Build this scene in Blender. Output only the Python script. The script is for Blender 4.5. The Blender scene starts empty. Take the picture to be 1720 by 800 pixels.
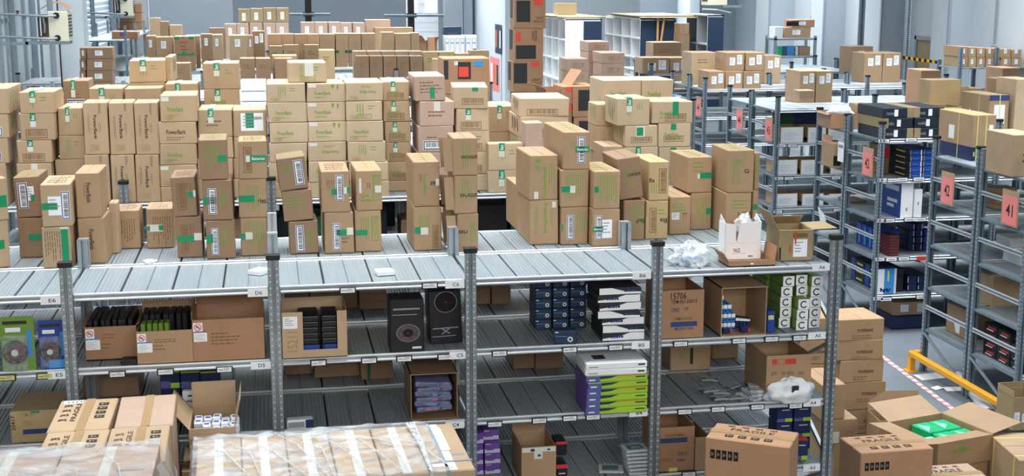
import bpy, math, random
from mathutils import Matrix, Vector
random.seed(7)
SC = bpy.context.scene
COL = SC.collection
# ---------------------------------------------------------------- camera
FPX, PITCH, YAW = 2247.45, 0.1888, 0.1789
CAM = Vector((1.2635, -8.3603, 1.9197))
FW = Vector((math.sin(YAW)*math.cos(PITCH), math.cos(YAW)*math.cos(PITCH), -math.sin(PITCH)))
RT = Vector((math.cos(YAW), -math.sin(YAW), 0))
UP = RT.cross(FW)
cam_data = bpy.data.cameras.new('camera')
cam_data.sensor_width = 36
cam_data.lens = FPX/1720*36
cam_data.clip_end = 200
cam_ob = bpy.data.objects.new('camera', cam_data)
COL.objects.link(cam_ob)
cam_ob.matrix_world = Matrix(((RT.x, UP.x, -FW.x, CAM.x), (RT.y, UP.y, -FW.y, CAM.y), (RT.z, UP.z, -FW.z, CAM.z), (0, 0, 0, 1)))
SC.camera = cam_ob
# ---------------------------------------------------------------- light
SC.view_settings.view_transform = 'Standard'
SC.view_settings.look = 'None'
SC.view_settings.gamma = 1
SC.view_settings.use_curve_mapping = False
SC.view_settings.exposure = 0.25
world = bpy.data.worlds.new('world'); SC.world = world
world.use_nodes = True
world.node_tree.nodes['Background'].inputs[0].default_value = (0.80, 0.92, 1.0, 1)
world.node_tree.nodes['Background'].inputs[1].default_value = 0.05
def area_lamp(name, x, y, z, sx, sy, power, col=(0.93, 0.97, 1.0)):
    l = bpy.data.lights.new(name, 'AREA'); l.shape = 'RECTANGLE'; l.size = sx; l.size_y = sy
    l.energy = power; l.color = col; l.spread = math.radians(105)
    o = bpy.data.objects.new(name, l); COL.objects.link(o); o.location = (x, y, z); return o
for x, y, sx, sy, p in [(1.5, 1.0, 9, 3.4, 320), (1.5, 6.5, 9, 5, 600), (1.5, 14, 9, 5, 680), (2.5, 23, 10, 6, 880),
                        (11, 4.5, 8, 5, 430), (11, 13.0, 8, 5, 560), (11, 23, 8, 6, 720), (4, 31.5, 14, 6, 540)]:
    area_lamp('overhead_lamp', x, y, 4.9, sx, sy, p)
area_lamp('overhead_lamp', 13.4, 33.5, 4.9, 1.6, 3, 160)  # lamp added to brighten the dark gap beside the partition
fw = area_lamp('front_fill_light', 3.5, -11.6, 3.3, 16, 2.6, 500, (1.0, .985, .96)); fw.rotation_euler = (math.radians(82), 0, 0); fw.data.spread = math.radians(140)  # fill light added behind the camera to lift the front faces
hw = area_lamp('rear_sheen_light', 5.5, 35.8, 4.0, 19, 1.6, 1400); hw.rotation_euler = (math.radians(-78), 0, 0); hw.data.spread = math.radians(170)  # unseen light added high at the back for sheen on tops and decks

# ---------------------------------------------------------------- pixel -> world
FZ = -2.47      # floor
LV = [None] + [0.0365-(6-n)*0.4735 for n in range(1, 7)]   # left shelf levels 1..6
def ray(px, py): return FW + RT*((px-860)/FPX) - UP*((py-400)/FPX)
def onZ(px, py, z): d = ray(px, py); return CAM + d*((z-CAM.z)/d.z)
def onY(px, py, y): d = ray(px, py); return CAM + d*((y-CAM.y)/d.y)
def onX(px, py, x): d = ray(px, py); return CAM + d*((x-CAM.x)/d.x)

# ---------------------------------------------------------------- materials
def lin(h):
    h = h.lstrip('#'); c = [int(h[i:i+2], 16)/255 for i in (0, 2, 4)]
    return tuple((v/12.92 if v < .04045 else ((v+.055)/1.055)**2.4) for v in c) + (1,)
MATS = {}
def mat(name, color, rough=0.7, metal=0.0, noise=0.0, nscale=6.0, rnd=0.0, bump=0.0, bscale=60.0, stretch=None, emit=0.0, spec=0.4):
    m = bpy.data.materials.new(name); m.use_nodes = True
    nt = m.node_tree; b = nt.nodes['Principled BSDF']
    c = lin(color) if isinstance(color, str) else color
    b.inputs['Base Color'].default_value = c
    b.inputs['Roughness'].default_value = rough
    b.inputs['Metallic'].default_value = metal
    b.inputs['Specular IOR Level'].default_value = spec
    last = None
    tc = nt.nodes.new('ShaderNodeTexCoord')
    mp = nt.nodes.new('ShaderNodeMapping'); nt.links.new(tc.outputs['Object'], mp.inputs[0])
    if stretch: mp.inputs['Scale'].default_value = stretch
    if noise > 0 or rnd > 0:
        nz = nt.nodes.new('ShaderNodeTexNoise'); nz.inputs['Scale'].default_value = nscale; nz.inputs['Detail'].default_value = 4
        nt.links.new(mp.outputs[0], nz.inputs['Vector'])
        mr = nt.nodes.new('ShaderNodeMapRange'); mr.inputs[1].default_value = .3; mr.inputs[2].default_value = .7
        mr.inputs[3].default_value = 1-noise; mr.inputs[4].default_value = 1+noise
        nt.links.new(nz.outputs[0], mr.inputs[0]); last = mr.outputs[0]
        if rnd > 0:
            oi = nt.nodes.new('ShaderNodeObjectInfo')
            mr2 = nt.nodes.new('ShaderNodeMapRange'); mr2.inputs[3].default_value = 1-rnd; mr2.inputs[4].default_value = 1+rnd
            nt.links.new(oi.outputs['Random'], mr2.inputs[0])
            mu = nt.nodes.new('ShaderNodeMath'); mu.operation = 'MULTIPLY'
            nt.links.new(last, mu.inputs[0]); nt.links.new(mr2.outputs[0], mu.inputs[1]); last = mu.outputs[0]
        vm = nt.nodes.new('ShaderNodeVectorMath'); vm.operation = 'SCALE'
        vm.inputs[0].default_value = c[:3]; nt.links.new(last, vm.inputs['Scale'])
        nt.links.new(vm.outputs[0], b.inputs['Base Color'])
    if bump > 0:
        n2 = nt.nodes.new('ShaderNodeTexNoise'); n2.inputs['Scale'].default_value = bscale; n2.inputs['Detail'].default_value = 2
        nt.links.new(mp.outputs[0], n2.inputs['Vector'])
        bp = nt.nodes.new('ShaderNodeBump'); bp.inputs['Strength'].default_value = bump; bp.inputs['Distance'].default_value = .01
        nt.links.new(n2.outputs[0], bp.inputs['Height']); nt.links.new(bp.outputs[0], b.inputs['Normal'])
    if emit > 0:
        b.inputs['Emission Color'].default_value = c; b.inputs['Emission Strength'].default_value = emit
    MATS[name] = m
    return m
def card(name, color): mat(name, color, rough=.6, noise=.07, nscale=5, rnd=.07, bump=.12, bscale=9, spec=.5)
card('tan', '#b39878'); card('kraft', '#a68867'); card('yellow', '#b79d72'); card('pale', '#c0a98a')
card('brown', '#8f7256'); card('rust', '#a27a5a'); card('olive', '#9a8662'); card('rosy', '#b89c88')
card('warm', '#b48a68'); card('inner', '#9d8260')
mat('paper', '#eef0f2', .6, noise=.03); mat('papergrey', '#d4d8dc', .6)
mat('green_tape', '#0f8a5c', .35, noise=.06); mat('clear_tape', '#d9d6cc', .3); mat('brown_tape', '#a98a63', .35, noise=.06)
mat('ink', '#33291f', .7); mat('ink_brown', '#7a5a36', .7); mat('ink_green', '#6f9a3c', .7); mat('ink_blue', '#2f4275', .7)
mat('ink_red', '#c8412f', .7); mat('ink_grey', '#8b8f98', .7); mat('ink_pale', '#a88a58', .7)
mat('steel', '#9aa3a9', .38, metal=.75, noise=.12, nscale=14, bump=.05)
mat('steel_blue', '#7f8f9a', .45, metal=.6, noise=.15, nscale=10)
mat('steel_bright', '#dfe4e8', .3, metal=.55)
mat('hole', '#c9d0d4', .5, metal=.2)
mat('black', '#17181b', .45); mat('charcoal', '#2b2b2d', .6); mat('navy', '#1d2b57', .45, noise=.08); mat('teal', '#1f5f5a', .5)
mat('blue', '#23479b', .4, noise=.08); mat('sky', '#3d8fd0', .45); mat('purple', '#6a4a9a', .45, noise=.12); mat('violet', '#5a5f9c', .45)
mat('lime', '#a6c93a', .45); mat('leaf', '#6f9238', .5, noise=.06); mat('white', '#f1f3f4', .45, noise=.02); mat('lilac', '#c9c3e0', .5)
mat('red', '#cf2f3c', .5); mat('orange', '#d9772c', .5); mat('pink', '#f08a86', .65, noise=.04); mat('wine', '#5a2222', .6)
mat('signal', '#e2a021', .45, noise=.04); mat('cream', '#d8d3bb', .5); mat('yellow_tag', '#d8d27a', .6); mat('mint', '#8fe0bd', .4)
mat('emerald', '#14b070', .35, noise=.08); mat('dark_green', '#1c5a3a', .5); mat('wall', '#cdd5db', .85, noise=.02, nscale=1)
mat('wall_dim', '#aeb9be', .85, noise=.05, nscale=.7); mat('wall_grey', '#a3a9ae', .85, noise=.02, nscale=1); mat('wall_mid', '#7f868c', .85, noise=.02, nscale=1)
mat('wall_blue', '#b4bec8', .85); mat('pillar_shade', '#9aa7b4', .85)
mat('floor', '#70787f', .5, noise=.08, nscale=1.2); mat('wood', '#c79a5e', .6, noise=.1, stretch=(1, 12, 1)); mat('plywood', '#b3a68c', .65, noise=.08)
mat('denim', '#22364e', .5); mat('wrap_black', '#1c2530', .45); mat('disc', '#54474a', .25, noise=.35, nscale=40); mat('lens', '#2a1f22', .08); mat('strap', '#8f9aa0', .4); mat('strap_yellow', '#d9d27c', .5); mat('copper', '#6d3a2c', .35, metal=.3, noise=.3, nscale=30)
mat('red_panel', '#e04a3c', .6); mat('blue_panel', '#2f8fd8', .6); mat('daylight', '#ffffff', .5, emit=1.1); mat('foam', '#d6dbdf', .5, bump=.5, bscale=25)
mat('bark', '#40362c', .7)
def zinc(name, color, scale):
    m = mat(name, color, .42, metal=.1, noise=.06, nscale=2, stretch=(7, .6, 1))
    nt = m.node_tree; b = nt.nodes['Principled BSDF']
    tc = nt.nodes.new('ShaderNodeTexCoord'); w = nt.nodes.new('ShaderNodeTexWave'); w.wave_type = 'BANDS'; w.bands_direction = 'X'
    w.inputs['Scale'].default_value = scale; w.inputs['Distortion'].default_value = .15
    nt.links.new(tc.outputs['Object'], w.inputs['Vector'])
    bp = nt.nodes.new('ShaderNodeBump'); bp.inputs['Strength'].default_value = .9; bp.inputs['Distance'].default_value = .006
    nt.links.new(w.outputs['Fac'], bp.inputs['Height']); nt.links.new(bp.outputs[0], b.inputs['Normal'])
zinc('deck', '#8f999e', 12)
def film(name, tint, alpha, sc):
    m = bpy.data.materials.new(name); m.use_nodes = True; nt = m.node_tree
    b = nt.nodes['Principled BSDF']; b.inputs['Base Color'].default_value = lin(tint); b.inputs['Roughness'].default_value = .18
    out = nt.nodes['Material Output']; tr = nt.nodes.new('ShaderNodeBsdfTransparent'); mx = nt.nodes.new('ShaderNodeMixShader')
    tc = nt.nodes.new('ShaderNodeTexCoord'); nz = nt.nodes.new('ShaderNodeTexNoise'); nz.inputs['Scale'].default_value = sc; nz.inputs['Detail'].default_value = 5
    nz.inputs['Distortion'].default_value = 1.4
    mp = nt.nodes.new('ShaderNodeMapping'); mp.inputs['Rotation'].default_value = (0, 0, .5); mp.inputs['Scale'].default_value = (1, 2.2, 1)
    nt.links.new(tc.outputs['Object'], mp.inputs[0]); nt.links.new(mp.outputs[0], nz.inputs['Vector'])
    mr = nt.nodes.new('ShaderNodeMapRange'); mr.inputs[1].default_value = .38; mr.inputs[2].default_value = .66
    mr.inputs[3].default_value = alpha*.35; mr.inputs[4].default_value = min(1, alpha*1.7)
    nt.links.new(nz.outputs[0], mr.inputs[0]); nt.links.new(mr.outputs[0], mx.inputs[0])
    nt.links.new(tr.outputs[0], mx.inputs[1]); nt.links.new(b.outputs[0], mx.inputs[2]); nt.links.new(mx.outputs[0], out.inputs[0])
    bp = nt.nodes.new('ShaderNodeBump'); bp.inputs['Strength'].default_value = .7; bp.inputs['Distance'].default_value = .02
    nt.links.new(nz.outputs[0], bp.inputs['Height']); nt.links.new(bp.outputs[0], b.inputs['Normal'])
    MATS[name] = m
film('film', '#e3e9ed', .3, 2.6); film('bag', '#eef3f6', .8, 14); film('blister', '#cfd8e2', .16, 20)

# ---------------------------------------------------------------- mesh builder
GL = {}
def glyphs(s):
    if s in GL: return GL[s]
    cu = bpy.data.curves.new('lettering', 'FONT'); cu.body = s; cu.resolution_u = 2; cu.offset = .012
    ob = bpy.data.objects.new('lettering', cu); COL.objects.link(ob)
    dg = bpy.context.evaluated_depsgraph_get(); dg.update()
    me = bpy.data.meshes.new_from_object(ob.evaluated_get(dg))
    v = [(p.co.x, p.co.y) for p in me.vertices]; f = [tuple(p.vertices) for p in me.polygons]
    bpy.data.objects.remove(ob); bpy.data.curves.remove(cu); bpy.data.meshes.remove(me)
    if v:
        x0 = min(a for a, _ in v); x1 = max(a for a, _ in v); y0 = min(b for _, b in v); y1 = max(b for _, b in v)
        v = [((a-x0)/(x1-x0), (b-y0)/(y1-y0)) for a, b in v]
    GL[s] = (v, f); return GL[s]
class MB:
    def __init__(s): s.v = []; s.f = []; s.m = []; s.mats = []; s.sm = False
    def mi(s, name):
        if name not in s.mats: s.mats.append(name)
        return s.mats.index(name)
    def add(s, vs, fs, m):
        o = len(s.v); s.v += [tuple(p) for p in vs]; k = s.mi(m)
        for f in fs: s.f.append(tuple(i+o for i in f)); s.m.append(k)
        return s
    def box(s, x0, x1, y0, y1, z0, z1, m, b=0.0, T=None, j=0.0):
        if b <= 0:
            vs = [Vector(p) for p in ((x0, y0, z0), (x1, y0, z0), (x1, y1, z0), (x0, y1, z0), (x0, y0, z1), (x1, y0, z1), (x1, y1, z1), (x0, y1, z1))]
            fs = [(3, 2, 1, 0), (4, 5, 6, 7), (0, 1, 5, 4), (1, 2, 6, 5), (2, 3, 7, 6), (3, 0, 4, 7)]
        else:
            vs = []; fs = []; c = {}
            X = (x0, x1); Y = (y0, y1); Z = (z0, z1)
            for i in (0, 1):
                for k in (0, 1):
                    for l in (0, 1):
                        sx, sy, sz = (1-2*i)*b, (1-2*k)*b, (1-2*l)*b
                        jj = Vector((random.uniform(-j, j), 0, random.uniform(-j, j)*.5 if l else 0)) if j else Vector()
                        p = Vector((X[i], Y[k], Z[l]))+jj
                        for a, d in (('x', (0, sy, sz)), ('y', (sx, 0, sz)), ('z', (sx, sy, 0))):
                            c[(i, k, l, a)] = len(vs); vs.append(p+Vector(d))
            def q(*k): fs.append(tuple(c[a] for a in k))
            q((0,0,0,'x'),(0,0,1,'x'),(0,1,1,'x'),(0,1,0,'x')); q((1,0,0,'x'),(1,1,0,'x'),(1,1,1,'x'),(1,0,1,'x'))
            q((0,0,0,'y'),(1,0,0,'y'),(1,0,1,'y'),(0,0,1,'y')); q((0,1,0,'y'),(0,1,1,'y'),(1,1,1,'y'),(1,1,0,'y'))
            q((0,0,0,'z'),(0,1,0,'z'),(1,1,0,'z'),(1,0,0,'z')); q((0,0,1,'z'),(1,0,1,'z'),(1,1,1,'z'),(0,1,1,'z'))
            for k in (0, 1):
                for l in (0, 1):
                    q((0,k,l,'y'),(1,k,l,'y'),(1,k,l,'z'),(0,k,l,'z')); q((k,0,l,'x'),(k,1,l,'x'),(k,1,l,'z'),(k,0,l,'z')); q((k,l,0,'x'),(k,l,1,'x'),(k,l,1,'y'),(k,l,0,'y'))
            for i in (0, 1):
                for k in (0, 1):
                    for l in (0, 1): q((i,k,l,'x'),(i,k,l,'y'),(i,k,l,'z'))
        if T: vs = [T @ p for p in vs]
        return s.add(vs, fs, m)
    def quad(s, o, ux, uy, m):
        o = Vector(o); ux = Vector(ux); uy = Vector(uy)
        return s.add([o, o+ux, o+ux+uy, o+uy], [(0, 1, 2, 3)], m)
    def slab(s, o, ux, uy, t, m):      # thin sheet with real thickness
        o = Vector(o); ux = Vector(ux); uy = Vector(uy); n = ux.cross(uy).normalized()*t
        vs = [o, o+ux, o+ux+uy, o+uy]; vs += [p-n for p in vs]
        return s.add(vs, [(0, 1, 2, 3), (7, 6, 5, 4), (0, 4, 5, 1), (1, 5, 6, 2), (2, 6, 7, 3), (3, 7, 4, 0)], m)
    def poly(s, pts, n, t, m):         # polygon sheet with thickness t along -n
        pts = [Vector(p) for p in pts]; n = Vector(n).normalized()*t; k = len(pts)
        return s.add(pts+[p-n for p in pts], [tuple(range(k)), tuple(range(2*k-1, k-1, -1))]+[(i, i+k, (i+1) % k+k, (i+1) % k) for i in range(k)], m)
    def tube(s, pts, r, m, n=8):
        pts = [Vector(p) for p in pts]; vs = []; fs = []
        for i, p in enumerate(pts):
            d = (pts[min(i+1, len(pts)-1)]-pts[max(i-1, 0)]).normalized()
            a = d.cross(Vector((0, 0, 1)) if abs(d.z) < .9 else Vector((1, 0, 0))).normalized(); b = d.cross(a)
            rr = r[i] if isinstance(r, (list, tuple)) else r
            for k in range(n):
                t = 2*math.pi*k/n; vs.append(p+a*rr*math.cos(t)+b*rr*math.sin(t))
        for i in range(len(pts)-1):
            for k in range(n): fs.append((i*n+k, i*n+(k+1) % n, (i+1)*n+(k+1) % n, (i+1)*n+k))
        fs.append(tuple(range(n-1, -1, -1))); fs.append(tuple((len(pts)-1)*n+k for k in range(n)))
        return s.add(vs, fs, m)
    def text(s, t, o, ux, uy, m):      # lettering filling the parallelogram o, ux, uy
        v, f = glyphs(t)
        if not v: return s
        o = Vector(o); ux = Vector(ux); uy = Vector(uy)
        return s.add([o+ux*a+uy*b for a, b in v], f, m)
    def build(s, name, parent=None, loc=None, rot=None, smooth=False):
        me = bpy.data.meshes.new(name); me.from_pydata(s.v, [], s.f)
        for n in s.mats: me.materials.append(MATS[n])
        me.polygons.foreach_set('material_index', s.m)
        if smooth: me.polygons.foreach_set('use_smooth', [True]*len(s.f))
        me.update()
        o = bpy.data.objects.new(name, me); COL.objects.link(o)
        if parent: o.parent = parent
        if loc is not None: o.location = loc
        if rot is not None: o.rotation_euler = rot
        return o
def tag(o, label=None, cat=None, group=None, kind=None):
    if label: o['label'] = label
    if cat: o['category'] = cat
    if group: o['group'] = group
    if kind: o['kind'] = kind
    return o
def empty(name, loc, rz=0.0):
    o = bpy.data.objects.new(name, None); COL.objects.link(o); o.location = loc; o.rotation_euler = (0, 0, rz); o.empty_display_size = .1
    return o
def struct(name, mb): return tag(mb.build(name), kind='structure')

# ---------------------------------------------------------------- room shell
XL, XR, YB = -3.6, 15.0, 36.0
mb = MB(); mb.box(-8, 20, -12, 40, FZ-.2, FZ, 'floor'); struct('floor', mb)
mb = MB(); mb.box(-8, 20, -12, 40, 5.0, 5.2, 'wall'); struct('ceiling', mb)
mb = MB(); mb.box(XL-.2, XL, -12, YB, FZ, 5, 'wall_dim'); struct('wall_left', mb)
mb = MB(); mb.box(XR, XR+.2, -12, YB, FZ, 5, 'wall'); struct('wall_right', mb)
mb = MB()   # back wall with a doorway opening
xd0, xd1 = onY(682, 30, YB).x, onY(736, 30, YB).x
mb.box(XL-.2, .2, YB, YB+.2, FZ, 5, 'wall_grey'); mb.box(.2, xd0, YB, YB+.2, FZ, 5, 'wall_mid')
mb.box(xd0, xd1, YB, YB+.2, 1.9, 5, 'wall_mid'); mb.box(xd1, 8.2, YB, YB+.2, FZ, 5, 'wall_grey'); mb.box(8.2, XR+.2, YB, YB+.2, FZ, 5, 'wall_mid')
struct('wall_back', mb)
mb = MB()   # roller door with a window strip letting daylight in
mb.box(xd0, xd1, YB-.02, YB+.02, FZ, 1.9, 'white')
for i in range(14): mb.box(xd0, xd1, YB-.03, YB-.02, FZ+.1+i*.3, FZ+.11+i*.3, 'papergrey')
wmid = (xd0+xd1)/2
for a, b in ((xd0+.05, wmid-.15), (wmid+.1, xd1-.05)): mb.box(a, b, YB-.035, YB-.02, .95, 1.75, 'daylight')
mb.box(xd0, xd1, YB-.04, YB-.02, 1.8, 1.9, 'ink_red'); struct('door_1', mb)
mb = MB()   # partition block in front of the back wall, right half
mb.box(8.0, 12.0, 30.0, YB, FZ, 5, 'wall'); struct('wall_partition', mb)
mb = MB()
mb.box(xd1+.15, xd1+.75, YB-.5, YB, FZ, 5, 'wall_grey'); mb.box(xd1+.8, xd1+1.1, YB-.3, YB, FZ, 5, 'wall_blue'); struct('trim_1', mb)
for i, (x1, y0, y1) in enumerate([(-2.05, 17.6, 18.1), (-1.78, 28.0, 28.5)]):     # columns in front of the left wall
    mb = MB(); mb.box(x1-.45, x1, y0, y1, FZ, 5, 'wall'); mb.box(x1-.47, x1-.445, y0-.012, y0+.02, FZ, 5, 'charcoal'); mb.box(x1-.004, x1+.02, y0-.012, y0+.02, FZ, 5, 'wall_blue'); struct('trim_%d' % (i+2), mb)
for i, (x0, y0, w) in enumerate([(14.5, 16.4, .7), (14.45, 19.3, .9), (14.45, 22.4, .8), (14.3, 25.6, 1.0), (13.9, 30.2, 1.0), (14.5, 12.4, .7)]):   # pilasters on the right wall; their near sides carry shade in the colour
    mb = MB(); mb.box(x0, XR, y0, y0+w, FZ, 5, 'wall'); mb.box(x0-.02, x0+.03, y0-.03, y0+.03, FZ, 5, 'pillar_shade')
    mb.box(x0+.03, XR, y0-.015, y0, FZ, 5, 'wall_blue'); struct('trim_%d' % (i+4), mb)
mb = MB()   # niche doorways on the right wall
mb.box(XR-.03, XR-.002, 17.35, 18.6, FZ, 0.72, 'olive'); mb.box(XR-.06, XR, 17.25, 17.35, FZ, .8, 'wall_grey'); mb.box(XR-.06, XR, 18.6, 18.68, FZ, .8, 'wall_grey'); mb.box(XR-.06, XR, 17.25, 18.68, .72, .8, 'wall_grey'); struct('door_2', mb)
mb = MB()
mb.box(XR-.03, XR-.002, 23.5, 24.3, FZ, 1.0, 'cream'); mb.box(XR-.06, XR, 23.4, 23.5, FZ, 1.08, 'wall_grey'); mb.box(XR-.06, XR, 24.3, 24.4, FZ, 1.08, 'wall_grey'); mb.box(XR-.06, XR, 23.4, 24.4, 1.0, 1.08, 'wall_grey'); struct('door_3', mb)
for n, (ya, yb2) in enumerate([(26.2, 31.0), (31.6, 35.6)]):   # roller shutters on the left wall
    mb = MB(); k = int((yb2-ya)/.02)
    for i in range(48):
        z = FZ+i*.155
        mb.add([(XL+.0, ya, z), (XL+.03, ya, z+.11), (XL+.005, ya, z+.155), (XL+.0, yb2, z), (XL+.03, yb2, z+.11), (XL+.005, yb2, z+.155)], [(0, 3, 4, 1), (1, 4, 5, 2)], 'wall_blue')
    for y in (ya-.06, yb2): mb.box(XL, XL+.07, y, y+.06, FZ, 5, 'steel_blue')
    struct('door_%d' % (n+4), mb)

for i, y in enumerate((18.8, 21.2, 23.6)):      # seams and shallow ribs between the wall panels
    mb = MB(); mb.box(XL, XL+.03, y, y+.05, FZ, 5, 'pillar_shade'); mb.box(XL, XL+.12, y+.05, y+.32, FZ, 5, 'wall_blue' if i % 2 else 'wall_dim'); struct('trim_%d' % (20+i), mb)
# ---------------------------------------------------------------- shelving racks
def post_mb(x, y, z0, z1, face, dots, m='steel', w=.07):
    dm = 'charcoal' if m == 'steel_bright' else 'hole'
    b = MB(); d = .045*face
    ya, yb = sorted((y, y+d))
    b.box(x-w/2, x-w*.13, ya, yb, z0, z1, m); b.box(x+w*.13, x+w/2, ya, yb, z0, z1, m)
    b.box(x-w*.14, x+w*.14, min(y+d*.35, yb), max(y+d*.35, yb), z0, z1, m)
    b.box(x-w*.03, x+w*.03, min(y+d*.1, yb), max(y+d*.1, yb), z0, z1, m)
    b.box(x-w*.75, x+w*.75, ya-.01, yb+.01, z0, z0+.006, m)
    if dots:
        z = z1-.07; e = y-.0015 if face > 0 else y+.0015
        while z > max(z0, -1.75):
            for sx in (-.31, .31):
                cx = x+w*sx; r = w*.085
                b.add([(cx+r*math.cos(a*math.pi/3), e, z+r*1.15*math.sin(a*math.pi/3)) for a in range(6)], [(0, 1, 2, 3, 4, 5)], dm)
            z -= .0415
    return b
def side_dots(b, x, y, z0, z1, m):
    z = z1-.07
    while z > z0:
        b.box(x-.0365, x-.0355, y+.008, y+.016, z, z+.014, m); b.box(x-.0365, x-.0355, y+.03, y+.038, z, z+.014, m); z -= .05
def beam_mb(x0, x1, y, z, face, m='steel_bright'):
    b = MB(); s = face
    def bx(ya, yb, za, zb, mm, bv=0): a, c = sorted((y+ya*s, y+yb*s)); b.box(x0, x1, a, c, z+za, z+zb, mm, bv)
    bx(-.002, .02, -.012, .001, m, .003); bx(.004, .016, -.031, -.012, 'steel'); bx(-.008, .018, -.045, -.029, m, .005)
    return b
def deck_mb(x0, x1, y0, y1, z, np=4, gaps=True):
    b = MB(); w = (x1-x0)/np
    for i in range(np):
        g = .006 if gaps else .002
        if i: b.box(x0+i*w-.02, x0+i*w+.02, y0+.01, y1-.01, z-.034, z-.027, 'charcoal')  # strip added under each panel gap to block light leaking down
        b.box(x0+i*w+g, x0+(i+1)*w-g, y0, y1, z-.028, z+random.uniform(-.003, .001), 'deck', .003)
        c = x0+(i+.5)*w; b.box(c-.0015, c+.0015, y0+.01, y1-.01, z, z+.0008, 'denim')
    return b
def rack(label, xs, y0, y1, levels, zc=.2464, dots=(True, False), np=4, pm='steel', z_floor=FZ, group=None, rails=False, caps=(True, False), posts=None, fb=True, endbrace=None):
    r = tag(empty('shelving_rack', (xs[0], y0, FZ)), label, 'shelving', group)
    inv = (-xs[0], -y0, -FZ)
    for i, x in enumerate(xs):
        for f, y, dt, cp in ((1, y0-.03, dots[0], caps[0]), (-1, y1+.03, dots[1], caps[1])):
            pb = post_mb(x, y, z_floor, zc-.02, f, dt, pm)
            if rails and i == 0: side_dots(pb, x, y if f > 0 else y-.045, z_floor, zc, 'hole')
            p = pb.build('upright_post', r, inv)
            if cp:
                c = MB(); a, b2 = sorted((y-.006*f, y+.05*f)); c.box(x-.044, x+.044, a, b2, zc-.035, zc, 'black', .004); c.build('post_cap', p)
            elif f < 0 or True:
                c = MB(); a, b2 = sorted((y-.0*f, y+.045*f)); c.box(x-.035, x+.035, a, b2, zc-.021, zc-.018, pm); c.build('post_top', p)
    for z in levels:
        for i in range(len(xs)-1):
            x0, x1 = xs[i]+.004, xs[i+1]-.004
            deck_mb(x0, x1, y0, y1, z, np).build('shelf', r, inv)
            beam_mb(xs[i]+.037, xs[i+1]-.037, y0-.008, z+.002, 1).build('beam', r, inv)
            if fb: beam_mb(xs[i]+.037, xs[i+1]-.037, y1+.008, z+.002, -1).build('beam', r, inv)
    for x in ([xs[0], xs[-1]] if rails != 'L' else [xs[0]]):
        k = MB()
        for z in levels:
            if rails:
                k.box(x-.022, x+.016, y0+.02, y1-.02, z-.03, z-.002, pm, .003)
                if z < -.1:
                    zz = z+.235
                    for dz in (0, .017, .034): k.box(x-.03, x-.012, y0+.012, y1-.012, zz+dz, zz+dz+.012, 'steel_bright' if dz != .017 else pm, .002)
        if rails:
            n = 3
            za, zb = levels[-1]-.05, z_floor+.12
            k.tube([(x-.02, y1, za), (x-.02, y0+.02, zb)], .018, 'steel', 6)
            k.build('end_frame', r, inv)
        else:
            q = MB()
            for j in range(len(levels)-1):
                za, zb = levels[j]-.06, levels[j+1]+.02
                if j % 2 == 0: za, zb = zb, za
                q.box(-.012, .012, 0, math.hypot(y1-y0, zb-za), -.012, .012, 'steel', 0, Matrix.Translation((x+.02, y0, za)) @ Matrix.Rotation(math.atan2(zb-za, y1-y0), 4, 'X'))
            q.build('side_brace', r, inv)
    return r
XSL = [-1.25+1.25*i for i in range(6)]
ROWY = [0, 3.47, 6.95, 10.6, 14.4, 18.3, 22.2, 26.0]
LVD = LV[:0:-1]    # levels from the top shelf down
rA = rack('long steel shelving rack in the foreground with shelves tagged A6 to E6', XSL, 0, .79, LVD, dots=(True, False))
rB = rack('steel shelving rack standing back to back behind the foreground rack', XSL, .86, 1.65, LVD, caps=(False, False), dots=(True, False), pm='steel_bright')
L2 = rack('steel shelving rack under the big wall of stacked green-printed cartons', XSL, 3.47, 4.26, LVD[:4], z_floor=FZ)
L2b = rack('rear half of the double rack carrying the big wall of cartons', XSL, 4.33, 5.12, LVD[:2], caps=(False, False), dots=(False, False))
RK = {}
for k, nm in ((2, 'third'), (3, 'fourth'), (4, 'fifth'), (5, 'sixth'), (6, 'seventh'), (7, 'eighth')):
    y = ROWY[k]
    RK[k] = rack('%s steel shelving rack row back from the foreground, left of the main aisle' % nm, ([-3.4, -2.45] if k in (4, 5) else [-2.45] if k == 3 else [])+XSL+{3: [6.25, 7.4], 7: [6.5]}.get(k, []), y, y+1.64, LVD[:2], dots=(False, False), caps=(True, False), np=4)

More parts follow.
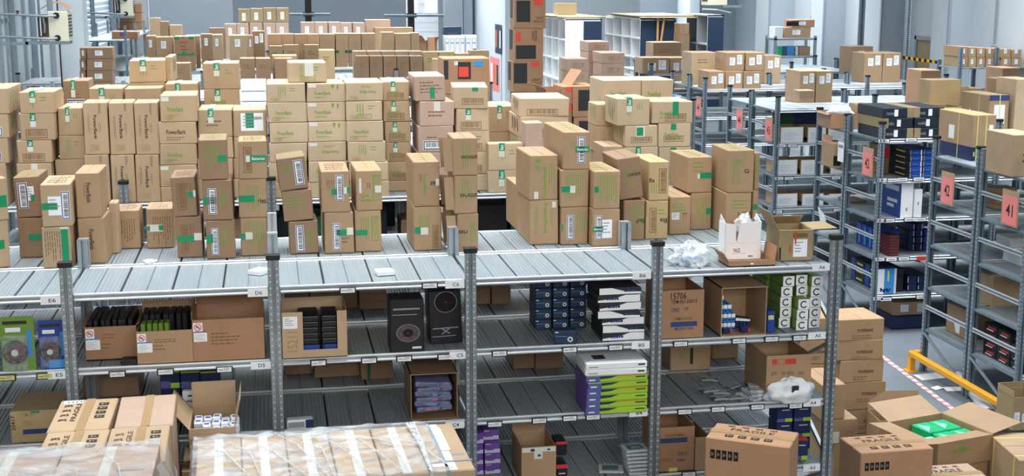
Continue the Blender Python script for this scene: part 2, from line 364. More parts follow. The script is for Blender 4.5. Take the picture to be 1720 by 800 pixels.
# price tags on the foreground rack: px, py of the middle on the beam, level
def price_tag(px, py, parent_lv, kind='white'):
    p = onY(px, py, -.018); b = MB(); w, h = .105, .042
    b.box(p.x-w/2, p.x+w/2, -.022, -.0165, p.z-h/2, p.z+h/2, 'black', .002)
    pa = 'yellow_tag' if kind == 'y' else 'paper'
    b.box(p.x-w*.42, p.x+w*.42, -.0245, -.022, p.z-h*.34, p.z+h*.36, pa)
    b.text('1%04d' % random.randint(3000, 6999), (p.x-w*.38, -.0252, p.z-h*.12), (w*.3, 0, 0), (0, 0, h*.24), 'ink')
    for i in range(3): b.box(p.x-w*.04, p.x+w*random.uniform(.2, .38), -.0252, -.0245, p.z+h*(.2-.16*i), p.z+h*(.2-.16*i)+.003, 'ink_grey')
    b.build('price_tag', rA, (1.25, 0, -FZ))
for lv, px, py, k in [(6, 584, 488, ''), (6, 722, 480, ''), (5, 12, 635, 'y'), (5, 76, 632, 'y'), (5, 197, 629, ''), (5, 278, 625, ''), (5, 377, 621, ''), (5, 535, 610, ''), (5, 620, 606, ''), (5, 679, 603, ''), (5, 748, 600, ''),
                      (5, 839, 594, ''), (5, 957, 588, ''), (5, 1034, 584, ''), (5, 1143, 578, ''), (5, 1241, 573, ''), (5, 1296, 570, ''), (5, 1343, 568, ''),
                      (4, 831, 713, ''), (4, 906, 707, ''), (4, 957, 703, ''), (4, 996, 701, ''), (4, 1150, 692, ''), (4, 1206, 688, ''), (4, 1272, 684, ''), (4, 1336, 682, ''), (3, 1157, 797, '')]:
    price_tag(px, py, lv, k)
for t, px, py in [('E6', 86, 505), ('D6', 433, 492), ('C6', 764, 478), ('B6', 1078, 463), ('A6', 1379, 449), ('E5', 98, 630), ('D5', 438, 614), ('C5', 771, 597), ('B5', 1076, 580), ('A5', 1372, 564), ('C4', 764, 714), ('B4', 1072, 694), ('A4', 1364, 677), ('A3', 1363, 786)]:
    p = onY(px, py, -.02); b = MB(); w, h = .125, .05
    b.slab((p.x-w/2, -.0225, p.z-h/2), (w, 0, 0), (0, 0, h), .002, 'paper')
    b.text(t, (p.x-.015, -.0235, p.z-.012), (.042, 0, 0), (0, 0, .024), 'ink_blue')
    b.build('location_tag', rA, (1.25, 0, -FZ))

# right-hand racks: rows run along X from the aisle, their end frames face the aisle
RX = [8.66+1.56*i for i in range(4)]
RL = [.02, -.49, -.98, -1.47, -1.96]
RR = {}
rows = [(3.45, 4.40, 5.38, 8.55, 'nearest'), (6.98, 7.95, 8.88, 8.66, 'second'), (10.85, 11.95, 13.0, 8.82, 'third'), (14.85, 15.75, 16.85, 9.0, 'fourth'), (19.1, 20.3, 21.5, 9.22, 'fifth')]
for i, (ya, ym, yc, x, nm) in enumerate(rows):
    xs = [x+1.56*j for j in range(4)]
    zl = RL if i < 3 else RL[:3]
    RR[i, 'f'] = rack('%s shelving rack right of the aisle, front half of its pair' % nm, xs, ya, ym-.06, zl, pm='steel_blue', rails=True, dots=(i < 3, False), np=3)
    RR[i, 'b'] = rack('%s shelving rack right of the aisle, rear half of its pair' % nm, xs, ym+.04, yc, zl, pm='steel_blue', rails=True, dots=(False, False), caps=(True, True), np=3)
def rtag(ri, px, py, red=False, w=.16):
    ya = rows[ri][0]-.02; p = onY(px, py, ya); b = MB(); x0 = rows[ri][3]
    b.box(p.x-w/2, p.x+w/2, ya-.006, ya, p.z-.028, p.z+.028, 'ink_red' if red else 'black'); 
    if not red:
        b.box(p.x-w*.44, p.x+w*.44, ya-.008, ya-.006, p.z-.02, p.z+.022, 'paper'); b.box(p.x-w*.3, p.x+w*.3, ya-.009, ya-.008, p.z-.006, p.z+.004, 'ink_grey')
    b.build('price_tag', RR[ri, 'f'], (-x0, -ya-.02, -FZ))
for px, py in [(1484, 237), (1530, 235), (1482, 303), (1498, 303), (1515, 302), (1543, 301), (1479, 371), (1493, 371), (1528, 369), (1546, 369), (1476, 436), (1497, 436), (1518, 435), (1474, 502), (1488, 503), (1548, 499)]: rtag(1, px, py)
rtag(1, 1550, 434, True)
for px, py in [(1312, 245), (1331, 245), (1308, 300), (1325, 300), (1404, 299), (1306, 356), (1407, 353)]: rtag(2, px, py)

# ---------------------------------------------------------------- cartons
class Face:      # maps photo pixels of a front face to carton-local x, z
    def __init__(s, xl, xr, yt, yb, w, h, d): s.a = (xl, xr, yt, yb, w, h, d); s.y = -d/2
    def p(s, px, py):
        xl, xr, yt, yb, w, h, d = s.a
        return (px-xl)/(xr-xl)*w-w/2, (yb-py)/(yb-yt)*h
    def r(s, x0, y0, x1, y1):
        a, zt = s.p(x0, y0); b, zb = s.p(x1, y1); w, h = s.a[4]/2-.004, s.a[5]-.004
        return max(a, -w), max(zb, .004), min(b, w), min(zt, h)
def lines(b, F, x0, y0, x1, y1, ink, vert, dens=1.0, seed=0):
    R = random.Random(seed); a, za, c, zc = F.r(x0, y0, x1, y1); e = F.y-.0012
    L = (c-a) if not vert else (zc-za); Wd = (zc-za) if not vert else (c-a)
    n = max(2, int(round(4*dens))); t = Wd/n*.32
    for i in range(n):
        q = (i+.5)/n*Wd; s = 0.0
        end = L*R.uniform(.55, 1)
        while s < end:
            k = L*R.uniform(.06, .2); k = min(k, end-s)
            if vert: b.box(a+q-t/2, a+q+t/2, e, F.y, zc-s-k, zc-s, ink)
            else: b.box(a+s, a+s+k, e, F.y, zc-q-t/2, zc-q+t/2, ink)
            s += k+L*.035
def barcode(b, y, a, za, c, zc, ink, seed=0):
    R = random.Random(seed); vert = (zc-za) > (c-a)
    u0, u1 = (za, zc) if vert else (a, c); u = u0+(u1-u0)*.08
    v0, v1 = (a, c) if vert else (za, zc); m0, m1 = v0+(v1-v0)*.24, v1-(v1-v0)*.14
    while u < u1-(u1-u0)*.08:
        k = (u1-u0)*R.choice((.012, .02, .03)); 
        if vert: b.box(m0, m1, y-.0008, y, u, u+k, ink)
        else: b.box(u, u+k, y-.0008, y, m0, m1, ink)
        u += k+(u1-u0)*R.choice((.014, .022, .03))
def frame(b, y, a, za, c, zc, t, ink):
    b.box(a, c, y-.001, y, zc-t, zc, ink); b.box(a, c, y-.001, y, za, za+t, ink); b.box(a, a+t, y-.001, y, za+t, zc-t, ink); b.box(c-t, c, y-.001, y, za+t, zc-t, ink)
def rtext(b, s, y, a, za, c, zc, ink, rot=0):
    W, H = c-a, zc-za
    o, ux, uy = {0: ((a, y, za), (W, 0, 0), (0, 0, H)), 90: ((c, y, za), (0, 0, H), (-W, 0, 0)), 180: ((c, y, zc), (-W, 0, 0), (0, 0, -H)), 270: ((a, y, zc), (0, 0, -H), (W, 0, 0))}[rot]
    b.text(s, o, ux, uy, ink)
def do_marks(o, body, F, marks, d, h):
    kids = []
    for i, mk in enumerate(marks):
        k = mk[0]; sd = int(sum(v*(3+j) for j, v in enumerate(mk[1:6]) if not isinstance(v, str))*7) & 0xffff
        if k in 'BWTw':
            a, za, c, zc = F.r(*mk[1:5]); b = MB(); y = F.y-.0015
            if k == 'B':
                b.box(a, c, y, F.y, za, zc, 'paper'); t = min(c-a, zc-za); frame(b, y, a+t*.05, za+t*.05, c-t*.05, zc-t*.05, t*.1, 'ink_blue'); barcode(b, y, a+t*.1, za+t*.1, c-t*.1, zc-t*.1, 'ink', sd); kids.append((b, 'barcode_label'))
            elif k == 'W':
                b.box(a, c, y, F.y, za, zc, mk[5] if len(mk) > 5 else 'paper'); R = random.Random(sd)
                n = 4
                for j in range(n):
                    z = zc-(zc-za)*(.2+.17*j); b.box(a+(c-a)*.1, a+(c-a)*R.uniform(.45, .9), y-.0008, y, z, z+(zc-za)*.05, 'ink_grey')
                kids.append((b, 'paper_label'))
            elif k == 'T':
                b.box(a, c, y-.0005, F.y, za, zc, 'green_tape')
                if c-a > .07 and len(mk) > 5: rtext(b, 'Batteries', y-.0012, a+(c-a)*.12, za+(zc-za)*.28, c-(c-a)*.1, zc-(zc-za)*.28, 'paper', 0)
                kids.append((b, 'packing_tape'))
            else:
                b.box(a, c, y, F.y, za, zc, 'clear_tape'); kids.append((b, 'packing_tape'))
        elif k == 'O':       # tape over the top seam, hanging down the front
            x, _ = F.p(mk[1], 0); hw = mk[2]*F.a[4]/(F.a[1]-F.a[0])/2; _, zd = F.p(0, mk[3]); b = MB(); zm = h-(h-zd)*.55
            b.box(x-hw, x+hw, F.y-.002, F.y, zm, h+.002, 'green_tape'); b.box(x-hw, x+hw, F.y-.002, F.y, max(zd, .01), zm, 'clear_tape')
            rtext(b, 'Batt', F.y-.0026, x-hw*.6, zm+.01, x+hw*.6, h-.01, 'paper', 90)
            b.box(x-hw, x+hw, F.y-.002, F.y+d*.3, h, h+.002, 'green_tape'); b.box(x-hw, x+hw, F.y+d*.3, d/2, h, h+.002, 'clear_tape'); kids.append((b, 'packing_tape'))
        elif k == 'b':
            a, za, c, zc = F.r(*mk[1:5]); frame(body, F.y, a, za, c, zc, min(c-a, zc-za)*.08, 'ink_brown'); barcode(body, F.y, a, za, c, zc, 'ink_brown', sd)
        elif k in 'gn': lines(body, F, *mk[1:5], ink={'g': 'ink_green', 'n': 'ink_brown'}[k] if len(mk) < 6 else mk[5], vert=abs(mk[4]-mk[2]) > abs(mk[3]-mk[1]), dens=abs(mk[4]-mk[2])/24 if abs(mk[4]-mk[2]) < abs(mk[3]-mk[1]) else abs(mk[3]-mk[1])/16, seed=sd)
        elif k == 'P':
            a, za, c, zc = F.r(*mk[2:6]); rtext(body, mk[1], F.y-.0012, a, za, c, zc, mk[6], mk[7] if len(mk) > 7 else 0)
        elif k == 'R':
            a, za, c, zc = F.r(*mk[1:5]); ink = mk[5] if len(mk) > 5 else 'ink_green'; frame(body, F.y, a, za, c, zc, min(c-a, zc-za)*.1, ink)
            lines(body, F, mk[1]+1.5, mk[2]+1.5, mk[3]-1.5, mk[4]-1.5, ink, abs(mk[4]-mk[2]) > abs(mk[3]-mk[1]), .8, sd)
        elif k == 'K':
            a, za, c, zc = F.r(*mk[1:5]); body.box(a, c, F.y-.001-.0004*i, F.y, za, zc, mk[5])
        elif k == 'F': 
            a, za, c, zc = F.r(*mk[1:5]); frame(body, F.y, a, za, c, zc, min(c-a, zc-za)*.07, mk[5])
    return kids
ALL = []
def carton(label, pos, w, d, h, m='tan', marks=(), face=None, yaw=0, tilt=0, cat='box', name='carton', group=None, top=None, seam='d', side=None, extra=None, bev=.006):
    b = MB(); b.box(-w/2, w/2, -d/2, d/2, 0, h, m, bev, j=min(.006, w*.015) if name.endswith('carton') and name != 'flat_carton' else 0)
    F = Face(*(face or (0, 100, 0, 100)), w, h, d)
    if seam == 'd': b.box(-.0012, .0012, -d/2+.01, d/2-.01, h-.001, h+.0012, 'ink_brown')
    elif seam == 'w': b.box(-w/2+.01, w/2-.01, -.0012, .0012, h-.001, h+.0012, 'ink_brown')
    if top:      # printing on the top flaps
        R = random.Random(int(w*1e5)); e = h+.0012
        for i in range(4):
            y = -d*.32+d*.18*i; x = -w*.32
            while x < w*.3:
                k = w*R.uniform(.04, .12); b.box(x, x+k, y, y+d*.035, h, e, top); x += k+w*.03
    if side:     # printing on both ends
        for sx in (-1, 1):
            xx = sx*(w/2); R = random.Random(int(h*1e5))
            for i in range(4):
                y = -d*.3+d*.15*i; L = h*R.uniform(.3, .7); b.box(min(xx, xx+sx*.0012), max(xx, xx+sx*.0012), y, y+d*.03, h*.85-L, h*.85, side)
    kids = do_marks(None, b, F, marks, d, h)
    if extra: extra(b, w, d, h, F)
    rot = (0, math.radians(tilt), math.radians(yaw))
    off = Vector((0, 0, 0))
    if tilt:
        pv = Vector((-w/2 if tilt < 0 else w/2, 0, 0)); off = pv - Matrix.Rotation(rot[1], 3, 'Y') @ pv
        off = Matrix.Rotation(rot[2], 3, 'Z') @ off
    o = b.build(name, None, Vector(pos)+off, rot)
    for kb, nm in kids: kb.build(nm, o)
    tag(o, label, cat, group); ALL.append(o)
    return o
SB = []          # every plain stacked carton: object, x, y, width, depth, height, z
def settle(obst=()):
    """keep neighbouring stacks from running into each other behind their fronts"""
    it = [dict(o=a[0], x0=a[1]-a[3]/2, x1=a[1]+a[3]/2, y0=a[2]-a[4]/2, y1=a[2]+a[4]/2, z0=a[6], z1=a[6]+a[5], w=a[3], d=a[4]) for a in SB if abs(a[0].rotation_euler.z) < .12 and abs(a[0].rotation_euler.y) < .03]
    for ps in range(3):
        for i, a in enumerate(it):
            for b in it[:i]+[dict(o=None, x0=q[0], x1=q[1], y0=q[2], y1=q[3], z0=FZ, z1=.25) for q in obst]:
                ox = min(a['x1'], b['x1'])-max(a['x0'], b['x0']); oy = min(a['y1'], b['y1'])-max(a['y0'], b['y0']); oz = min(a['z1'], b['z1'])-max(a['z0'], b['z0'])
                if min(ox, oy) < .002 or oz < .004: continue
                f, r = (a, b) if a['y0'] <= b['y0'] else (b, a)
                if b['o'] is None:
                    if a['y0'] < b['y0']-.12: a['y1'] = b['y0']-.004
                    elif abs(ox) < .14 and a['w'] > .2:
                        if (a['x0']+a['x1']) < (b['x0']+b['x1']): a['x1'] = b['x0']-.003
                        else: a['x0'] = b['x1']+.003
                    continue
                if r['y0']-f['y0'] > .14: f['y1'] = r['y0']-.004
                elif ox < .55*(r['x1']-r['x0']):
                    if (r['x0']+r['x1']) < (f['x0']+f['x1']): r['x1'] = f['x0']-.002
                    else: r['x0'] = f['x1']+.002
                else: 
                    k = f['y1']+.004-r['y0']; r['y0'] += k; r['y1'] += k
    for a in it:
        o = a['o']; o.location.x = (a['x0']+a['x1'])/2; o.location.y = (a['y0']+a['y1'])/2; o.scale = ((a['x1']-a['x0'])/a['w'], (a['y1']-a['y0'])/a['d'], 1)
POS = {1: [''], 2: ['lower', 'upper'], 3: ['bottom', 'middle', 'top'], 4: ['bottom', 'second lowest', 'second highest', 'top'], 5: ['bottom', 'second lowest', 'middle', 'second highest', 'top'], 6: ['bottom', 'second lowest', 'third lowest', 'third highest', 'second highest', 'top']}
def S(desc, Y, boxes, d=.34, m='tan', zb=None, yaw=0, group=None, side=None, top=None, name='carton', cat='box', seam='d', jit=1.2, kind='tan carton'):
    """one stack: boxes from the bottom up as (xl, xr, ytop[, ybottom], {options}); Y is the depth of the front face, or ('y', px row of its foot)"""
    z = LV[6] if zb is None else zb
    if isinstance(Y, tuple): Y = onZ((boxes[0][0]+boxes[0][1])/2, Y[1], z).y
    out = []
    for i, bx in enumerate(boxes):
        op = bx[3] if len(bx) > 3 else {}
        xl, xr, yt = bx[:3]; yb = op.get('yb')
        dd = op.get('d', d); yw = op.get('yaw', yaw)
        yb_px = None
        A = onY(xl, yt, Y); B = onY(xr, yt, Y); T = onY((xl+xr)/2, yt, Y)
        w = (B.x-A.x)/max(.6, math.cos(math.radians(yw))); h = T.z-z
        # pixel row of the foot, for the marks
        lo, hi = yt, yt+400
        for _ in range(30):
            mid = (lo+hi)/2
            if onY((xl+xr)/2, mid, Y).z > z: lo = mid
            else: hi = mid
        ynow = lo; Af = onY(xl, (yt+ynow)/2, Y); Bf = onY(xr, (yt+ynow)/2, Y)
        w = (Bf.x-Af.x)/max(.6, math.cos(math.radians(yw)))-.003
        cx = (Af.x+Bf.x)/2; a = math.radians(yw); jy = op.get('yaw', None)
        yr = yw if jy is not None or yw else random.uniform(-jit, jit)
        cy = Y+dd/2+op.get('dy', 0); 
        if yw: cx, cy = cx-math.sin(a)*dd/2, Y+math.cos(a)*dd/2+op.get('dy', 0)
        posw = POS.get(len(boxes), POS[6])[min(i, 5)]
        adj = op.get('k', kind)
        lab = op.get('label') or ('%s %s, %s' % (posw, adj, desc) if posw else '%s, %s' % (adj, desc)).strip()
        o = carton(lab, (cx, cy, z+.0008), w, dd, h-.002, op.get('m', m), op.get('k_', ()), (xl, xr, yt, ynow), yr, op.get('tilt', 0), cat, ('battery_carton' if group in ('cartons in the big wall on the second row', 'cartons stacked on the foreground rack') else name), group, op.get('top', top), op.get('seam', seam), op.get('side', side), op.get('extra'))
        out.append(o); z += h; SB.append([o, cx, cy, w, dd, h, z-h])
    return out
def open_carton(label, pos, w, d, h, m='tan', flaps=None, yaw=0, marks=(), face=None, t=.006, fl=None, group=None, cut=None, floor=True, name='carton', side_open=None):
    b = MB(); H = h
    if floor: b.box(-w/2, w/2, -d/2, d/2, 0, t, m)
    if side_open != 'f':
        if cut:   # front wall with a window cut down from the rim: (x0, x1, z0)
            b.box(-w/2, cut[0], -d/2, -d/2+t, 0, H, m); b.box(cut[1], w/2, -d/2, -d/2+t, 0, H, m); b.box(cut[0], cut[1], -d/2, -d/2+t, 0, cut[2], m)
        else: b.box(-w/2, w/2, -d/2, -d/2+t, 0, H, m)
    else: b.box(-w/2, w/2, -d/2, d/2, H-t, H, m)
    b.box(-w/2, w/2, d/2-t, d/2, 0, H, m); b.box(-w/2, -w/2+t, -d/2+t, d/2-t, 0, H, m); b.box(w/2-t, w/2, -d/2+t, d/2-t, 0, H, m)
    F = Face(*(face or (0, 100, 0, 100)), w, h, d)
    kids = do_marks(None, b, F, marks, d, h)
    o = b.build(name, None, pos, (0, 0, math.radians(yaw)))
    for kb, nm in kids: kb.build(nm, o)
    L0 = fl or min(w, d)/2
    for k, ang in (flaps or {}).items():
        L = L0
        if isinstance(ang, tuple): ang, L = ang
        a = math.radians(ang)
        if k in 'fb':
            sgn = -1 if k == 'f' else 1; o0 = Vector((-w/2+.003, sgn*d/2, h)); ux = Vector((w-.006, 0, 0)); dirv = Vector((0, sgn*math.sin(a), math.cos(a)))
        else:
            sgn = -1 if k == 'l' else 1; o0 = Vector((sgn*w/2, -d/2+.003, h)); ux = Vector((0, d-.006, 0)); dirv = Vector((sgn*math.sin(a), 0, math.cos(a)))
        fb = MB(); fb.slab(o0, ux, dirv*L, .004, m if ang > 60 else m); fb.build('flap', o)
    tag(o, label, 'box', group); ALL.append(o)
    return o

# ================================================================ front shelf (A6 to E6) stacks
G = 'cartons stacked on the foreground rack'
def row6(desc, ypx, boxes, **k): return S(desc, ('y', ypx), boxes, group=G, **k)
row6('at the left edge of the foreground rack', 452, [(-40, 14, 372, {'m': 'tan', 'yaw': 28, 'k_': [('T', -15, 405, 6, 420)], 'd': .3}), (-42, 10, 300, {'yaw': 28, 'k_': [('T', -18, 330, 9, 350)], 'd': .3})], kind='sideways tan carton with green tape', top='ink_green')
row6('left of the stack behind the leftmost capped post', 433, [(31, 74, 366, {'k_': [('T', 48, 393, 70, 404)]}), (26, 70, 297, {'tilt': -2, 'k_': [('B', 32, 307, 49, 351), ('W', 47, 314, 60, 338), ('T', 53, 328, 60, 338)]})], m='brown', d=.36, top='ink_green', kind='brown carton with green tape')
row6('directly behind the leftmost capped post', 451, [(72, 121, 381, {'k_': [('n', 76, 388, 104, 440), ('T', 105, 385, 117, 440), ('w', 104, 381, 118, 386)]}), (68, 119, 309, {'k_': [('B', 102, 322, 117, 369), ('W', 80, 330, 102, 362), ('T', 69, 341, 96, 352)]})], d=.42, top='ink', side='ink_pale', kind='tan carton with green tape')
row6('beside the leftmost bare post, brown lettering up its front', 443, [(132, 178, 366, {'k_': [('P', 'PowerBank', 150, 385, 159, 420, 'ink', 270)]}), (127, 169, 290, {'k_': [('P', 'PowerBank', 145, 307, 153, 341, 'ink', 270), ('n', 140, 310, 144, 340)]})], d=.42, m='kraft', kind='tan carton')
row6('tucked right of the brown-lettered pair by the leftmost bare post', 426, [(184, 199, 341, {})], d=.3, kind='tan carton seen edge on')
row6('single and squat with brown print, left of the open gap on the shelf', 418, [(193, 235, 353, {'k_': [('n', 203, 368, 228, 412)]})], d=.3, top='ink', m='kraft', kind='tan carton')
row6('single and squat with green and white tape across its middle', 417, [(246, 292, 350, {'k_': [('n', 256, 364, 288, 415), ('w', 246, 377, 274, 389), ('T', 246, 379, 252, 388), ('T', 267, 378, 274, 387)]})], d=.3, top='ink', m='kraft', kind='tan carton')
row6('in the narrow leaning stack third left of the second capped post', 433, [(296, 340, 364, {'k_': [('b', 304, 378, 316, 424), ('n', 318, 376, 328, 398), ('T', 295, 396, 326, 406), ('w', 326, 392, 339, 404)]}), (289, 331, 297, {'tilt': -1.5, 'k_': [('b', 298, 308, 314, 353), ('n', 314, 307, 324, 326), ('T', 316, 323, 326, 332), ('w', 326, 321, 332, 332)]})], d=.36, m='brown', top='ink', kind='brown carton')
row6('in the tall stack second left of the second capped post', 435, [(345, 394, 370, {'k_': [('B', 354, 383, 366, 428), ('T', 345, 393, 357, 408, 1), ('g', 368, 385, 384, 425)]}), (341, 391, 302, {'k_': [('B', 350, 316, 364, 360), ('T', 341, 331, 350, 343), ('w', 350, 331, 364, 343), ('g', 368, 320, 382, 355)]}), (334, 381, 234, {'k_': [('T', 365, 261, 384, 272), ('g', 343, 244, 372, 285)]})], d=.36, m='brown', top='ink_green', kind='brown carton')
row6('in the stack just left of the second capped post', 430, [(403, 449, 366, {'k_': [('T', 403, 392, 412, 402), ('w', 412, 390, 424, 402), ('g', 412, 372, 445, 425)]}), (400, 448, 301, {'k_': [('T', 398, 328, 427, 339), ('P', 'ries', 433, 333, 447, 342, 'ink'), ('g', 414, 312, 436, 360)]}), (400, 448, 236, {'k_': [('b', 408, 247, 422, 290), ('T', 419, 261, 448, 272, 1), ('w', 412, 261, 419, 272)]})], d=.32, m='kraft', top='ink_green', kind='tan carton')
row6('in the leaning stack right of the second capped post', 427, [(486, 535, 372, {'tilt': -1.5, 'k_': [('B', 497, 379, 511, 423), ('g', 515, 385, 526, 420)]}), (477, 528, 321, {'tilt': -4, 'k_': [('g', 486, 328, 520, 350)]}), (469, 518, 266, {'tilt': -6, 'k_': [('B', 497, 272, 512, 314), ('g', 478, 278, 492, 300)]})], d=.3, m='brown', top='ink_green', kind='crooked brown carton')
row6('in the pair left of centre with white barcode and green tape', 426, [(544, 594, 357, {'k_': [('B', 558, 375, 571, 420), ('T', 565, 386, 582, 396, 1), ('w', 582, 383, 595, 395), ('n', 573, 398, 588, 410)]}), (539, 588, 287, {'k_': [('B', 564, 294, 577, 337), ('T', 557, 317, 566, 327), ('T', 583, 315, 590, 325), ('w', 576, 315, 583, 326), ('n', 548, 302, 562, 318)]})], d=.5, m='kraft', top='ink', kind='brown carton')
row6('in the pair with a tall green box printed on its right side', 423, [(597, 642, 354, {'k_': [('T', 598, 386, 618, 395), ('R', 625, 363, 637, 405), ('g', 606, 365, 622, 412)]}), (597, 641, 286, {'k_': [('R', 625, 294, 637, 337), ('w', 602, 299, 606, 324), ('w', 629, 312, 642, 324), ('n', 614, 307, 622, 318), ('g', 606, 325, 622, 340)]})], d=.5, m='kraft', top='ink_green', kind='tan carton')
row6('in the pair left of the third capped post', 421, [(695, 742, 347, {'k_': [('T', 694, 381, 706, 392), ('w', 706, 382, 719, 394), ('b', 726, 378, 736, 420), ('g', 702, 362, 722, 400)]}), (694, 739, 271, {'k_': [('P', 'PowerBank', 711, 292, 717, 328, 'ink_green', 270), ('n', 704, 293, 709, 312), ('P', 'as', 723, 305, 732, 311, 'ink', 180), ('w', 732, 301, 739, 312)]})], d=.5, m='kraft', top='ink_green', kind='tan carton')
nst = row6('in the stack with torn open sides behind the third capped post', 424, [(768, 804, 359, {'k_': [('P', 'ries', 769, 386, 785, 394, 'ink', 180), ('R', 790, 374, 799, 405)]}), (763, 802, 295, {'k_': [('P', 'atteries', 772, 325, 801, 333, 'ink', 180), ('g', 774, 303, 792, 345)]}), (761, 803, 231, {'k_': [('P', 'atteries', 775, 261, 803, 268, 'ink', 180), ('g', 776, 240, 792, 290)]})], d=.34, m='kraft', kind='tan carton')
for o, ang in zip(nst, (30, 26, 22)):      # torn end flaps standing out to the left
    w2 = o.dimensions.x/2; h2 = o.dimensions.z; b = MB()
    bb = [Vector(c) for c in o.bound_box]; x0 = min(c.x for c in bb); zt = max(c.z for c in bb)
    for y0, y1, a in ((-.165, -.01, ang), (.01, .165, ang-12)):
        b.poly([(x0, y0, .02), (x0-math.sin(math.radians(a))*.11, y0, .05+.02*random.random()), (x0-math.sin(math.radians(a))*.115, y1, .06), (x0, y1, .02), ][::1], (0, 0, 1), .004, 'inner')
    b.slab((x0, -.16, .03), (-.09*math.sin(math.radians(ang+18)), -.01, 0), (-.012, 0, zt*.85), .004, 'kraft'); b.slab((x0, .05, .03), (-.1*math.sin(math.radians(ang+10)), .02, 0), (-.02, 0, zt*.8), .004, 'kraft')
    b.build('flap', o)
row6('low, left of the vertical green-lettered pair right of centre', 389, [(869, 886, 312, {})], d=.5, m='kraft', kind='tan carton seen edge on')
row6('in the pair with big vertical green lettering right of centre', 411, [(890, 939, 336, {'k_': [('P', 'PowerBank', 914, 341, 921, 393, 'ink_green', 270), ('n', 898, 345, 905, 395, 'ink_green'), ('w', 928, 339, 935, 349), ('n', 924, 350, 930, 395, 'ink_green')]}), (888, 937, 260, {'k_': [('P', 'PowerBank', 910, 278, 917, 331, 'ink_green', 90), ('K', 898, 267, 907, 272, 'ink_green'), ('K', 898, 277, 905, 283, 'ink_green'), ('w', 896, 322, 903, 334), ('n', 920, 275, 932, 325, 'ink_green')]})], d=.5, m='kraft', kind='tan carton')
row6('in the three-high stack topped by the long taped carton', 411, [(942, 988, 348, {'k_': [('B', 952, 361, 964, 402), ('T', 940, 376, 946, 386), ('g', 968, 355, 984, 400)]}), (941, 989, 285, {'k_': [('T', 942, 313, 957, 322), ('w', 957, 312, 966, 324), ('g', 950, 292, 980, 340)]}), (946, 991, 221, {'d': .72, 'k_': [('B', 970, 230, 983, 274), ('T', 967, 246, 991, 256, 1), ('g', 958, 236, 968, 260)]})], d=.34, m='kraft', top='ink_green', kind='tan carton')
row6('in the pair left of the rightmost bare post', 414, [(995, 1041, 351, {'k_': [('B', 1000, 362, 1011, 402), ('W', 1010, 369, 1028, 400), ('T', 988, 380, 1013, 389, 1)]}), (996, 1041, 287, {'k_': [('T', 988, 313, 1004, 323, 1), ('g', 1005, 295, 1036, 345)]})], d=.5, m='kraft', top='ink_green', kind='tan carton with green tape')
row6('crooked beside the rightmost bare post, black upside-down print', 404, [(1047, 1083, 336, {'k_': [('P', 'BatP', 1068, 368, 1085, 375, 'ink', 180), ('g', 1060, 345, 1080, 395)]}), (1043, 1083, 266, {'tilt': -7, 'k_': [('P', 'atteri', 1060, 293, 1082, 300, 'ink', 180), ('P', 'Power', 1058, 282, 1064, 316, 'ink_green', 270)]})], d=.45, m='brown', kind='brown carton')
row6('yellowish, in the narrow pair right of the rightmost bare post', 402, [(1085, 1122, 337, {'k_': [('b', 1091, 349, 1103, 391), ('P', 'Ba', 1109, 367, 1121, 375, 'ink', 180), ('g', 1105, 350, 1120, 362)]}), (1089, 1123, 271, {'k_': [('b', 1106, 283, 1119, 325), ('P', 'Ba', 1089, 299, 1099, 306, 'ink'), ('g', 1092, 308, 1104, 325)]})], d=.45, m='yellow', kind='yellow tan carton')
row6('single and low, between the yellowish pair and the corner stack', 394, [(1124, 1160, 330, {'k_': [('W', 1127, 357, 1140, 369, 'papergrey'), ('P', 'TT', 1145, 358, 1154, 367, 'ink_brown'), ('g', 1128, 340, 1156, 356)]})], d=.5, m='kraft', kind='tan carton')
row6('in the two-high stack second from the right on the foreground rack', 386, [(1160, 1195, 324, {'k_': [('T', 1186, 350, 1195, 360), ('g', 1168, 332, 1190, 375)]}), (1154, 1196, 263, {'k_': [('T', 1175, 290, 1196, 300), ('w', 1171, 292, 1175, 300), ('g', 1163, 270, 1190, 290)]})], d=.45, m='kraft', top='ink_green', kind='tan carton')
row6('in the front of the rightmost two-high stack', 396, [(1220, 1262, 324, {'k_': [('P', 'Bat 1', 1240, 356, 1262, 362, 'ink', 180), ('g', 1230, 334, 1258, 352)]}), (1223, 1267, 252, {'k_': [('R', 1231, 268, 1243, 308), ('P', 'G', 1251, 284, 1259, 291, 'ink'), ('g', 1244, 268, 1252, 282)]})], d=.42, m='kraft', top='ink_green', kind='tan carton')
row6('behind the rightmost two-high stack, only its right end showing', 392, [(1264, 1274, 319, {'k_': [('T', 1263, 343, 1274, 352)]}), (1268, 1277, 256, {'k_': [('R', 1269, 264, 1275, 304)]})], d=.36, m='kraft', kind='tan carton')

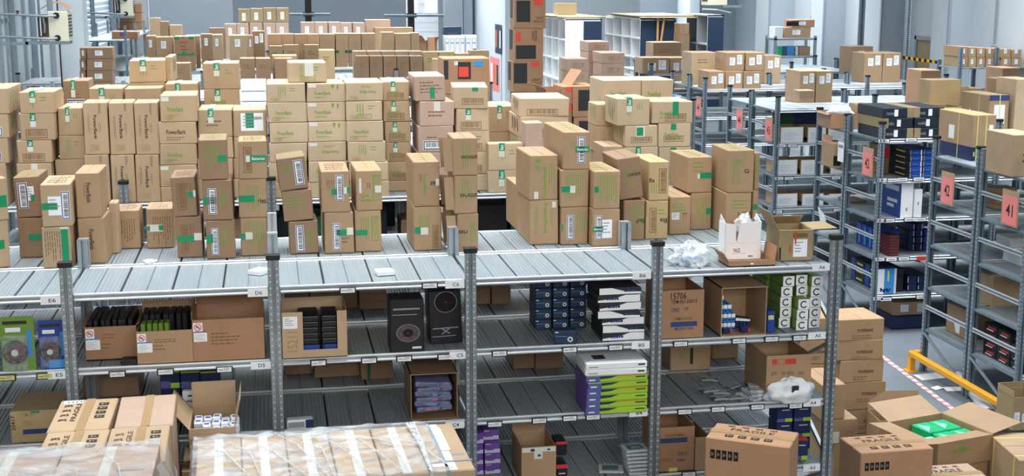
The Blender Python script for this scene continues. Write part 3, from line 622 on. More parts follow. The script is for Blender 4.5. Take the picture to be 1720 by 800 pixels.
# small things on the front shelf
def thing_box(label, px, py, z, w, d, h, m, yaw=0, cat='box', name='box', extra=None, group=None, bev=.003):
    p = onZ(px, py, z); return carton(label, (p.x, p.y, z+.001), w, d, h, m, (), None, yaw, 0, cat, name, group, None, None, None, extra, bev)
thing_box('small flat white box lying left of the second capped post', 436, 460, LV[6], .1, .12, .03, 'white', -38, 'box', 'small_box')
thing_box('flat white pad lying alone right of the second capped post', 646, 461, LV[6], .115, .1, .03, 'white', 8, 'paper pad', 'paper_pad')
def blob(label, name, cat, c, sx, sy, sz, m, seed, rough=.25, n=18, kids=None, group=None):
    R = random.Random(seed); ph = [R.uniform(0, 6.28) for _ in range(9)]; b = MB(); vs = []; fs = []
    for i in range(n+1):
        t = math.pi*i/n
        for k in range(2*n):
            f = math.pi*k/n; r = 1+rough*(math.sin(3*f+ph[0]+2*t)*.4+math.sin(5*f+ph[1]-3*t)*.35+math.sin(7*t+ph[2]+2*f)*.35+math.sin(9*f+4*t+ph[3])*.25)+R.uniform(-rough, rough)*.22
            z = math.cos(t)*r*sz; z = max(z, -sz*.55)
            vs.append((math.sin(t)*math.cos(f)*r*sx, math.sin(t)*math.sin(f)*r*sy, z+sz*.55))
    for i in range(n):
        for k in range(2*n): fs.append((i*2*n+k, i*2*n+(k+1) % (2*n), (i+1)*2*n+(k+1) % (2*n), (i+1)*2*n+k))
    b.add(vs, fs, m); o = b.build(name, None, c, None, True); tag(o, label, cat, group); ALL.append(o); return o
p = onZ(1163, 446, LV[6])
bag = blob('crumpled clear plastic bag lying beside the fourth capped post', 'plastic_bag', 'plastic bag', (p.x, p.y+.03, LV[6]+.001), .12, .1, .09, 'bag', 3, .34)
b = MB(); b.box(-.06, .07, -.035, .035, .012, .045, 'sky', .004, Matrix.Rotation(.2, 4, 'Z')); b.build('grey_contents', bag)
p = onZ(252, 442, LV[6]); blob('scrap of crumpled white paper lying near the leftmost bare post', 'paper_scrap', 'paper', (p.x, p.y, LV[6]+.001), .04, .03, .014, 'paper', 5, .5, 10)
# white box standing in a low cardboard tray
A = onZ(1225, 450, LV[6]); Bx = onZ(1303, 447, LV[6]); w = Bx.x-A.x
tr = open_carton('low cardboard tray with raised corner flaps near the right end of the shelf', ((A.x+Bx.x)/2, A.y+.12, LV[6]+.001), w, .22, .042, 'rust', {'l': (35, .07), 'r': (8, .09), 'b': (70, .05)}, 0)
b = MB(); b.box(-.012, .008, -.1115, -.11, .014, .024, 'paper', 0); b.build('paper_label', tr)
A = onZ(1219, 437, LV[6]+.012); Bx = onZ(1283, 437, LV[6]+.012); w = (Bx.x-A.x); cx = (A.x+Bx.x)/2
b = MB(); hh = .255; dd = .15; y0 = -dd/2
b.box(-w/2, w/2, y0, y0+.003, 0, .13, 'white'); b.poly([(-w/2, y0, .13), (-.05, y0, .13), (-.052, y0, hh-.01), (-w/2, y0, hh)], (0, -1, 0), .003, 'white'); b.poly([(-.044, y0, .13), (w/2, y0, .13), (w/2, y0, hh+.01), (-.02, y0, hh)], (0, -1, 0), .003, 'white')
b.box(-w/2, -w/2+.003, y0, dd/2, 0, hh, 'white'); b.box(w/2-.003, w/2, y0, dd/2, 0, hh, 'white'); b.box(-w/2, w/2, dd/2-.003, dd/2, 0, hh, 'rust'); b.box(-w/2, w/2, y0, dd/2, 0, .003, 'white')
b.box(-w*.42, w*.42, y0-.0008, y0, .118, .12, 'papergrey'); b.text('FACE', (-.065, y0-.001, .05), (.045, 0, 0), (0, 0, .028), 'ink'); b.box(-.08, .02, y0-.0008, y0, .042, .0435, 'ink_grey'); barcode(b, y0, .035, .012, .075, .03, 'ink_blue', 4)
o = b.build('display_box', None, (cx, A.y+.09, LV[6]+.009), (0, 0, math.radians(-2))); tag(o, 'tall white box printed FACE standing torn open in the cardboard tray', 'box'); ALL.append(o)
for sx in (-1, 1):
    f = MB(); f.poly([(sx*w/2, y0, hh), (sx*(w/2-.005), dd/2, hh), (sx*(w/2+.0), dd/2-.03, hh+.045), ], (sx, 0, .1), .003, 'white'); f.build('flap', o)
blob('wad of clear film stuffed in the top of the white FACE box', 'plastic_wrap', 'plastic wrap', (cx+.03, A.y+.09, LV[6]+.19), .06, .045, .075, 'bag', 11, .3, 10)
A = onZ(1309, 441, LV[6]); Bx = onZ(1369, 441, LV[6]); w = Bx.x-A.x
oc = open_carton('open tan carton with printed shipping label at the right end of the shelf', ((A.x+Bx.x)/2+.01, A.y+.16, LV[6]+.001), w, .28, .215, 'olive', {'l': (28, .15), 'r': (88, .17), 'f': (95, .012), 'b': (-50, .1)}, -3,
    [('W', 1335, 405, 1360, 434), ('K', 1306, 418, 1313, 439, 'black'), ('K', 1334, 395, 1360, 402, 'ink_brown'), ('K', 1337, 393, 1340, 413, 'ink_red'), ('K', 1328, 415, 1331, 427, 'ink_red')], (1309, 1370, 390, 441))
b = MB(); b.slab((w/2, -.1, .03), (.06, .1, 0), (0, 0, .11), .004, 'olive'); b.box(w/2+.001, w/2+.003, -.02, .1, .05, .15, 'black'); b.build('side_flap', oc)

# ================================================================ the big wall of cartons on the second row
GW = 'cartons in the big wall on the second row'
def am(k, xl, xr, yt, yb):
    w, h = xr-xl, yb-yt; X = lambda u: xl+w*u; Y = lambda v: yt+h*v; out = []
    for c in k:
        if c == 'l': out += [('g', X(.28), Y(.15), X(.5), Y(.8)), ('g', X(.6), Y(.2), X(.8), Y(.45))]
        elif c == 'r': out += [('R', X(.3), Y(.66), X(.7), Y(.9))]
        elif c == 'p': out += [('P', 'PowerBank', X(.2), Y(.42), X(.62), Y(.62), 'ink_green'), ('n', X(.2), Y(.7), X(.6), Y(.8), 'ink_green')]
        elif c == 'u': out += [('P', 'PowerBank', X(.36), Y(.45), X(.8), Y(.62), 'ink_green', 180), ('n', X(.42), Y(.16), X(.76), Y(.3), 'ink_green')]
        elif c == 'i': out += [('K', X(.64), Y(.06), X(.7), Y(.2), 'ink_green'), ('K', X(.66), Y(.2), X(.68), Y(.3), 'ink_green'), ('K', X(.78), Y(.08), X(.815), Y(.3), 'ink_green')]
        elif c == 'b': out += [('b', X(.15), Y(.58), X(.78), Y(.92))]
        elif c == 'B': out += [('B', X(.14), Y(.55), X(.8), Y(.9))]
        elif c == 'o': out += [('O', X(.38), w*.16, Y(.5))]
        elif c == 's': out += [('w', X(.03), Y(.06), X(.24), Y(.22))]
        elif c == 'h': out += [('P', '13260', X(.1), Y(.72), X(.32), Y(.92), 'ink_pale')]
        elif c == 'n': out += [('n', X(.25), Y(.35), X(.75), Y(.65))]
        elif c == 'D': out += [('P', 'PowerBank', X(.2), Y(.35), X(.72), Y(.55), 'ink'), ('n', X(.2), Y(.65), X(.7), Y(.85))]
        elif c == 'V': out += [('P', 'PowerBank', X(.4), Y(.24), X(.54), Y(.7), 'ink', 270), ('n', X(.16), Y(.25), X(.26), Y(.72)), ('n', X(.6), Y(.4), X(.7), Y(.65)), ('P', '13060', X(.2), Y(.8), X(.6), Y(.93), 'ink_pale')]
        elif c == 'x': out += [('n', X(.62), Y(.02), X(.72), Y(.26), 'ink')]
        elif c == 'W': out += [('W', X(.2), Y(.3), X(.5), Y(.75)), ('W', X(.6), Y(.15), X(.88), Y(.7))]
        elif c == 'q': out += [('W', X(.3), Y(.25), X(.6), Y(.7))]
        elif c == 'w': out += [('w', X(.42), Y(0.0), X(.6), Y(.4))]
        elif c == 'v': out += [('P', 'PowerBank', X(.42), Y(.2), X(.56), Y(.8), 'ink_green', 270)]
    return out
def wall(desc, Y, boxes, g=GW, **k):
    bs = []; prev = k.pop('foot', 340); 
    for b in boxes:
        o = dict(b[4]) if len(b) > 4 else {}
        o.setdefault('k_', am(b[3], b[0], b[1], b[2], prev)); prev = b[2]
        bs.append((b[0], b[1], b[2], o))
    return S(desc, Y, bs, group=g, **k)
Y2 = 3.52
wall('at the far left end of the carton wall', 3.55, [(-48, 12, 275, 'l'), (-46, 13, 233, 'lB'), (-44, 14, 192, 'lB'), (-44, 15, 148, 'l')], side='ink_green', kind='tan carton', d=.6)
wall('second from the left end of the carton wall', 3.62, [(28, 88, 274, 'w'), (28, 87, 236, 'bo'), (34, 92, 191, 'bo'), (33, 92, 154, 'lo')], kind='tan carton with green tape', d=.5)
wall('third from the left end of the carton wall', 3.75, [(88, 144, 268, 'h'), (87, 142, 228, 'hl'), (93, 140, 181, 'lo')], kind='tan carton', d=.5)
wall('behind the left of the carton wall', 4.4, [(108, 172, 250, 'l'), (106, 172, 192, 'l'), (106, 173, 135, 'Bon')], kind='brown carton', m='brown', d=.4, foot=310)
wall('behind the three upright dark-lettered cartons', 4.4, [(150, 208, 240, 'l'), (150, 208, 196, 'l'), (150, 208, 148, 'lo')], d=.45, foot=310, kind='pale tan carton')
wall('behind the dark-lettered cartons and right of another pale carton', 4.4, [(210, 270, 240, 'l'), (210, 270, 196, 'l'), (210, 272, 148, 'n')], d=.45, foot=310, kind='pale tan carton')
for j, (a, b2, c, d2) in enumerate([(143, 185, 140, 182), (186, 227, 183, 225), (228, 269, 226, 267)]):
    wall(['leftmost', 'middle', 'rightmost'][j]+' of three upright pairs with dark vertical lettering', Y2+.02, [(a, b2, 260, 'xV'), (c, d2, 172, 'xV')], d=.34, kind='tan carton', top='ink_grey')
wall('in the highest left column of the carton wall', 4.75, [(216, 279, 215, 'l'), (216, 279, 178, 'l'), (216, 278, 138.5, 'l'), (216, 278, 101, 'lo')], d=.5, foot=260, kind='tan carton with green tape')
wall('right of the highest left column', 4.8, [(280, 293, 215, ''), (280, 293, 178, ''), (280, 292, 138, ''), (279, 291, 95, 'v')], d=.5, foot=260, side='ink_green', kind='tan carton seen edge on')
wall('between dark-lettered cartons and the tall pale pair, on the back row', 4.4, [(278, 336, 240, 'l'), (278, 336, 196, 'l'), (278, 334, 140, 'oh')], d=.4, foot=310, kind='tan carton')
wall('in the column right of the three dark-lettered pairs', Y2, [(270, 332, 314, 'h'), (269, 331, 277, 'sh'), (268, 331, 242, 'ph'), (267, 331, 205, 'D'), (268, 331, 160, 'psh')], d=.5, kind='tan carton')
wall('in the tall column behind the dark-lettered pairs', 4.5, [(342, 402, 226, 'l'), (342, 402, 190, 'l'), (342, 402, 150, 'po'), (341, 402, 106, 'lo')], d=.45, foot=300, kind='tan carton with green tape')
wall('left of the white-labelled column', 3.6, [(332, 392, 300, 'n'), (332, 392, 266, 'n'), (332, 392, 230, 'h'), (331, 391, 184, 'no')], d=.5, kind='tan carton with green tape')
wall('with a white label, left of the large green-lettered grid', 3.65, [(391, 450, 300, 'n'), (391, 450, 266, 'n'), (391, 450, 230, 'h'), (391, 448, 184, 'q', {'k_': [('W', 404, 190, 442, 220), ('T', 412, 190, 426, 215), ('w', 424, 196, 440, 201)]})], d=.5, kind='tan carton')
GC = [('first', [(455, 518, 306, 'h'), (453, 517, 273, 'h'), (453, 516, 240, 'rh'), (452, 517, 206, 'ph'), (449, 515, 172, 'ph'), (448, 514, 140, 'lh')]),
      ('second', [(519, 583, 306, 'h'), (517, 583, 271, 'p'), (517, 582, 238, 'us'), (517, 582, 204, 'psi'), (515, 580, 171.5, 'psi'), (515, 580, 140, 'psi')]),
      ('third', [(588, 654, 304, 'h'), (587, 652, 273, 'lh'), (583, 647, 238, 'lh'), (582, 644, 203, 'ph'), (581, 643, 169.5, 'lhr'), (580, 643, 138, 'uh')]),
      ('fourth', [(650, 692, 304, 'b'), (648, 691, 272, 'pb'), (648, 690, 239, 'pbo'), (646, 690, 204.5, 'pbo'), (645, 690, 169.5, 'pbo'), (644, 689, 137, 'pbo')])]
for nm, bx in GC: wall('in the %s column of the green-lettered grid' % nm, Y2-(.04 if nm == 'third' else 0)+(.25 if nm == 'fourth' else 0), bx, d=.55, kind='pale tan carton' if nm != 'fourth' else 'barcoded tan carton', m='pale' if nm != 'fourth' else 'tan')
t = LV[6]
def top_of(px, py, Y): return onY(px, py, Y).z
S('set crosswise on top of the green-lettered grid', 3.6, [(484, 548, 104.5, {'k_': am('lr', 484, 548, 104, 139)+[('w', 511, 104, 526, 128, 'clear_tape')], 'd': .4, 'label': 'tan carton lying alone on top of the green-lettered grid'})], zb=top_of(515, 140, Y2)+.002, m='pale', group=GW)
wall('in the leaning column right of the green-lettered grid', 3.6, [(702, 762, 300, 'l'), (702, 763, 256, 'n'), (703, 763, 212, 'nB'), (703, 762, 170, 'nw'), (697, 749, 128, 'n', {'tilt': -1, 'k_': [('n', 706, 136, 745, 158), ('T', 723, 147, 731, 166)]})], d=.62, kind='tan carton with brown print', m='rosy')
wall('behind the stack with torn open sides', 3.66, [(765, 822, 293, 'b'), (765, 821, 256, 'b'), (765, 821, 220, 'lb'), (765, 820, 183, 'bo'), (761, 820, 146, 'b', {'k_': [('b', 776, 165, 812, 176), ('T', 793, 146, 803, 153)], 'yaw': -6})], d=.6, kind='pale carton with printed barcode', m='pale')
wall('right of the torn stack, green tape over its front', 3.52, [(820, 881, 286, 'lo'), (820, 882, 241, 'lo')], d=.55, kind='tan carton', m='pale')
wall('behind the green-taped pair right of the torn stack', 4.35, [(822, 868, 222, 'n'), (822, 868, 178, 'lo')], d=.5, kind='tan carton', foot=300)
wall('in the column right of the green-taped pair', 3.7, [(880, 958, 300, ''), (877, 957, 262, 'n'), (875, 956, 232, 'b'), (874, 956, 196, 'b'), (872, 955, 165, 'b', {'yaw': -3})], d=.75, kind='big pale tan carton', m='pale', side='ink')
wall('standing small before the big column with hand holes', 3.46, [(882, 913, 300, ''), (882, 912, 250, 'n'), (882, 912, 206, '')], d=.2, kind='narrow tan carton', m='rosy')
wall('in the front left of the right-hand block', 3.5, [(1052, 1106, 300, 'lo'), (1050, 1105, 247, 'on'), (1049, 1105, 211, 'b', {'k_': [('b', 1060, 230, 1095, 240), ('T', 1069, 214, 1080, 228), ('w', 1068, 208, 1083, 230)]}), (1036, 1091, 165, 'lo')], d=.5, kind='pale tan carton with green tape', m='pale', side='ink_green')
wall('in the front right of the right-hand block', 3.54, [(1108, 1162, 300, 'lo'), (1107, 1161, 247, 'o', {'k_': [('T', 1126, 243, 1136, 265), ('T', 1125, 280, 1134, 300)]}), (1106, 1160, 207, 'pb', {'k_': am('p', 1106, 1160, 207, 243)+[('b', 1115, 228, 1149, 238), ('T', 1127, 207, 1136, 218)]}), (1095, 1163, 170, 'pb', {'k_': am('p', 1095, 1163, 172, 206)+[('b', 1118, 191, 1153, 204), ('T', 1130, 170, 1140, 194)]})], d=.5, kind='barcoded pale carton', m='pale', side='ink_green')
wall('at the rear left of the right-hand block', 4.3, [(1014, 1077, 225, 'n'), (1014, 1077, 180, 'p'), (1013, 1077, 134, 'p')], d=.55, foot=300, kind='pale tan carton', m='pale', side='ink_green')
wall('at the rear right of the right-hand block', 4.3, [(1079, 1132, 225, 'n'), (1079, 1132, 180, 'p'), (1078, 1131, 134, 'p')], d=.55, foot=300, kind='pale tan carton', m='pale')
wall('at the left side of the right-hand block', 3.95, [(1004, 1034, 300, 'l'), (1003, 1033, 256, 'l'), (1002, 1032, 212, 'l'), (1002, 1030, 175, 'l')], d=.5, kind='end-printed tan carton', m='tan', side='ink_green')
S('low in front of the right-hand block, left of the front pair', 3.48, [(1000, 1046, 290, {}), (1014, 1047, 245, {})], d=.42, m='tan', group=GW)

# dim goods on the shelf below, seen through the gaps
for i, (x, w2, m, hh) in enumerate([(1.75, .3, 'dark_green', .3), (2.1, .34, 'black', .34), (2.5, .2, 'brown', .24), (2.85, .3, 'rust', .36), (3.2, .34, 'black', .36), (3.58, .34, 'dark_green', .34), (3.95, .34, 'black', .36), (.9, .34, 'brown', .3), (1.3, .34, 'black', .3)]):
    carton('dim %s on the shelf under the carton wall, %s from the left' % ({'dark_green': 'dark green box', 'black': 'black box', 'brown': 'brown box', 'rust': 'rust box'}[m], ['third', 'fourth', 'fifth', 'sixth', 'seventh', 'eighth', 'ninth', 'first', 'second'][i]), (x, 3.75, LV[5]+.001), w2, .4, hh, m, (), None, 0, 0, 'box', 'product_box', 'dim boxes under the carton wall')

for i in range(6): carton('black box added as dark fill deep under the carton wall, %s' % ['far left', 'left', 'left of centre', 'right of centre', 'right', 'far right'][i], (.95+.62*i+(.1 if i > 2 else 0), 4.8, LV[5]+.001), .5, .4, .36, 'black', (), None, 0, 0, 'box', 'product_box', 'dim boxes under the carton wall')  # black boxes added as backing so the gap reads as dark

# ================================================================ goods on the lower shelves of the foreground rack
GLW = 'goods on the lower shelves of the foreground rack'
L5, L4, L3 = LV[5], LV[4], LV[3]
def OC(label, xl, xr, yt, yb, zb, d, m, marks=(), flaps=None, cut=None, **k):
    Y = onZ((xl+xr)/2, yb, zb).y; Y = max(Y, .01); ym = (yt+yb)/2
    a = onY(xl, ym, Y).x; c = onY(xr, ym, Y).x; h = onY((xl+xr)/2, yt, Y).z-zb
    return open_carton(label, ((a+c)/2, Y+d/2, zb+.001), c-a, d, h, m, flaps, k.pop('yaw', 0), marks, (xl, xr, yt, yb), cut=cut, **k)
def CB(label, xl, xr, yt, yb, zb, d, m, marks=(), **k):
    Y = onZ((xl+xr)/2, yb, zb).y; Y = max(Y, .01); ym = (yt+yb)/2
    a = onY(xl, ym, Y).x; c = onY(xr, ym, Y).x; h = onY((xl+xr)/2, yt, Y).z-zb
    return carton(label, ((a+c)/2, Y+d/2, zb+.001), c-a, d, h, m, marks, (xl, xr, yt, yb), k.pop('yaw', 0), k.pop('tilt', 0), 'box', k.pop('name', 'carton'), k.pop('group', None), None, k.pop('seam', None), None, k.pop('extra', None))
def pb_sign(b, F, x0, y0, x1, y1):       # crossed-out Pb mark on a white square
    a, za, c, zc = F.r(x0, y0, x1, y1); y = F.y-.001; b.box(a, c, y, F.y, za, zc, 'paper'); cx, cz, r = (a+c)/2, (za+zc)/2, (c-a)*.4
    n = 24; P = []
    for k in range(n):
        t0, t1 = 2*math.pi*k/n, 2*math.pi*(k+1)/n
        b.add([(cx+r*math.cos(t0), y-.001, cz+r*math.sin(t0)), (cx+r*math.cos(t1), y-.001, cz+r*math.sin(t1)), (cx+r*.8*math.cos(t1), y-.001, cz+r*.8*math.sin(t1)), (cx+r*.8*math.cos(t0), y-.001, cz+r*.8*math.sin(t0))], [(0, 1, 2, 3)], 'red')
    b.add([(cx-r*.75, y-.0012, cz+r*.6), (cx-r*.6, y-.0012, cz+r*.75), (cx+r*.75, y-.0012, cz-r*.6), (cx+r*.6, y-.0012, cz-r*.75)], [(0, 1, 2, 3)], 'red'); b.text('Pb', (cx-r*.5, y-.0008, cz-r*.42), (r, 0, 0), (0, 0, r*.9), 'ink')
def pb_carton(label, xl, xr, yt, yb, d, sx, sy, lab, txt, flaps, m='rust'):
    o = OC(label, xl, xr, yt, yb, L5, d, m, [('n',)+t for t in txt], flaps)
    h = o.dimensions.z; bb = [Vector(c) for c in o.bound_box]; w = max(c.x for c in bb)*2; F = Face(xl, xr, yt, yb, w, max(c.z for c in bb), d)
    b = MB(); pb_sign(b, F, sx, sy, sx+16, sy+16); b.build('lead_free_sticker', o)
    b = MB(); a, za, c, zc = F.r(*lab); b.box(a, c, F.y-.0015, F.y, za, zc, 'paper'); b.box(a, c, F.y-.002, F.y, zc-(zc-za)*.12, zc, 'sky' if lab[0] < 300 else 'purple')
    for k in range(5): b.box(a+(c-a)*.08, a+(c-a)*random.uniform(.5, .9), F.y-.002, F.y, za+(zc-za)*(.15+.13*k), za+(zc-za)*(.15+.13*k)+.002, 'ink_grey')
    b.build('paper_label', o); return o
o1 = pb_carton('open carton with crossed-out Pb sticker full of black packs, left of its twins', 143, 230, 549, 605, .42, 143, 552, (144, 568, 168, 587), [(172, 560, 205, 570), (170, 575, 188, 588)], {'l': (60, .02), 'r': (50, .03)})
def pack_rows(label_fn, parent, x0, x1, y, z, n, w, h, d, m, grp, cat='pack', name='boxed_pack', face=None):
    for i in range(n):
        x = x0+(x1-x0)*(i+.5)/n; carton(label_fn(i), (x, y, z+.001), w, d, h, m, (), None, random.uniform(-3, 3), 0, cat, name, grp, None, None, extra=face)
nth = ['first', 'second', 'third', 'fourth', 'fifth', 'sixth', 'seventh', 'eighth', 'ninth', 'tenth', 'eleventh', 'twelfth']
p = o1.location; pack_rows(lambda i: 'black pack standing %s from the left in the leftmost Pb carton' % nth[i], None, p.x-.14, p.x+.14, p.y, p.z+.008, 8, .03, .25, .36, 'black', 'black packs in the leftmost Pb carton')
o2 = pb_carton('open carton with crossed-out Pb sticker holding yellow-green packs', 230, 324, 556, 616, .42, 230, 560, (231, 575, 256, 594), [(260, 570, 300, 578), (258, 580, 285, 592)], {'r': (20, .03), 'b': (0, .1)}, 'kraft')
p = o2.location; pack_rows(lambda i: 'pack standing %s from the left in the yellow-green Pb carton' % nth[i], None, p.x-.15, p.x+.03, p.y-.1, p.z+.008, 5, .03, .24, .1, 'leaf', 'packs in the yellow-green Pb carton')
pack_rows(lambda i: 'dark pack standing %s behind the yellow-green packs' % nth[i], None, p.x-.15, p.x+.14, p.y+.08, p.z+.008, 7, .036, .27, .2, 'black', 'dark packs in the yellow-green Pb carton')
o3 = pb_carton('large carton with crossed-out Pb sticker and purple-edged label, right of its twins', 324, 444, 536, 610, .45, 325, 541, (326, 556, 348, 574), [(355, 558, 405, 582)], {'b': (-5, .1), 'l': (0, .05)}, 'rust')
CB('dark open tray behind the Pb cartons on the D5 shelf', 190, 262, 530, 550, L5, .3, 'black', name='tray')
for i, (a, b2) in enumerate([(478, 520), (522, 600), (604, 650)]): CB('dim brown carton deep on the C5 shelf, %s from the left' % nth[i], a, b2, 492, 520, L5, .35, 'brown', group=GLW)
for i, (a, b2) in enumerate([(800, 824), (826, 858)]): CB('dim brown carton deep on the B5 shelf, %s one' % ['left', 'right'][i], a, b2, 482, 512, L5, .35, 'brown', group=GLW)
CB('dark folded box lying before the middle Pb carton', 203, 231, 606, 616, L5, .1, 'black', name='small_box')
# cut-out carton with blue packs
Y4 = onZ(528, 602, L5).y; A4 = onY(474, 563, Y4); B4 = onY(583, 563, Y4); w4 = B4.x-A4.x; h4 = onY(528, 524, Y4).z-L5; loc4 = Vector(((A4.x+B4.x)/2, Y4+.21, L5+.001))
o4 = open_carton('carton with a cut-out front showing stacked black and blue packs', loc4, w4, .42, h4, 'tan', {}, 0, [('W', 476, 531, 500, 551), ('P', '15211', 482, 556, 500, 590, 'ink_pale', 90)], (474, 583, 524, 602), cut=(-w4*.5+w4*.32, w4*.5-w4*.15, .055))
for c2 in range(2):
    for r in range(7): carton('black and blue pack, %s column, %s from the bottom, in the cut-out carton' % (['left', 'right'][c2], nth[r]), (loc4.x-.035+.13*c2+.0, loc4.y-.05+.0*r, loc4.z+.008+r*.037), .125 if c2 == 0 else .1, .26, .036, 'navy' if r < 2 else 'black', (), None, random.uniform(-1.5, 1.5), 0, 'pack', 'boxed_pack', 'packs in the cut-out carton', None, None, extra=(lambda b, w, d, h, F: b.box(-w*.3, w*.48, -d/2-.001, -d/2, h*.05, h*.9, 'blue')) if r < 2 else (lambda b, w, d, h, F: b.box(-w*.4, w*.45, -d/2-.001, -d/2, h*.9, h*.96, 'ink_grey')))
# fan blisters
def blister(label, xl, xr, yt, yb, card_m, fan_m, z=L5, dy=.0):
    Y = onZ((xl+xr)/2, yb, z).y+dy; a = onY(xl, (yt+yb)/2, Y).x; c = onY(xr, (yt+yb)/2, Y).x; h = onY((xl+xr)/2, yt, Y).z-z; w = c-a
    o = empty('blister_pack', ((a+c)/2, Y, z)); b = MB(); b.box(-w/2, w/2, .03, .034, 0, h, card_m)
    b.box(w*.28, w*.42, .0285, .03, h*.25, h*.75, 'sky'); b.box(-w*.42, w*.3, .0285, .03, h*.86, h*.92, 'ink'); b.box(-w*.35, w*.1, .0285, .03, h*.72, h*.8, 'paper'); b.build('backing_card', o)
    b = MB(); r = w*.36; cz = h*.36; cx = -w*.08; n = 28
    for k in range(n):
        t = 2*math.pi*k/n; dv = Vector((math.cos(t), 0, math.sin(t))); tv = Vector((-math.sin(t), 0, math.cos(t)))
        b.add([Vector((cx, .0, cz))+dv*r*.3-tv*.004, Vector((cx, .0, cz))+dv*r*.3+tv*.004, Vector((cx, .025, cz))+dv*r+tv*.006+tv*.02, Vector((cx, .008, cz))+dv*r-tv*.006+tv*.02], [(0, 1, 2, 3)], fan_m)
    b.tube([(cx, -.006, cz), (cx, .02, cz)], r*.3, 'steel_bright', 14); b.tube([(cx+r*math.cos(t*.3), .012, cz+r*math.sin(t*.3)) for t in range(22)], .004, 'black', 6); b.build('cooling_fan', o)
    b = MB(); b.box(-w*.46, w*.3, -.012, .0285, h*.02, h*.68, 'blister', .012); b.build('plastic_shell', o); tag(o, label, 'blister pack'); ALL.append(o); return o
blister('lime green blister pack with a round cooler fan at the left edge', 0, 57, 534, 626, 'leaf', 'copper')
blister('blue blister pack with a copper coloured fan beside the leftmost post', 64, 110, 540, 620, 'blue', 'copper')
CB('bright blue leaflet box before the blue fan blister', 81, 112, 605, 620, L5, .05, 'sky', name='small_box')
# boxed coolers
def cooler(label, xl, xr, yt, yb, disc_z, m, disc_y=-.004, tilt=0, glow=False):
    def ex(b, w, d, h, F):
        cx, cz, r = 0.03*w, h*disc_z, w*.33; n = 24
        for q, rr, mm in ((0, 1, 'ink_grey'), (1, .95, 'disc' if disc_z < .5 else 'lens'), (2, .45, 'lens'), (3, .12, 'charcoal')):
            b.add([(cx+r*rr*math.cos(2*math.pi*k/n)*1.05, -d/2-.001-.0008*q, cz+r*rr*math.sin(2*math.pi*k/n)*(.82 if disc_z < .5 else 1)) for k in range(n)], [tuple(range(n))], mm)
        b.box(-w*.4, w*.38, -d/2-.0012, -d/2, h*(.8 if disc_z < .5 else .28), h*(.83 if disc_z < .5 else .3), 'ink_grey'); b.box(-w*.42, w*.3, -d/2-.0012, -d/2, h*(.7 if disc_z < .5 else .13), h*(.715 if disc_z < .5 else .145), 'ink_grey'); b.box(w*.15, w*.42, -d/2-.0012, -d/2, h*.06, h*.1, 'papergrey') if disc_z < .5 else b.text('X', (-w*.15, -d/2-.0012, h*.18), (w*.3, 0, 0), (0, 0, h*.1), 'ink_grey')
    return CB(label, xl, xr, yt, yb, L5, .2, m, extra=ex, tilt=tilt, name='product_box')
cooler('dark boxed cooler with a copper disc picture on the C5 shelf', 655, 712, 503, 592, .36, 'black')
cooler('black windowed cooler box with a round lens, right on the C5 shelf', 722, 777, 489, 578, .78, 'black', tilt=-2)
# blue hard drive boxes
def ex_cam(b, w, d, h, F):
    b.add([(w*.22+h*.2*math.cos(k*.524), -d/2-.002, h*.38+h*.2*math.sin(k*.524)) for k in range(12)], [tuple(range(12))], 'papergrey'); b.add([(w*.22+h*.1*math.cos(k*.785), -d/2-.003, h*.38+h*.1*math.sin(k*.785)) for k in range(8)], [tuple(range(8))], 'ink_blue')
    b.box(-w*.46, -w*.3, -d/2-.0012, -d/2, h*.82, h*.9, 'papergrey'); b.box(-w*.44, w*.1, -d/2-.0012, -d/2, h*.55, h*.6, 'sky')
zz = L5; ys = [553, 536, 518, 500, 481]; xs = [(899, 927), (928.5, 956), (957.5, 985)]
Yb = onZ(942, 553, L5).y
for c2, (a, b2) in enumerate(xs):
    X0, X1 = onY(a, 520, Yb).x, onY(b2, 520, Yb).x
    for r in range(5): carton('teal-blue boxed camera, %s column, %s row of the grid' % (['left', 'middle', 'right'][c2], POS[5][r]), ((X0+X1)/2, Yb+.11, L5+r*.0735+.001), X1-X0-.002, .22, .072, 'denim', (), None, 0, 0, 'box', 'product_box', 'teal-blue boxed cameras', None, None, extra=ex_cam)
CB('single teal-blue camera box standing before its grid', 934, 971, 556, 579, L5, .1, 'denim', extra=lambda b, w, d, h, F: (ex_cam(b, w, d, h, F), b.box(-w/2-.001, -w/2, -d*.4, d*.4, h*.1, h*.9, 'ink_grey')), name='product_box', yaw=-14)
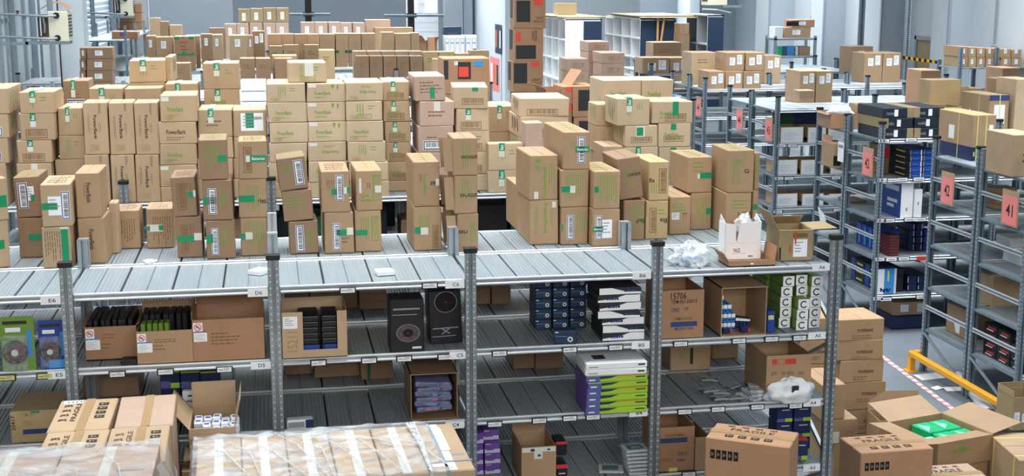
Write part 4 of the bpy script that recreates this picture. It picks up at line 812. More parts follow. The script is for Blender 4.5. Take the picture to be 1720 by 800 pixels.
# keyboard boxes
Yk = onZ(1045, 574, L5).y
kz = [(.0, .052, 1), (.054, .05, 0), (.108, .05, 1), (.162, .05, 0), (.216, .05, 1), (.27, .05, 1), (.324, .045, 0)]
for i, (z, h, s) in enumerate(kz):
    sh = (.04, .04, .04, 0, 0, 0, 0)[i]
    X0, X1 = onY(1005, 540, Yk).x+sh, onY(1075, 540, Yk).x+sh
    def ex(b, w, d, h, F, s=s):
        b.box(-w*.5, w*.5, -d/2-.001, -d/2, h*.02, h*.98, 'white'); b.poly([(-w*.5, -d/2-.002, h*.98), (-w*.5, -d/2-.002, h*.3), (-w*.1, -d/2-.002, h*.55), (w*.15, -d/2-.002, h*.98)] if s else [(w*.5, -d/2-.002, h*.98), (-w*.2, -d/2-.002, h*.98), (w*.1, -d/2-.002, h*.45), (w*.5, -d/2-.002, h*.3)], (0, -1, 0), .001, 'charcoal')
        for k in range(5): b.box(-w*.3+w*.06*k if s else w*.1+w*.06*k, -w*.25+w*.06*k if s else w*.15+w*.06*k, -d/2-.003, -d/2, h*.35, h*.65, 'blue' if k % 2 else 'navy')
    carton('white and black keyboard box, %s of the pile on the B5 shelf' % (['bottom', 'second', 'third', 'fourth', 'fifth', 'sixth', 'top'][i]), ((X0+X1)/2, Yk+.17-(.03 if i > 2 else 0)+.03, L5+z+.001), X1-X0, .34, h, 'charcoal', (), None, random.uniform(-2, 2), 0, 'box', 'keyboard_box', 'keyboard boxes', None, None, extra=ex)
# bay A upper shelf
OC('open carton with handwritten 15706 and blue print, MADE IN CHINA', 1112, 1182, 488, 570, L5, .4, 'rust', [('P', '15706', 1126, 492, 1152, 503, 'ink'), ('P', 'ITEM NO 358713', 1127, 504, 1170, 510, 'ink'), ('P', 'C/NO.', 1127, 517, 1142, 524, 'ink_blue'), ('P', '17', 1150, 517, 1156, 522, 'ink'), ('P', 'DIMENSION', 1132, 533, 1163, 538, 'ink_brown'), ('K', 1127, 541, 1171, 549, 'ink_blue'), ('P', 'MADE IN CHINA', 1134, 550, 1166, 555, 'ink_blue')], {'b': (0, .08)})
oA = OC('carton lying with its open front showing small blue packs', 1212, 1288, 483, 568, L5, .4, 'kraft', (), None, side_open='f')
p = oA.location; bbw = max(Vector(c).x for c in oA.bound_box)
for c2 in range(5):
    for r in range([4, 3, 3, 2, 0][c2]):
        carton('small light blue pack, column %s, %s from the bottom, in the open-fronted carton' % (nth[c2], nth[r]), (p.x-bbw+.034+.029*c2, p.y-.02, p.z+.008+.064*r), .028, .16, .063, 'sky', (), None, 0, 0, 'pack', 'boxed_pack', 'small light blue packs', None, None, extra=lambda b, w, d, h, F: (b.box(-w*.45, w*.45, -d/2-.001, -d/2, h*.55, h*.95, 'white'), b.box(-w*.3, w*.3, -d/2-.0016, -d/2, h*.2, h*.4, 'navy')))
for i in range(4): carton('navy and white tube pack, %s from the left, in the open-fronted carton' % nth[i], (p.x-.0+.03*i, p.y-.05+.01*i, p.z+.008), .026, .05, .095-.007*i, 'navy', (), None, random.uniform(-6, 6), 0, 'pack', 'boxed_pack', 'navy and white tube packs', None, None, extra=lambda b, w, d, h, F: (b.box(-w*.5, w*.5, -d/2-.001, -d/2, h*.7, h*.9, 'white'), b.box(-w*.5, w*.5, -d/2-.001, -d/2, h*.05, h*.12, 'red')))
for i, dx in enumerate((-.1, .03)): carton('navy pack lying flat %s at the mouth of the open-fronted carton' % ['left', 'right'][i], (p.x+dx, p.y-.13, p.z+.008), .06, .05, .035, 'navy', (), None, 4, 0, 'pack', 'boxed_pack', None, None, None, extra=lambda b, w, d, h, F: b.box(w*.3, w*.5, -d/2-.001, -d/2, 0, h, 'red'))
CB('blue and yellow carton bottle pack left of the ring-printed boxes', 1289, 1302, 523, 559, L5, .12, 'blue', extra=lambda b, w, d, h, F: b.box(-w*.4, w*.3, -d/2-.001, -d/2, h*.6, h*.8, 'yellow_tag'), name='product_box')
# white-ended green boxes printed with a ring
def ex_ring(b, w, d, h, F):
    b.box(-w*.49, w*.49, -d/2-.001, -d/2, h*.01, h*.99, 'white'); n = 22; r = min(w, h)*.37; y = -d/2-.0022
    for k in range(n):
        t0, t1 = math.radians(38+k*13.2), math.radians(38+(k+1)*13.2)
        b.add([(r*math.cos(t0), y, h*.48+r*math.sin(t0)), (r*math.cos(t1), y, h*.48+r*math.sin(t1)), (r*.62*math.cos(t1), y, h*.48+r*.62*math.sin(t1)), (r*.62*math.cos(t0), y, h*.48+r*.62*math.sin(t0))], [(0, 1, 2, 3)], 'charcoal' if k % 3 else 'ink_grey')
for nm, x0, x1, yb, n, hh in [('leftmost', 1308, 1327, 551, 5, .0735), ('second', 1333, 1352, 545, 5, .0735), ('third, nearer', 1337, 1356, 555, 3, .0735), ('rightmost', 1357, 1376, 551, 5, .0735)]:
    Yc = max(.03, onZ((x0+x1)/2, yb, L5).y); a, c = onY(x0, yb-9, Yc).x, onY(x1, yb-9, Yc).x
    dp = .14 if nm.startswith('third') else .25
    if nm == 'second': Yc = .19; a, c = onY(1334, 478, Yc).x, onY(1353, 478, Yc).x
    for r in range(n): carton('white-ended green box with a grey ring, %s of the %s pile' % ((POS[5] if n == 5 else POS[3])[r], nm), ((a+c)/2+random.uniform(-.003, .003)+(.004*r), Yc+dp/2, L5+r*hh+.001), c-a, dp, hh-.0015, 'leaf', (), None, random.uniform(-1.5, 1.5), 0, 'box', 'product_box', 'ring-printed green boxes', None, None, extra=ex_ring)
for r in range(5): carton('green box seen from its long side left of the ring-printed piles, %s' % POS[5][r], (onY(1297, 500, .4).x, .55, L5+r*.0735+.001), .085, .3, .072, 'leaf', (), None, 0, 0, 'box', 'product_box', 'plain green sided boxes', None, None)
# level 4
CB('old wooden-looking carton with faded blue print on the E4 shelf', 18, 104, 690, 744, L4, .4, 'yellow', [('P', 'ITEM NO.', 36, 693, 60, 699, 'ink_pale'), ('P', 'C/NO.', 37, 707, 55, 715, 'ink_pale'), ('K', 38, 721, 80, 729, 'ink_blue'), ('P', '20417', 19, 697, 26, 722, 'ink', 90), ('T', 53, 688, 68, 694)])
CB('long dim carton deep on the D4 shelf', 138, 234, 634, 668, L4, .4, 'brown')
for i, x in enumerate((270, 304, 337)):
    CB('purple and lime box, %s of three on the D4 shelf' % nth[i], x, x+33, 622, 690, L4, .2, 'navy', name='product_box', group='purple and lime boxes', extra=lambda b, w, d, h, F: (b.box(-w*.48, w*.0, -d/2-.001, -d/2, h*.55, h*.72, 'violet'), b.box(w*.02, w*.48, -d/2-.001, -d/2, h*.55, h*.68, 'lime'), b.box(-w*.48, w*.48, -d/2-.001, -d/2, h*.93, h*.97, 'lime'), b.box(-w*.2, w*.3, -d/2-.0015, -d/2, h*.3, h*.33, 'paper')))
carton('white hanging pack with black print before the purple boxes', (onY(319, 660, .12).x, .16, L4+.001), .1, .05, .25, 'white', (), None, 0, 0, 'pack', 'boxed_pack', None, None, None, extra=lambda b, w, d, h, F: (b.box(-w*.15, w*.15, -d/2-.001, -d/2, h*.85, h*.89, 'ink'), b.box(-w*.25, w*.25, -d/2-.001, -d/2, h*.7, h*.76, 'ink_grey'), b.box(-w*.5, w*.5, -d/2-.001, -d/2, 0, h*.45, 'navy')))
CB('low dim carton at the back of the C4 shelf, left of a green-striped one', 528, 604, 612, 634, L4, .3, 'brown', group=GLW)
CB('low dim carton with a green stripe at the back of the C4 shelf', 606, 660, 610, 638, L4, .3, 'brown', extra=lambda b, w, d, h, F: b.box(-w*.3, -w*.2, -d/2-.001, -d/2, 0, h, 'dark_green'))
CB('dim carton at the far left back of the C4 shelf', 478, 524, 612, 630, L4, .3, 'brown', group=GLW)
carton('clear blister pack with a grey card beside the second capped post', (onZ(504, 718, L4).x, onZ(504, 718, L4).y, L4+.001), .17, .08, .06, 'papergrey', (), None, 3, 0, 'pack', 'blister_pack', None, None, None, extra=lambda b, w, d, h, F: (b.box(w*.2, w*.5, -d/2-.002, -d/2, h*.1, h, 'navy'), b.box(-w*.45, w*.15, -d/2-.002, -d/2, h*.2, h*.8, 'ink_grey')))
oS = OC('carton open towards the aisle holding bundled blue blister packs', 690, 769, 628, 705, L4, .42, 'brown', (), None, side_open='f')
p = oS.location; w = max(Vector(c).x for c in oS.bound_box)
for i in range(6):
    c = MB(); c.box(-.115, .115, -.12, .12, 0, .03, 'violet', .004); c.box(-.1, .1, -.121, -.12, .006, .02, 'navy'); c.box(-.06+.02*i, .03, -.1215, -.121, .008, .018, 'sky' if i % 2 else 'ink_red')
    o = c.build('blister_pack', None, (p.x, p.y-.05, p.z+.045+i*.033), (0, math.radians((-4, 3, -5, 4, -3, 5)[i]*.6), math.radians((3, -4, 2, -3, 4, -2)[i]))); sh = MB(); sh.box(-.12, .12, -.125, .125, -.002, .034, 'blister', .006); sh.build('plastic_shell', o)
    tag(o, 'blue-violet blister pack, %s of the bundle in the open carton' % ['bottom', 'second', 'third', 'fourth', 'fifth', 'top'][i], 'blister pack', 'bundled blue blister packs'); ALL.append(o)
for i, (a, b2) in enumerate([(862, 898), (900, 946)]): CB('dim carton at the back of the B4 shelf, %s one' % ['left', 'right'][i], a, b2, 592, 620, L4, .35, 'brown', group=GLW)
# graphics tablets
Yt = onZ(1036, 697, L4).y+.02
for i in range(8):
    X0, X1 = onY(985, 690, Yt).x, onY(1087, 690, Yt).x; white = i > 5
    def ex(b, w, d, h, F, white=white, i=i):
        if white: b.box(-w*.45, -w*.3, -d/2-.001, -d/2, h*.3, h*.45, 'ink_grey'); b.box(w*.35, w*.46, -d/2-.001, -d/2, h*.4, h*.65, 'ink'); b.box(-w*.32, -w*.12, -d*.2, d*.1, h, h+.001, 'denim')
        else:
            b.box(-w*.5, -w*.28, -d/2-.0012, -d/2, .001, h-.001, 'violet'); b.poly([(-w*.28, -d/2-.002, h*.98), (-w*.28, -d/2-.002, h*.5), (-w*.12, -d/2-.002, h*.6), (w*.02, -d/2-.002, h*.98)], (0, -1, 0), .001, 'denim'); b.box(w*.3, w*.46, -d/2-.0014, -d/2, h*.55, h*.75, 'dark_green'); b.box(-w*.46, -w*.36, -d/2-.0018, -d/2, h*.3, h*.5, 'paper'); b.box(w*.0, w*.5, -d/2-.0013, -d/2, h*.88, h*.99, 'orange') if i % 2 else None; b.box(-w/2-.001, -w/2, -d/2, d/2, 0, h, 'purple')
    carton('%s flat box, %s of the pile at the right of the B4 shelf' % ('white' if white else 'lime and violet', ['bottom', 'second', 'third', 'fourth', 'fifth', 'sixth', 'seventh', 'top'][i]), ((X0+X1)/2-.004*(i > 5), Yt+.16, L4+i*.0445+.001), X1-X0, .32, .0435, 'white' if white else 'lime', (), None, random.uniform(-2, 2) if i != 4 else 3, 0, 'box', 'product_box', 'flat boxes piled on the B4 shelf', None, None, extra=ex)
CB('tan carton with a dark strip at the back of the A4 shelf', 1126, 1194, 584, 623, L4, .35, 'kraft', [('K', 1159, 585, 1164, 612, 'ink'), ('g', 1140, 590, 1150, 606)])
CB('low carton behind the tan one at the back of the A4 shelf', 1196, 1240, 580, 603, L4, .3, 'kraft')
OC('large open carton with red warning icons on the A4 shelf', 1287, 1362, 597, 672, L4, .42, 'kraft', [('K', 1296, 603, 1304, 612, 'ink_red'), ('F', 1306, 603, 1316, 612, 'ink_red'), ('K', 1318, 603, 1336, 612, 'ink_red'), ('P', 'ETI', 1296, 624, 1304, 630, 'ink_brown'), ('P', '20 803', 1312, 624, 1332, 630, 'ink_brown'), ('P', 'OCK', 1340, 625, 1350, 631, 'ink_brown')], {'b': (0, .06)})
for i, (px, py, yw) in enumerate([(1192, 640, -20), (1230, 652, 35), (1190, 662, 10), (1211, 662, -12), (1210, 672, 2), (1233, 671, 8)]):
    p = onZ(px, py, L4); b = MB(); b.box(-.06, .06, -.04, .04, 0, .012, 'charcoal', .003); b.box(-.055, .055, -.04, -.022, .012, .014, 'papergrey'); b.box(-.055, -.02, -.0395, -.035, .013, .0145, 'lime'); b.box(-.03, .04, -.01, .03, .012, .016, 'ink_grey')
    o = b.build('small_pack', None, (p.x, p.y, L4+.001+(.014 if i == 2 else 0)), (0, 0, math.radians(yw))); s = MB(); s.box(-.065, .065, -.045, .045, .0, .022, 'blister', .004); s.build('plastic_bag', o)
    tag(o, 'small grey accessory pack in clear film, %s' % ['left rear of the scatter', 'right rear of the scatter', 'left middle of the scatter', 'centre of the scatter', 'front left of the scatter', 'front right of the scatter'][i], 'pack', 'scattered accessory packs'); ALL.append(o)
p = onZ(1266, 668, L4)
for i in range(3): 
    b = MB(); b.box(-.05, .05, -.09, .09, 0, .02, 'bag', .004); b.box(-.035, .035, -.07, .07, .003, .012, 'denim'); b.box(-.04, .02, -.05+.02*i, -.03+.02*i, .02, .022, 'paper')
    o = b.build('film_bag', None, (p.x+.03*i-.03, p.y+.02*i, L4+.001+.022*i), (0, 0, math.radians(25-20*i))); tag(o, 'film bag of blue-grey parts, %s of three beside the white bag' % ['bottom', 'middle', 'top'][i], 'bag', 'film bags of parts'); ALL.append(o)
p = onZ(1331, 677, L4); o = blob('crumpled white plastic carrier bag on the A4 shelf edge', 'carrier_bag', 'plastic bag', (p.x, p.y+.06, L4+.001), .17, .1, .1, 'foam', 8, .17, n=30)
b = MB(); b.box(-.02, .03, -.095, -.085, .08, .13, 'charcoal', .004); b.build('bag_handle_gap', o)
# level 3
Yp = onZ(820, 797, L3).y
for c2, (a, b2, n) in enumerate([(795, 812.5, 4), (813.5, 841, 3)]):
    X0, X1 = onY(a, 780, Yp).x, onY(b2, 780, Yp).x
    for r in range(n+1 if c2 else n): carton('violet and white box, %s column, %s from the bottom, by the third post' % (['left', 'right'][c2], nth[r]), ((X0+X1)/2, Yp+.1+(.06 if c2 and r == 3 else 0), L3+r*.0745+.001), X1-X0-.003, .2, .073, 'purple', (), None, random.uniform(-1.5, 1.5), 0, 'box', 'product_box', 'violet and white boxes', None, None, extra=lambda b, w, d, h, F: (b.box(-w*.48, w*.48, -d/2-.001, -d/2, 0.002, h*.4, 'lilac'), b.box(-w*.4, w*.1, -d/2-.0015, -d/2, h*.3, h*.6, 'purple'), b.box(-w*.44, -w*.1, -d/2-.0015, -d/2, h*.86, h*.93, 'lilac')))
OC('tall open carton sealed with white printed tape on the B3 shelf', 876, 934, 751, 812, L3, .36, 'kraft', [('w', 876, 752, 934, 760), ('w', 897, 760, 911, 772), ('K', 891, 754, 898, 759, 'ink_blue'), ('K', 903, 764, 908, 768, 'ink_blue'), ('K', 919, 755, 924, 758, 'ink_blue')], {'b': (0, .1)})
for i in range(2): CB('red and black box, %s of two beside the tall white-taped carton' % ['lower', 'upper'][i], 935, 953-i*2, 781-i*18, 812-i*23, L3 if i == 0 else L3+.12, .16, 'black', name='product_box', group='red and black boxes', extra=lambda b, w, d, h, F: (b.box(-w/2-.001, w/2+.001, -d/2-.001, -d/2, h*.75, h, 'red'), b.box(-w*.3, w*.3, -d/2-.0012, -d/2, h*.4, h*.46, 'papergrey'))) if i == 0 else None
carton('upper red and black box beside the tall white-taped carton', (onY(944, 770, .1).x, .2, L3+.135), .075, .16, .1, 'black', (), None, 0, 0, 'box', 'product_box', 'red and black boxes', None, None, extra=lambda b, w, d, h, F: b.box(-w/2-.001, w/2+.001, -d/2-.001, -d/2, h*.8, h, 'red'))
bpy.context.view_layer.update()
for i in range(7):
    p = onZ(1068, 795, L3); b = MB(); b.box(-.085, .085, -.07, .07, 0, .012, 'papergrey', .005); b.box(-.06, .05, -.045, .05, .012, .016, 'dark_green', .003); b.box(-.03, .03, -.02, .01, .016, .0172, 'emerald')
    o = b.build('memory_pack', None, (p.x+.012*(6-i)*.4, p.y+.03, L3+.001+i*.027), (0, 0, math.radians(random.uniform(-4, 4)))); s = MB(); s.box(-.09, .09, -.075, .075, .0, .024, 'blister', .005); s.build('plastic_shell', o)
    tag(o, 'clear plastic pack with a green card, %s of the pile by the fourth post' % ['bottom', 'second', 'third', 'fourth', 'fifth', 'sixth', 'top'][i], 'blister pack', 'piled green card packs'); ALL.append(o)
p = onZ(1026, 790, L3); b = MB(); b.box(-.085, .085, -.07, .07, 0, .012, 'papergrey', .005); b.box(-.06, .05, -.04, .05, .012, .016, 'dark_green', .003); b.box(-.08, .05, .05, .068, .012, .0135, 'yellow_tag')
o = b.build('memory_pack', None, (p.x, p.y, L3+.001), (0, 0, math.radians(-12))); s = MB(); s.box(-.09, .09, -.075, .075, .0, .024, 'blister', .005); s.build('plastic_shell', o); tag(o, 'clear plastic pack with a green card lying alone before its pile', 'blister pack'); ALL.append(o)
OC('carton with upside-down blue print standing open on the A3 shelf', 1104, 1166, 718, 793, L3, .38, 'rust', [('P', 'DIMENSION', 1118, 729, 1149, 734, 'ink_brown', 180), ('K', 1109, 736, 1154, 744, 'ink_blue'), ('P', 'C/NO.', 1138, 760, 1154, 766, 'ink_blue', 180), ('P', 'ITEM NO', 1136, 772, 1152, 776, 'ink_blue', 180), ('n', 1108, 769, 1132, 775), ('K', 1124, 786, 1138, 792, 'yellow_tag')], {'b': (0, .05)})
OC('narrow open tan carton between the printed carton and the FRAGILE one', 1168, 1192, 735, 793, L3, .36, 'kraft', (), None)
def ex_nav(b, w, d, h, F): b.box(-w*.48, w*.0, -d/2-.001, -d/2, h*.02, h*.22, 'violet'); b.box(w*.02, w*.48, -d/2-.001, -d/2, h*.02, h*.24, 'lime'); b.box(-w*.2, w*.3, -d/2-.0015, -d/2, h*.75, h*.79, 'paper')
Yn = onZ(1345, 770, L3).y+.1
for c2, (a, b2) in enumerate([(1304, 1331), (1333, 1362)]):
    X0, X1 = onY(a, 720, Yn).x, onY(b2, 720, Yn).x
    for r in range(3): carton('navy and lime box, %s column, %s of the A3 shelf pile' % (['left', 'right'][c2], POS[3][r]), ((X0+X1)/2, Yn+.08, L3+r*.118+.001), X1-X0-.002, .16, .117, 'navy', (), None, 0, 0, 'box', 'product_box', 'navy and lime boxes', None, None, extra=ex_nav)
CB('single navy and lime box with a red top standing before its pile', 1337, 1358, 741, 774, L3, .09, 'navy', name='product_box', extra=lambda b, w, d, h, F: (ex_nav(b, w, d, h, F), b.box(-w/2, w/2, -d/2, d/2, h, h+.001, 'red')), yaw=-8)

# ================================================================ rows farther back
GF = 'cartons on the far shelving rows'
# tall pile of dark-panelled cartons
Yg = 10.75
zb = LV[6]
gst = S('of the tall pile with black panels', Yg, [
    (866, 916, 155, {'k_': [('K', 880, 158, 900, 192, 'charcoal')]}),
    (862, 912, 103, {'k_': [('K', 862, 106, 885, 140, 'charcoal'), ('K', 892, 104, 906, 112, 'red_panel'), ('P', 'GREAT', 893, 132, 909, 136, 'ink'), ('P', 'BASSIL KIT', 891, 138, 910, 142, 'ink')]}),
    (864, 912, 48, {'k_': [('K', 866, 76, 900, 99, 'charcoal'), ('K', 866, 54, 874, 70, 'red_panel'), ('P', 'GREAT', 893, 52, 897, 68, 'ink', 270), ('P', 'BASSIL', 898, 52, 902, 70, 'ink', 270)]}),
    (865, 917, -2, {'k_': [('K', 868, 1, 891, 37, 'charcoal'), ('K', 897, 0, 912, 9, 'red_panel'), ('P', 'GREAT', 901, 28, 914, 32, 'ink'), ('P', 'BASSIL KIT', 897, 34, 914, 38, 'ink')]})],
    d=.45, m='rust', kind='tan carton with black panel', yaw=0, group=GF)
for o in gst:
    b = MB(); bb = [Vector(c) for c in o.bound_box]; x0 = min(c.x for c in bb); zt = max(c.z for c in bb)
    b.box(x0-.0012, x0, -.05, .15, zt*.35, zt*.95, 'charcoal'); b.build('printed_panel', o)
S('right of the big column with hand holes', 7.05, [(965, 1001, 197, {'k_': [('K', 973, 203, 995, 235, 'charcoal')]}), (963, 1000, 144, {'k_': [('K', 971, 151, 993, 186, 'charcoal'), ('K', 998, 148, 1000, 158, 'sky')]})], d=.5, m='rust', kind='carton with black panel', group=GF)
S('beside the black-panelled pair, red label near its edge', 7.1, [(944, 962, 176, {'k_': [('K', 956, 177, 962, 186, 'red_panel')]}), (942, 962, 145, {'k_': [('K', 949, 146, 961, 154, 'red_panel')]})], d=.5, m='rust', kind='brown carton', group=GF)
b = MB(); q0 = onY(930, 147, 7.08); q1 = onY(956, 170, 7.08)
o = open_carton('open carton with raised lid flap behind the big column with hand holes', (onY(930, 150, 7.3).x, 7.35, onY(930, 176, 7.1).z), .3, .4, .18, 'rust', {'r': (35, .26), 'l': (60, .12)}, 6)
S('carrying the open flapped carton, hidden behind the big column', 7.08, [(908, 944, 210, {}), (908, 944, 176, {})], d=.5, m='rust', kind='brown carton', group=GF)
# carton with red and blue labels
S('with black panel, red square and blue sticker behind the barcoded column', 7.0, [(748, 822, 205, {}), (746, 823, 158, {}), (745, 823, 98, {'k_': [('K', 745, 101, 753, 133, 'charcoal'), ('K', 769, 104, 791, 133, 'charcoal'), ('K', 770.5, 112, 787, 129, 'red_panel'), ('K', 796, 103, 812, 111, 'blue_panel'), ('W', 763, 103, 769, 109)], 'label': 'carton with black panel, red square and blue sticker behind the barcoded column'})], d=.5, m='rust', kind='brown carton', group=GF)
# rows of plain cartons: (desc, Y, bottom row, [(xl, xr)], ytop, marks, mat)
def far_row(desc, Y, xs, yt, k='n', m='kraft', zb=None, d=.4, kind='carton', g=GF, hs=None, yb=None, W=None):
    n = len(xs); od = ['first', 'second', 'third', 'fourth', 'fifth', 'sixth', 'seventh', 'eighth', 'ninth']
    for i, (a, b2) in enumerate(xs):
        z = LV[6] if zb is None else zb; y_t = yt[i] if isinstance(yt, (list, tuple)) else yt
        if yb: z = onY(a, yb, Y).z
        lab = '%s, %s from left %s' % (kind, od[i], desc) if n > 1 else '%s %s' % (kind, desc)
        ft = 0
        S('', Y, [(a, b2, y_t, {'label': lab, 'k_': am(k, a, b2, y_t, y_t+28)})], d=d, m=m if isinstance(m, str) else m[i % len(m)], zb=z, group=g, jit=1.5)
far_row('of dusky cartons behind the leaning brown-printed column', 18.35, [(599, 620), (621, 643), (644, 666), (667, 688), (689, 710)], 94, 'n', 'brown', kind='upright brown carton')
far_row('behind the dusky upright cartons', 18.85, [(594, 616), (618, 640), (641, 663), (664, 686), (687, 709)], 86, '', 'tan', kind='pale carton')
far_row('of stamped cartons right of the dusky upright ones', 18.5, [(711, 736), (737, 764), (766, 790), (790, 822)], [87, 87, 90, 85], 'n', ('yellow', 'yellow', 'tan', 'tan'), kind='tan carton')
far_row('half hidden left of the red-squared carton', 15.6, [(728, 746)], 99, '', 'kraft', kind='small brown carton', zb=LV[6], d=.3)
far_row('of upright cartons with a green band', 22.3, [(451, 472), (473, 494), (495, 515), (516, 536), (537, 563), (564, 584), (586, 607), (608, 631)], [57, 57, 57, 57, 57, 56, 56, 56], '', 'kraft', kind='tan carton')
far_row('right of the green-banded row', 22.4, [(641, 662), (664, 690), (690, 704)], [54, 56, 55], '', 'kraft', kind='tan carton')
for o in [a for a in ALL if 'green band' in a['label']]:
    bb = [Vector(c) for c in o.bound_box]; x0 = min(c.x for c in bb); x1 = max(c.x for c in bb); y0 = min(c.y for c in bb); zt = max(c.z for c in bb); b = MB()
    b.box(x0-.0015, x0+.07, y0-.0015, y0, zt*.42, zt*.5, 'dark_green'); b.box(x1-.07, x1+.0015, y0-.0015, y0, zt*.42, zt*.5, 'dark_green'); b.box(x0+.07, x1-.07, y0-.0012, y0, zt*.45, zt*.465, 'ink_pale'); b.build('strapping_band', o)
far_row('before the green-banded row', 22.0, [(453, 475), (477, 502), (512, 536)], [77, 75, 75], 'n', 'kraft', kind='small brown carton', d=.22)
far_row('long and low behind the green-banded row', 26.1, [(630, 694)], 46, '', 'kraft', kind='long flat carton')
far_row('of the purple-topped ones, highest at the back', 26.3, [(400, 420), (421, 442), (443, 464), (465, 485)], [15, 14, 13, 13], 'q', 'olive', zb=onY(440, 37, 26.3).z, kind='carton')
far_row('of flapped cartons with long white labels under the purple-topped ones', 26.25, [(377, 398), (399, 419), (420, 441), (443, 463), (464, 486)], [40, 39, 38, 38, 38], 'q', 'rosy', kind='carton')
far_row('of flapped cartons with long white labels behind the green-banded row', 26.3, [(506, 529), (530, 551), (552, 572), (573, 592), (593, 613)], [37, 37, 37, 38, 38], 'q', 'rosy', kind='carton')
far_row('with a purple-edged lid near the back wall', 26.5, [(615, 656)], 33, '', 'rosy', kind='wide carton')
far_row('of those with shipping labels right of the green-cornered one', 22.3, [(338, 361), (357, 374), (386, 416), (417, 426)], [57, 58, 59, 59], 'q', ('brown', 'tan', 'tan', 'kraft'), kind='carton')
far_row('with two papers, left end of the green-banded row', 22.5, [(424, 445)], 52, 'W', 'brown', kind='brown carton')
far_row('of the two at the left rear by the wall', 22.3, [(246, 263), (262, 291)], [60, 62], 'q', 'kraft', kind='brown carton')
S('square, corners and edges bound with green tape, at the left rear', 22.1, [(293, 327, 61, {'label': 'square carton edged with green tape corners at the left rear', 'k_': [('K', 293, 61, 302, 66, 'green_tape'), ('K', 305, 61, 311, 64, 'green_tape'), ('K', 318, 61, 327, 66, 'green_tape'), ('K', 293, 90, 327, 93, 'green_tape'), ('K', 306, 86, 312, 91, 'green_tape'), ('K', 322, 88, 327, 92, 'green_tape'), ('P', 'FRAGILE', 301, 69, 317, 73, 'ink_red'), ('n', 303, 75, 317, 86)]})], d=.5, m='rust', group=GF)
far_row('right of the green-cornered carton', 22.6, [(329, 336)], 60, '', 'kraft', kind='carton edge')
far_row('of battered cartons on the rearmost left rack', 26.2, [(252, 270), (270, 284), (286, 306), (352, 378)], [30, 36, 42, 47], '', ('tan', 'brown', 'tan', 'brown'), kind='carton')
far_row('of the two left of the lone top carton', 14.5, [(404, 429), (430, 455)], [98, 98], 'n', 'brown', kind='dark brown carton')
far_row('behind the lone top carton of the grid', 14.9, [(458, 500)], 93, '', 'kraft', kind='tan carton')
far_row('just left of the lone top carton of the grid', 14.55, [(462, 492)], 98, '', 'brown', kind='dusky carton')
far_row('tall with a white top label behind the green-lettered grid', 14.5, [(537, 563)], 84, 'n', 'yellow', kind='yellow tan carton')
far_row('dark, between pale flapped cartons left of centre', 14.6, [(292, 320)], 106, 'n', 'brown', kind='dark carton')
# dark brown pile by the left wall
for c, xs in enumerate(((134, 145), (146, 189))):
    zz = LV[6]; S('of the brown pile beside the left pillar, %s column' % ('rear left' if c == 0 else 'wider'), 11.2 if c == 0 else 11.1, [(xs[0], xs[1], 160, {'k_': am('q', *xs, 160, 178)}), (xs[0], xs[1], 138, {'k_': am('q', *xs, 138, 158)}), (xs[0], xs[1], 119, {'k_': am('q', *xs, 119, 138)}), (xs[0], xs[1], 99, {'k_': am('q', *xs, 99, 119)}), (xs[0], xs[1], 80, {'k_': am('q', *xs, 80, 99)})], d=.4, m='brown', kind='dark brown carton', group=GF)
# blue banded flat packs
zz = onY(325, 62, 26.2).z; st = []
for i in range(6):
    a = onY(311, 60-i*3.6, 26.2); c = onY(336, 60-i*3.6, 26.2); h = .045; 
    o = carton('blue and white flat pack, %s of the pile at the left rear' % POS[6][i], ((a.x+c.x)/2, 26.5, LV[6]+.28+i*.052), c.x-a.x, .4, .05, 'white' if i != 5 else 'pale', (), None, random.uniform(-2, 2), 0, 'box', 'flat_pack', 'blue and white flat packs', seam=None, extra=lambda b, w, d, h, F: b.box(-w/2, w/2, -d/2-.001, -d/2, .008, .034, 'blue'))
o = carton('low carton carrying the pile of blue and white flat packs', (onY(323, 60, 26.2).x, 26.5, LV[6]+.001), .4, .5, .277, 'kraft', (), None, 0, 0, 'box', 'carton', GF)
# dark boxes and grey crates right rear
far_row('with white lettering on the crates at the right rear', 26.4, [(746, 775)], 45, 'n', 'denim', kind='dark blue box', zb=onY(760, 59, 26.4).z, d=.35)
cr = onY(760, 80, 26.3)
for i, (a, b2) in enumerate([(747, 781), (782, 801)]):
    A = onY(a, 70, 26.3); Bq = onY(b2, 70, 26.3); zt = onY(a, 59.5, 26.3).z; h = zt-LV[6]
    b = MB(); w = Bq.x-A.x; b.box(-w/2, w/2, -.2, .2, 0, h, 'foam', .008); n = 4 if i == 0 else 2
    for k in range(n):
        x = -w/2+w*(k+.5)/n; frame(b, -.2, x-w/n*.38, h*.12, x+w/n*.38, h*.85, .012, 'ink_grey'); b.box(x-w/n*.25, x+w/n*.25, -.2012, -.2, h*.6, h*.68, 'ink_grey'); b.box(x-w/n*.25, x+w/n*.25, -.2012, -.2, h*.3, h*.5, 'papergrey')
    o = b.build('crate', None, ((A.x+Bq.x)/2, 26.5, LV[6]+.001)); tag(o, ['wider pale grey crate at the right rear under a dark blue box', 'narrower pale grey crate at the right rear by the posters'][i], 'crate'); ALL.append(o)
# leaning broken carton
o = open_carton('battered carton tipped on its corner at the back by the bright door', (onY(723, 60, 26.3).x, 26.85, LV[6]+.001), .36, .3, .38, 'rust', {'f': (50, .16), 'l': (40, .2), 'r': (100, .12)}, 30)
far_row('small before the battered tipped carton at the back', 26.15, [(721, 731)], 62, '', 'rust', kind='little carton')
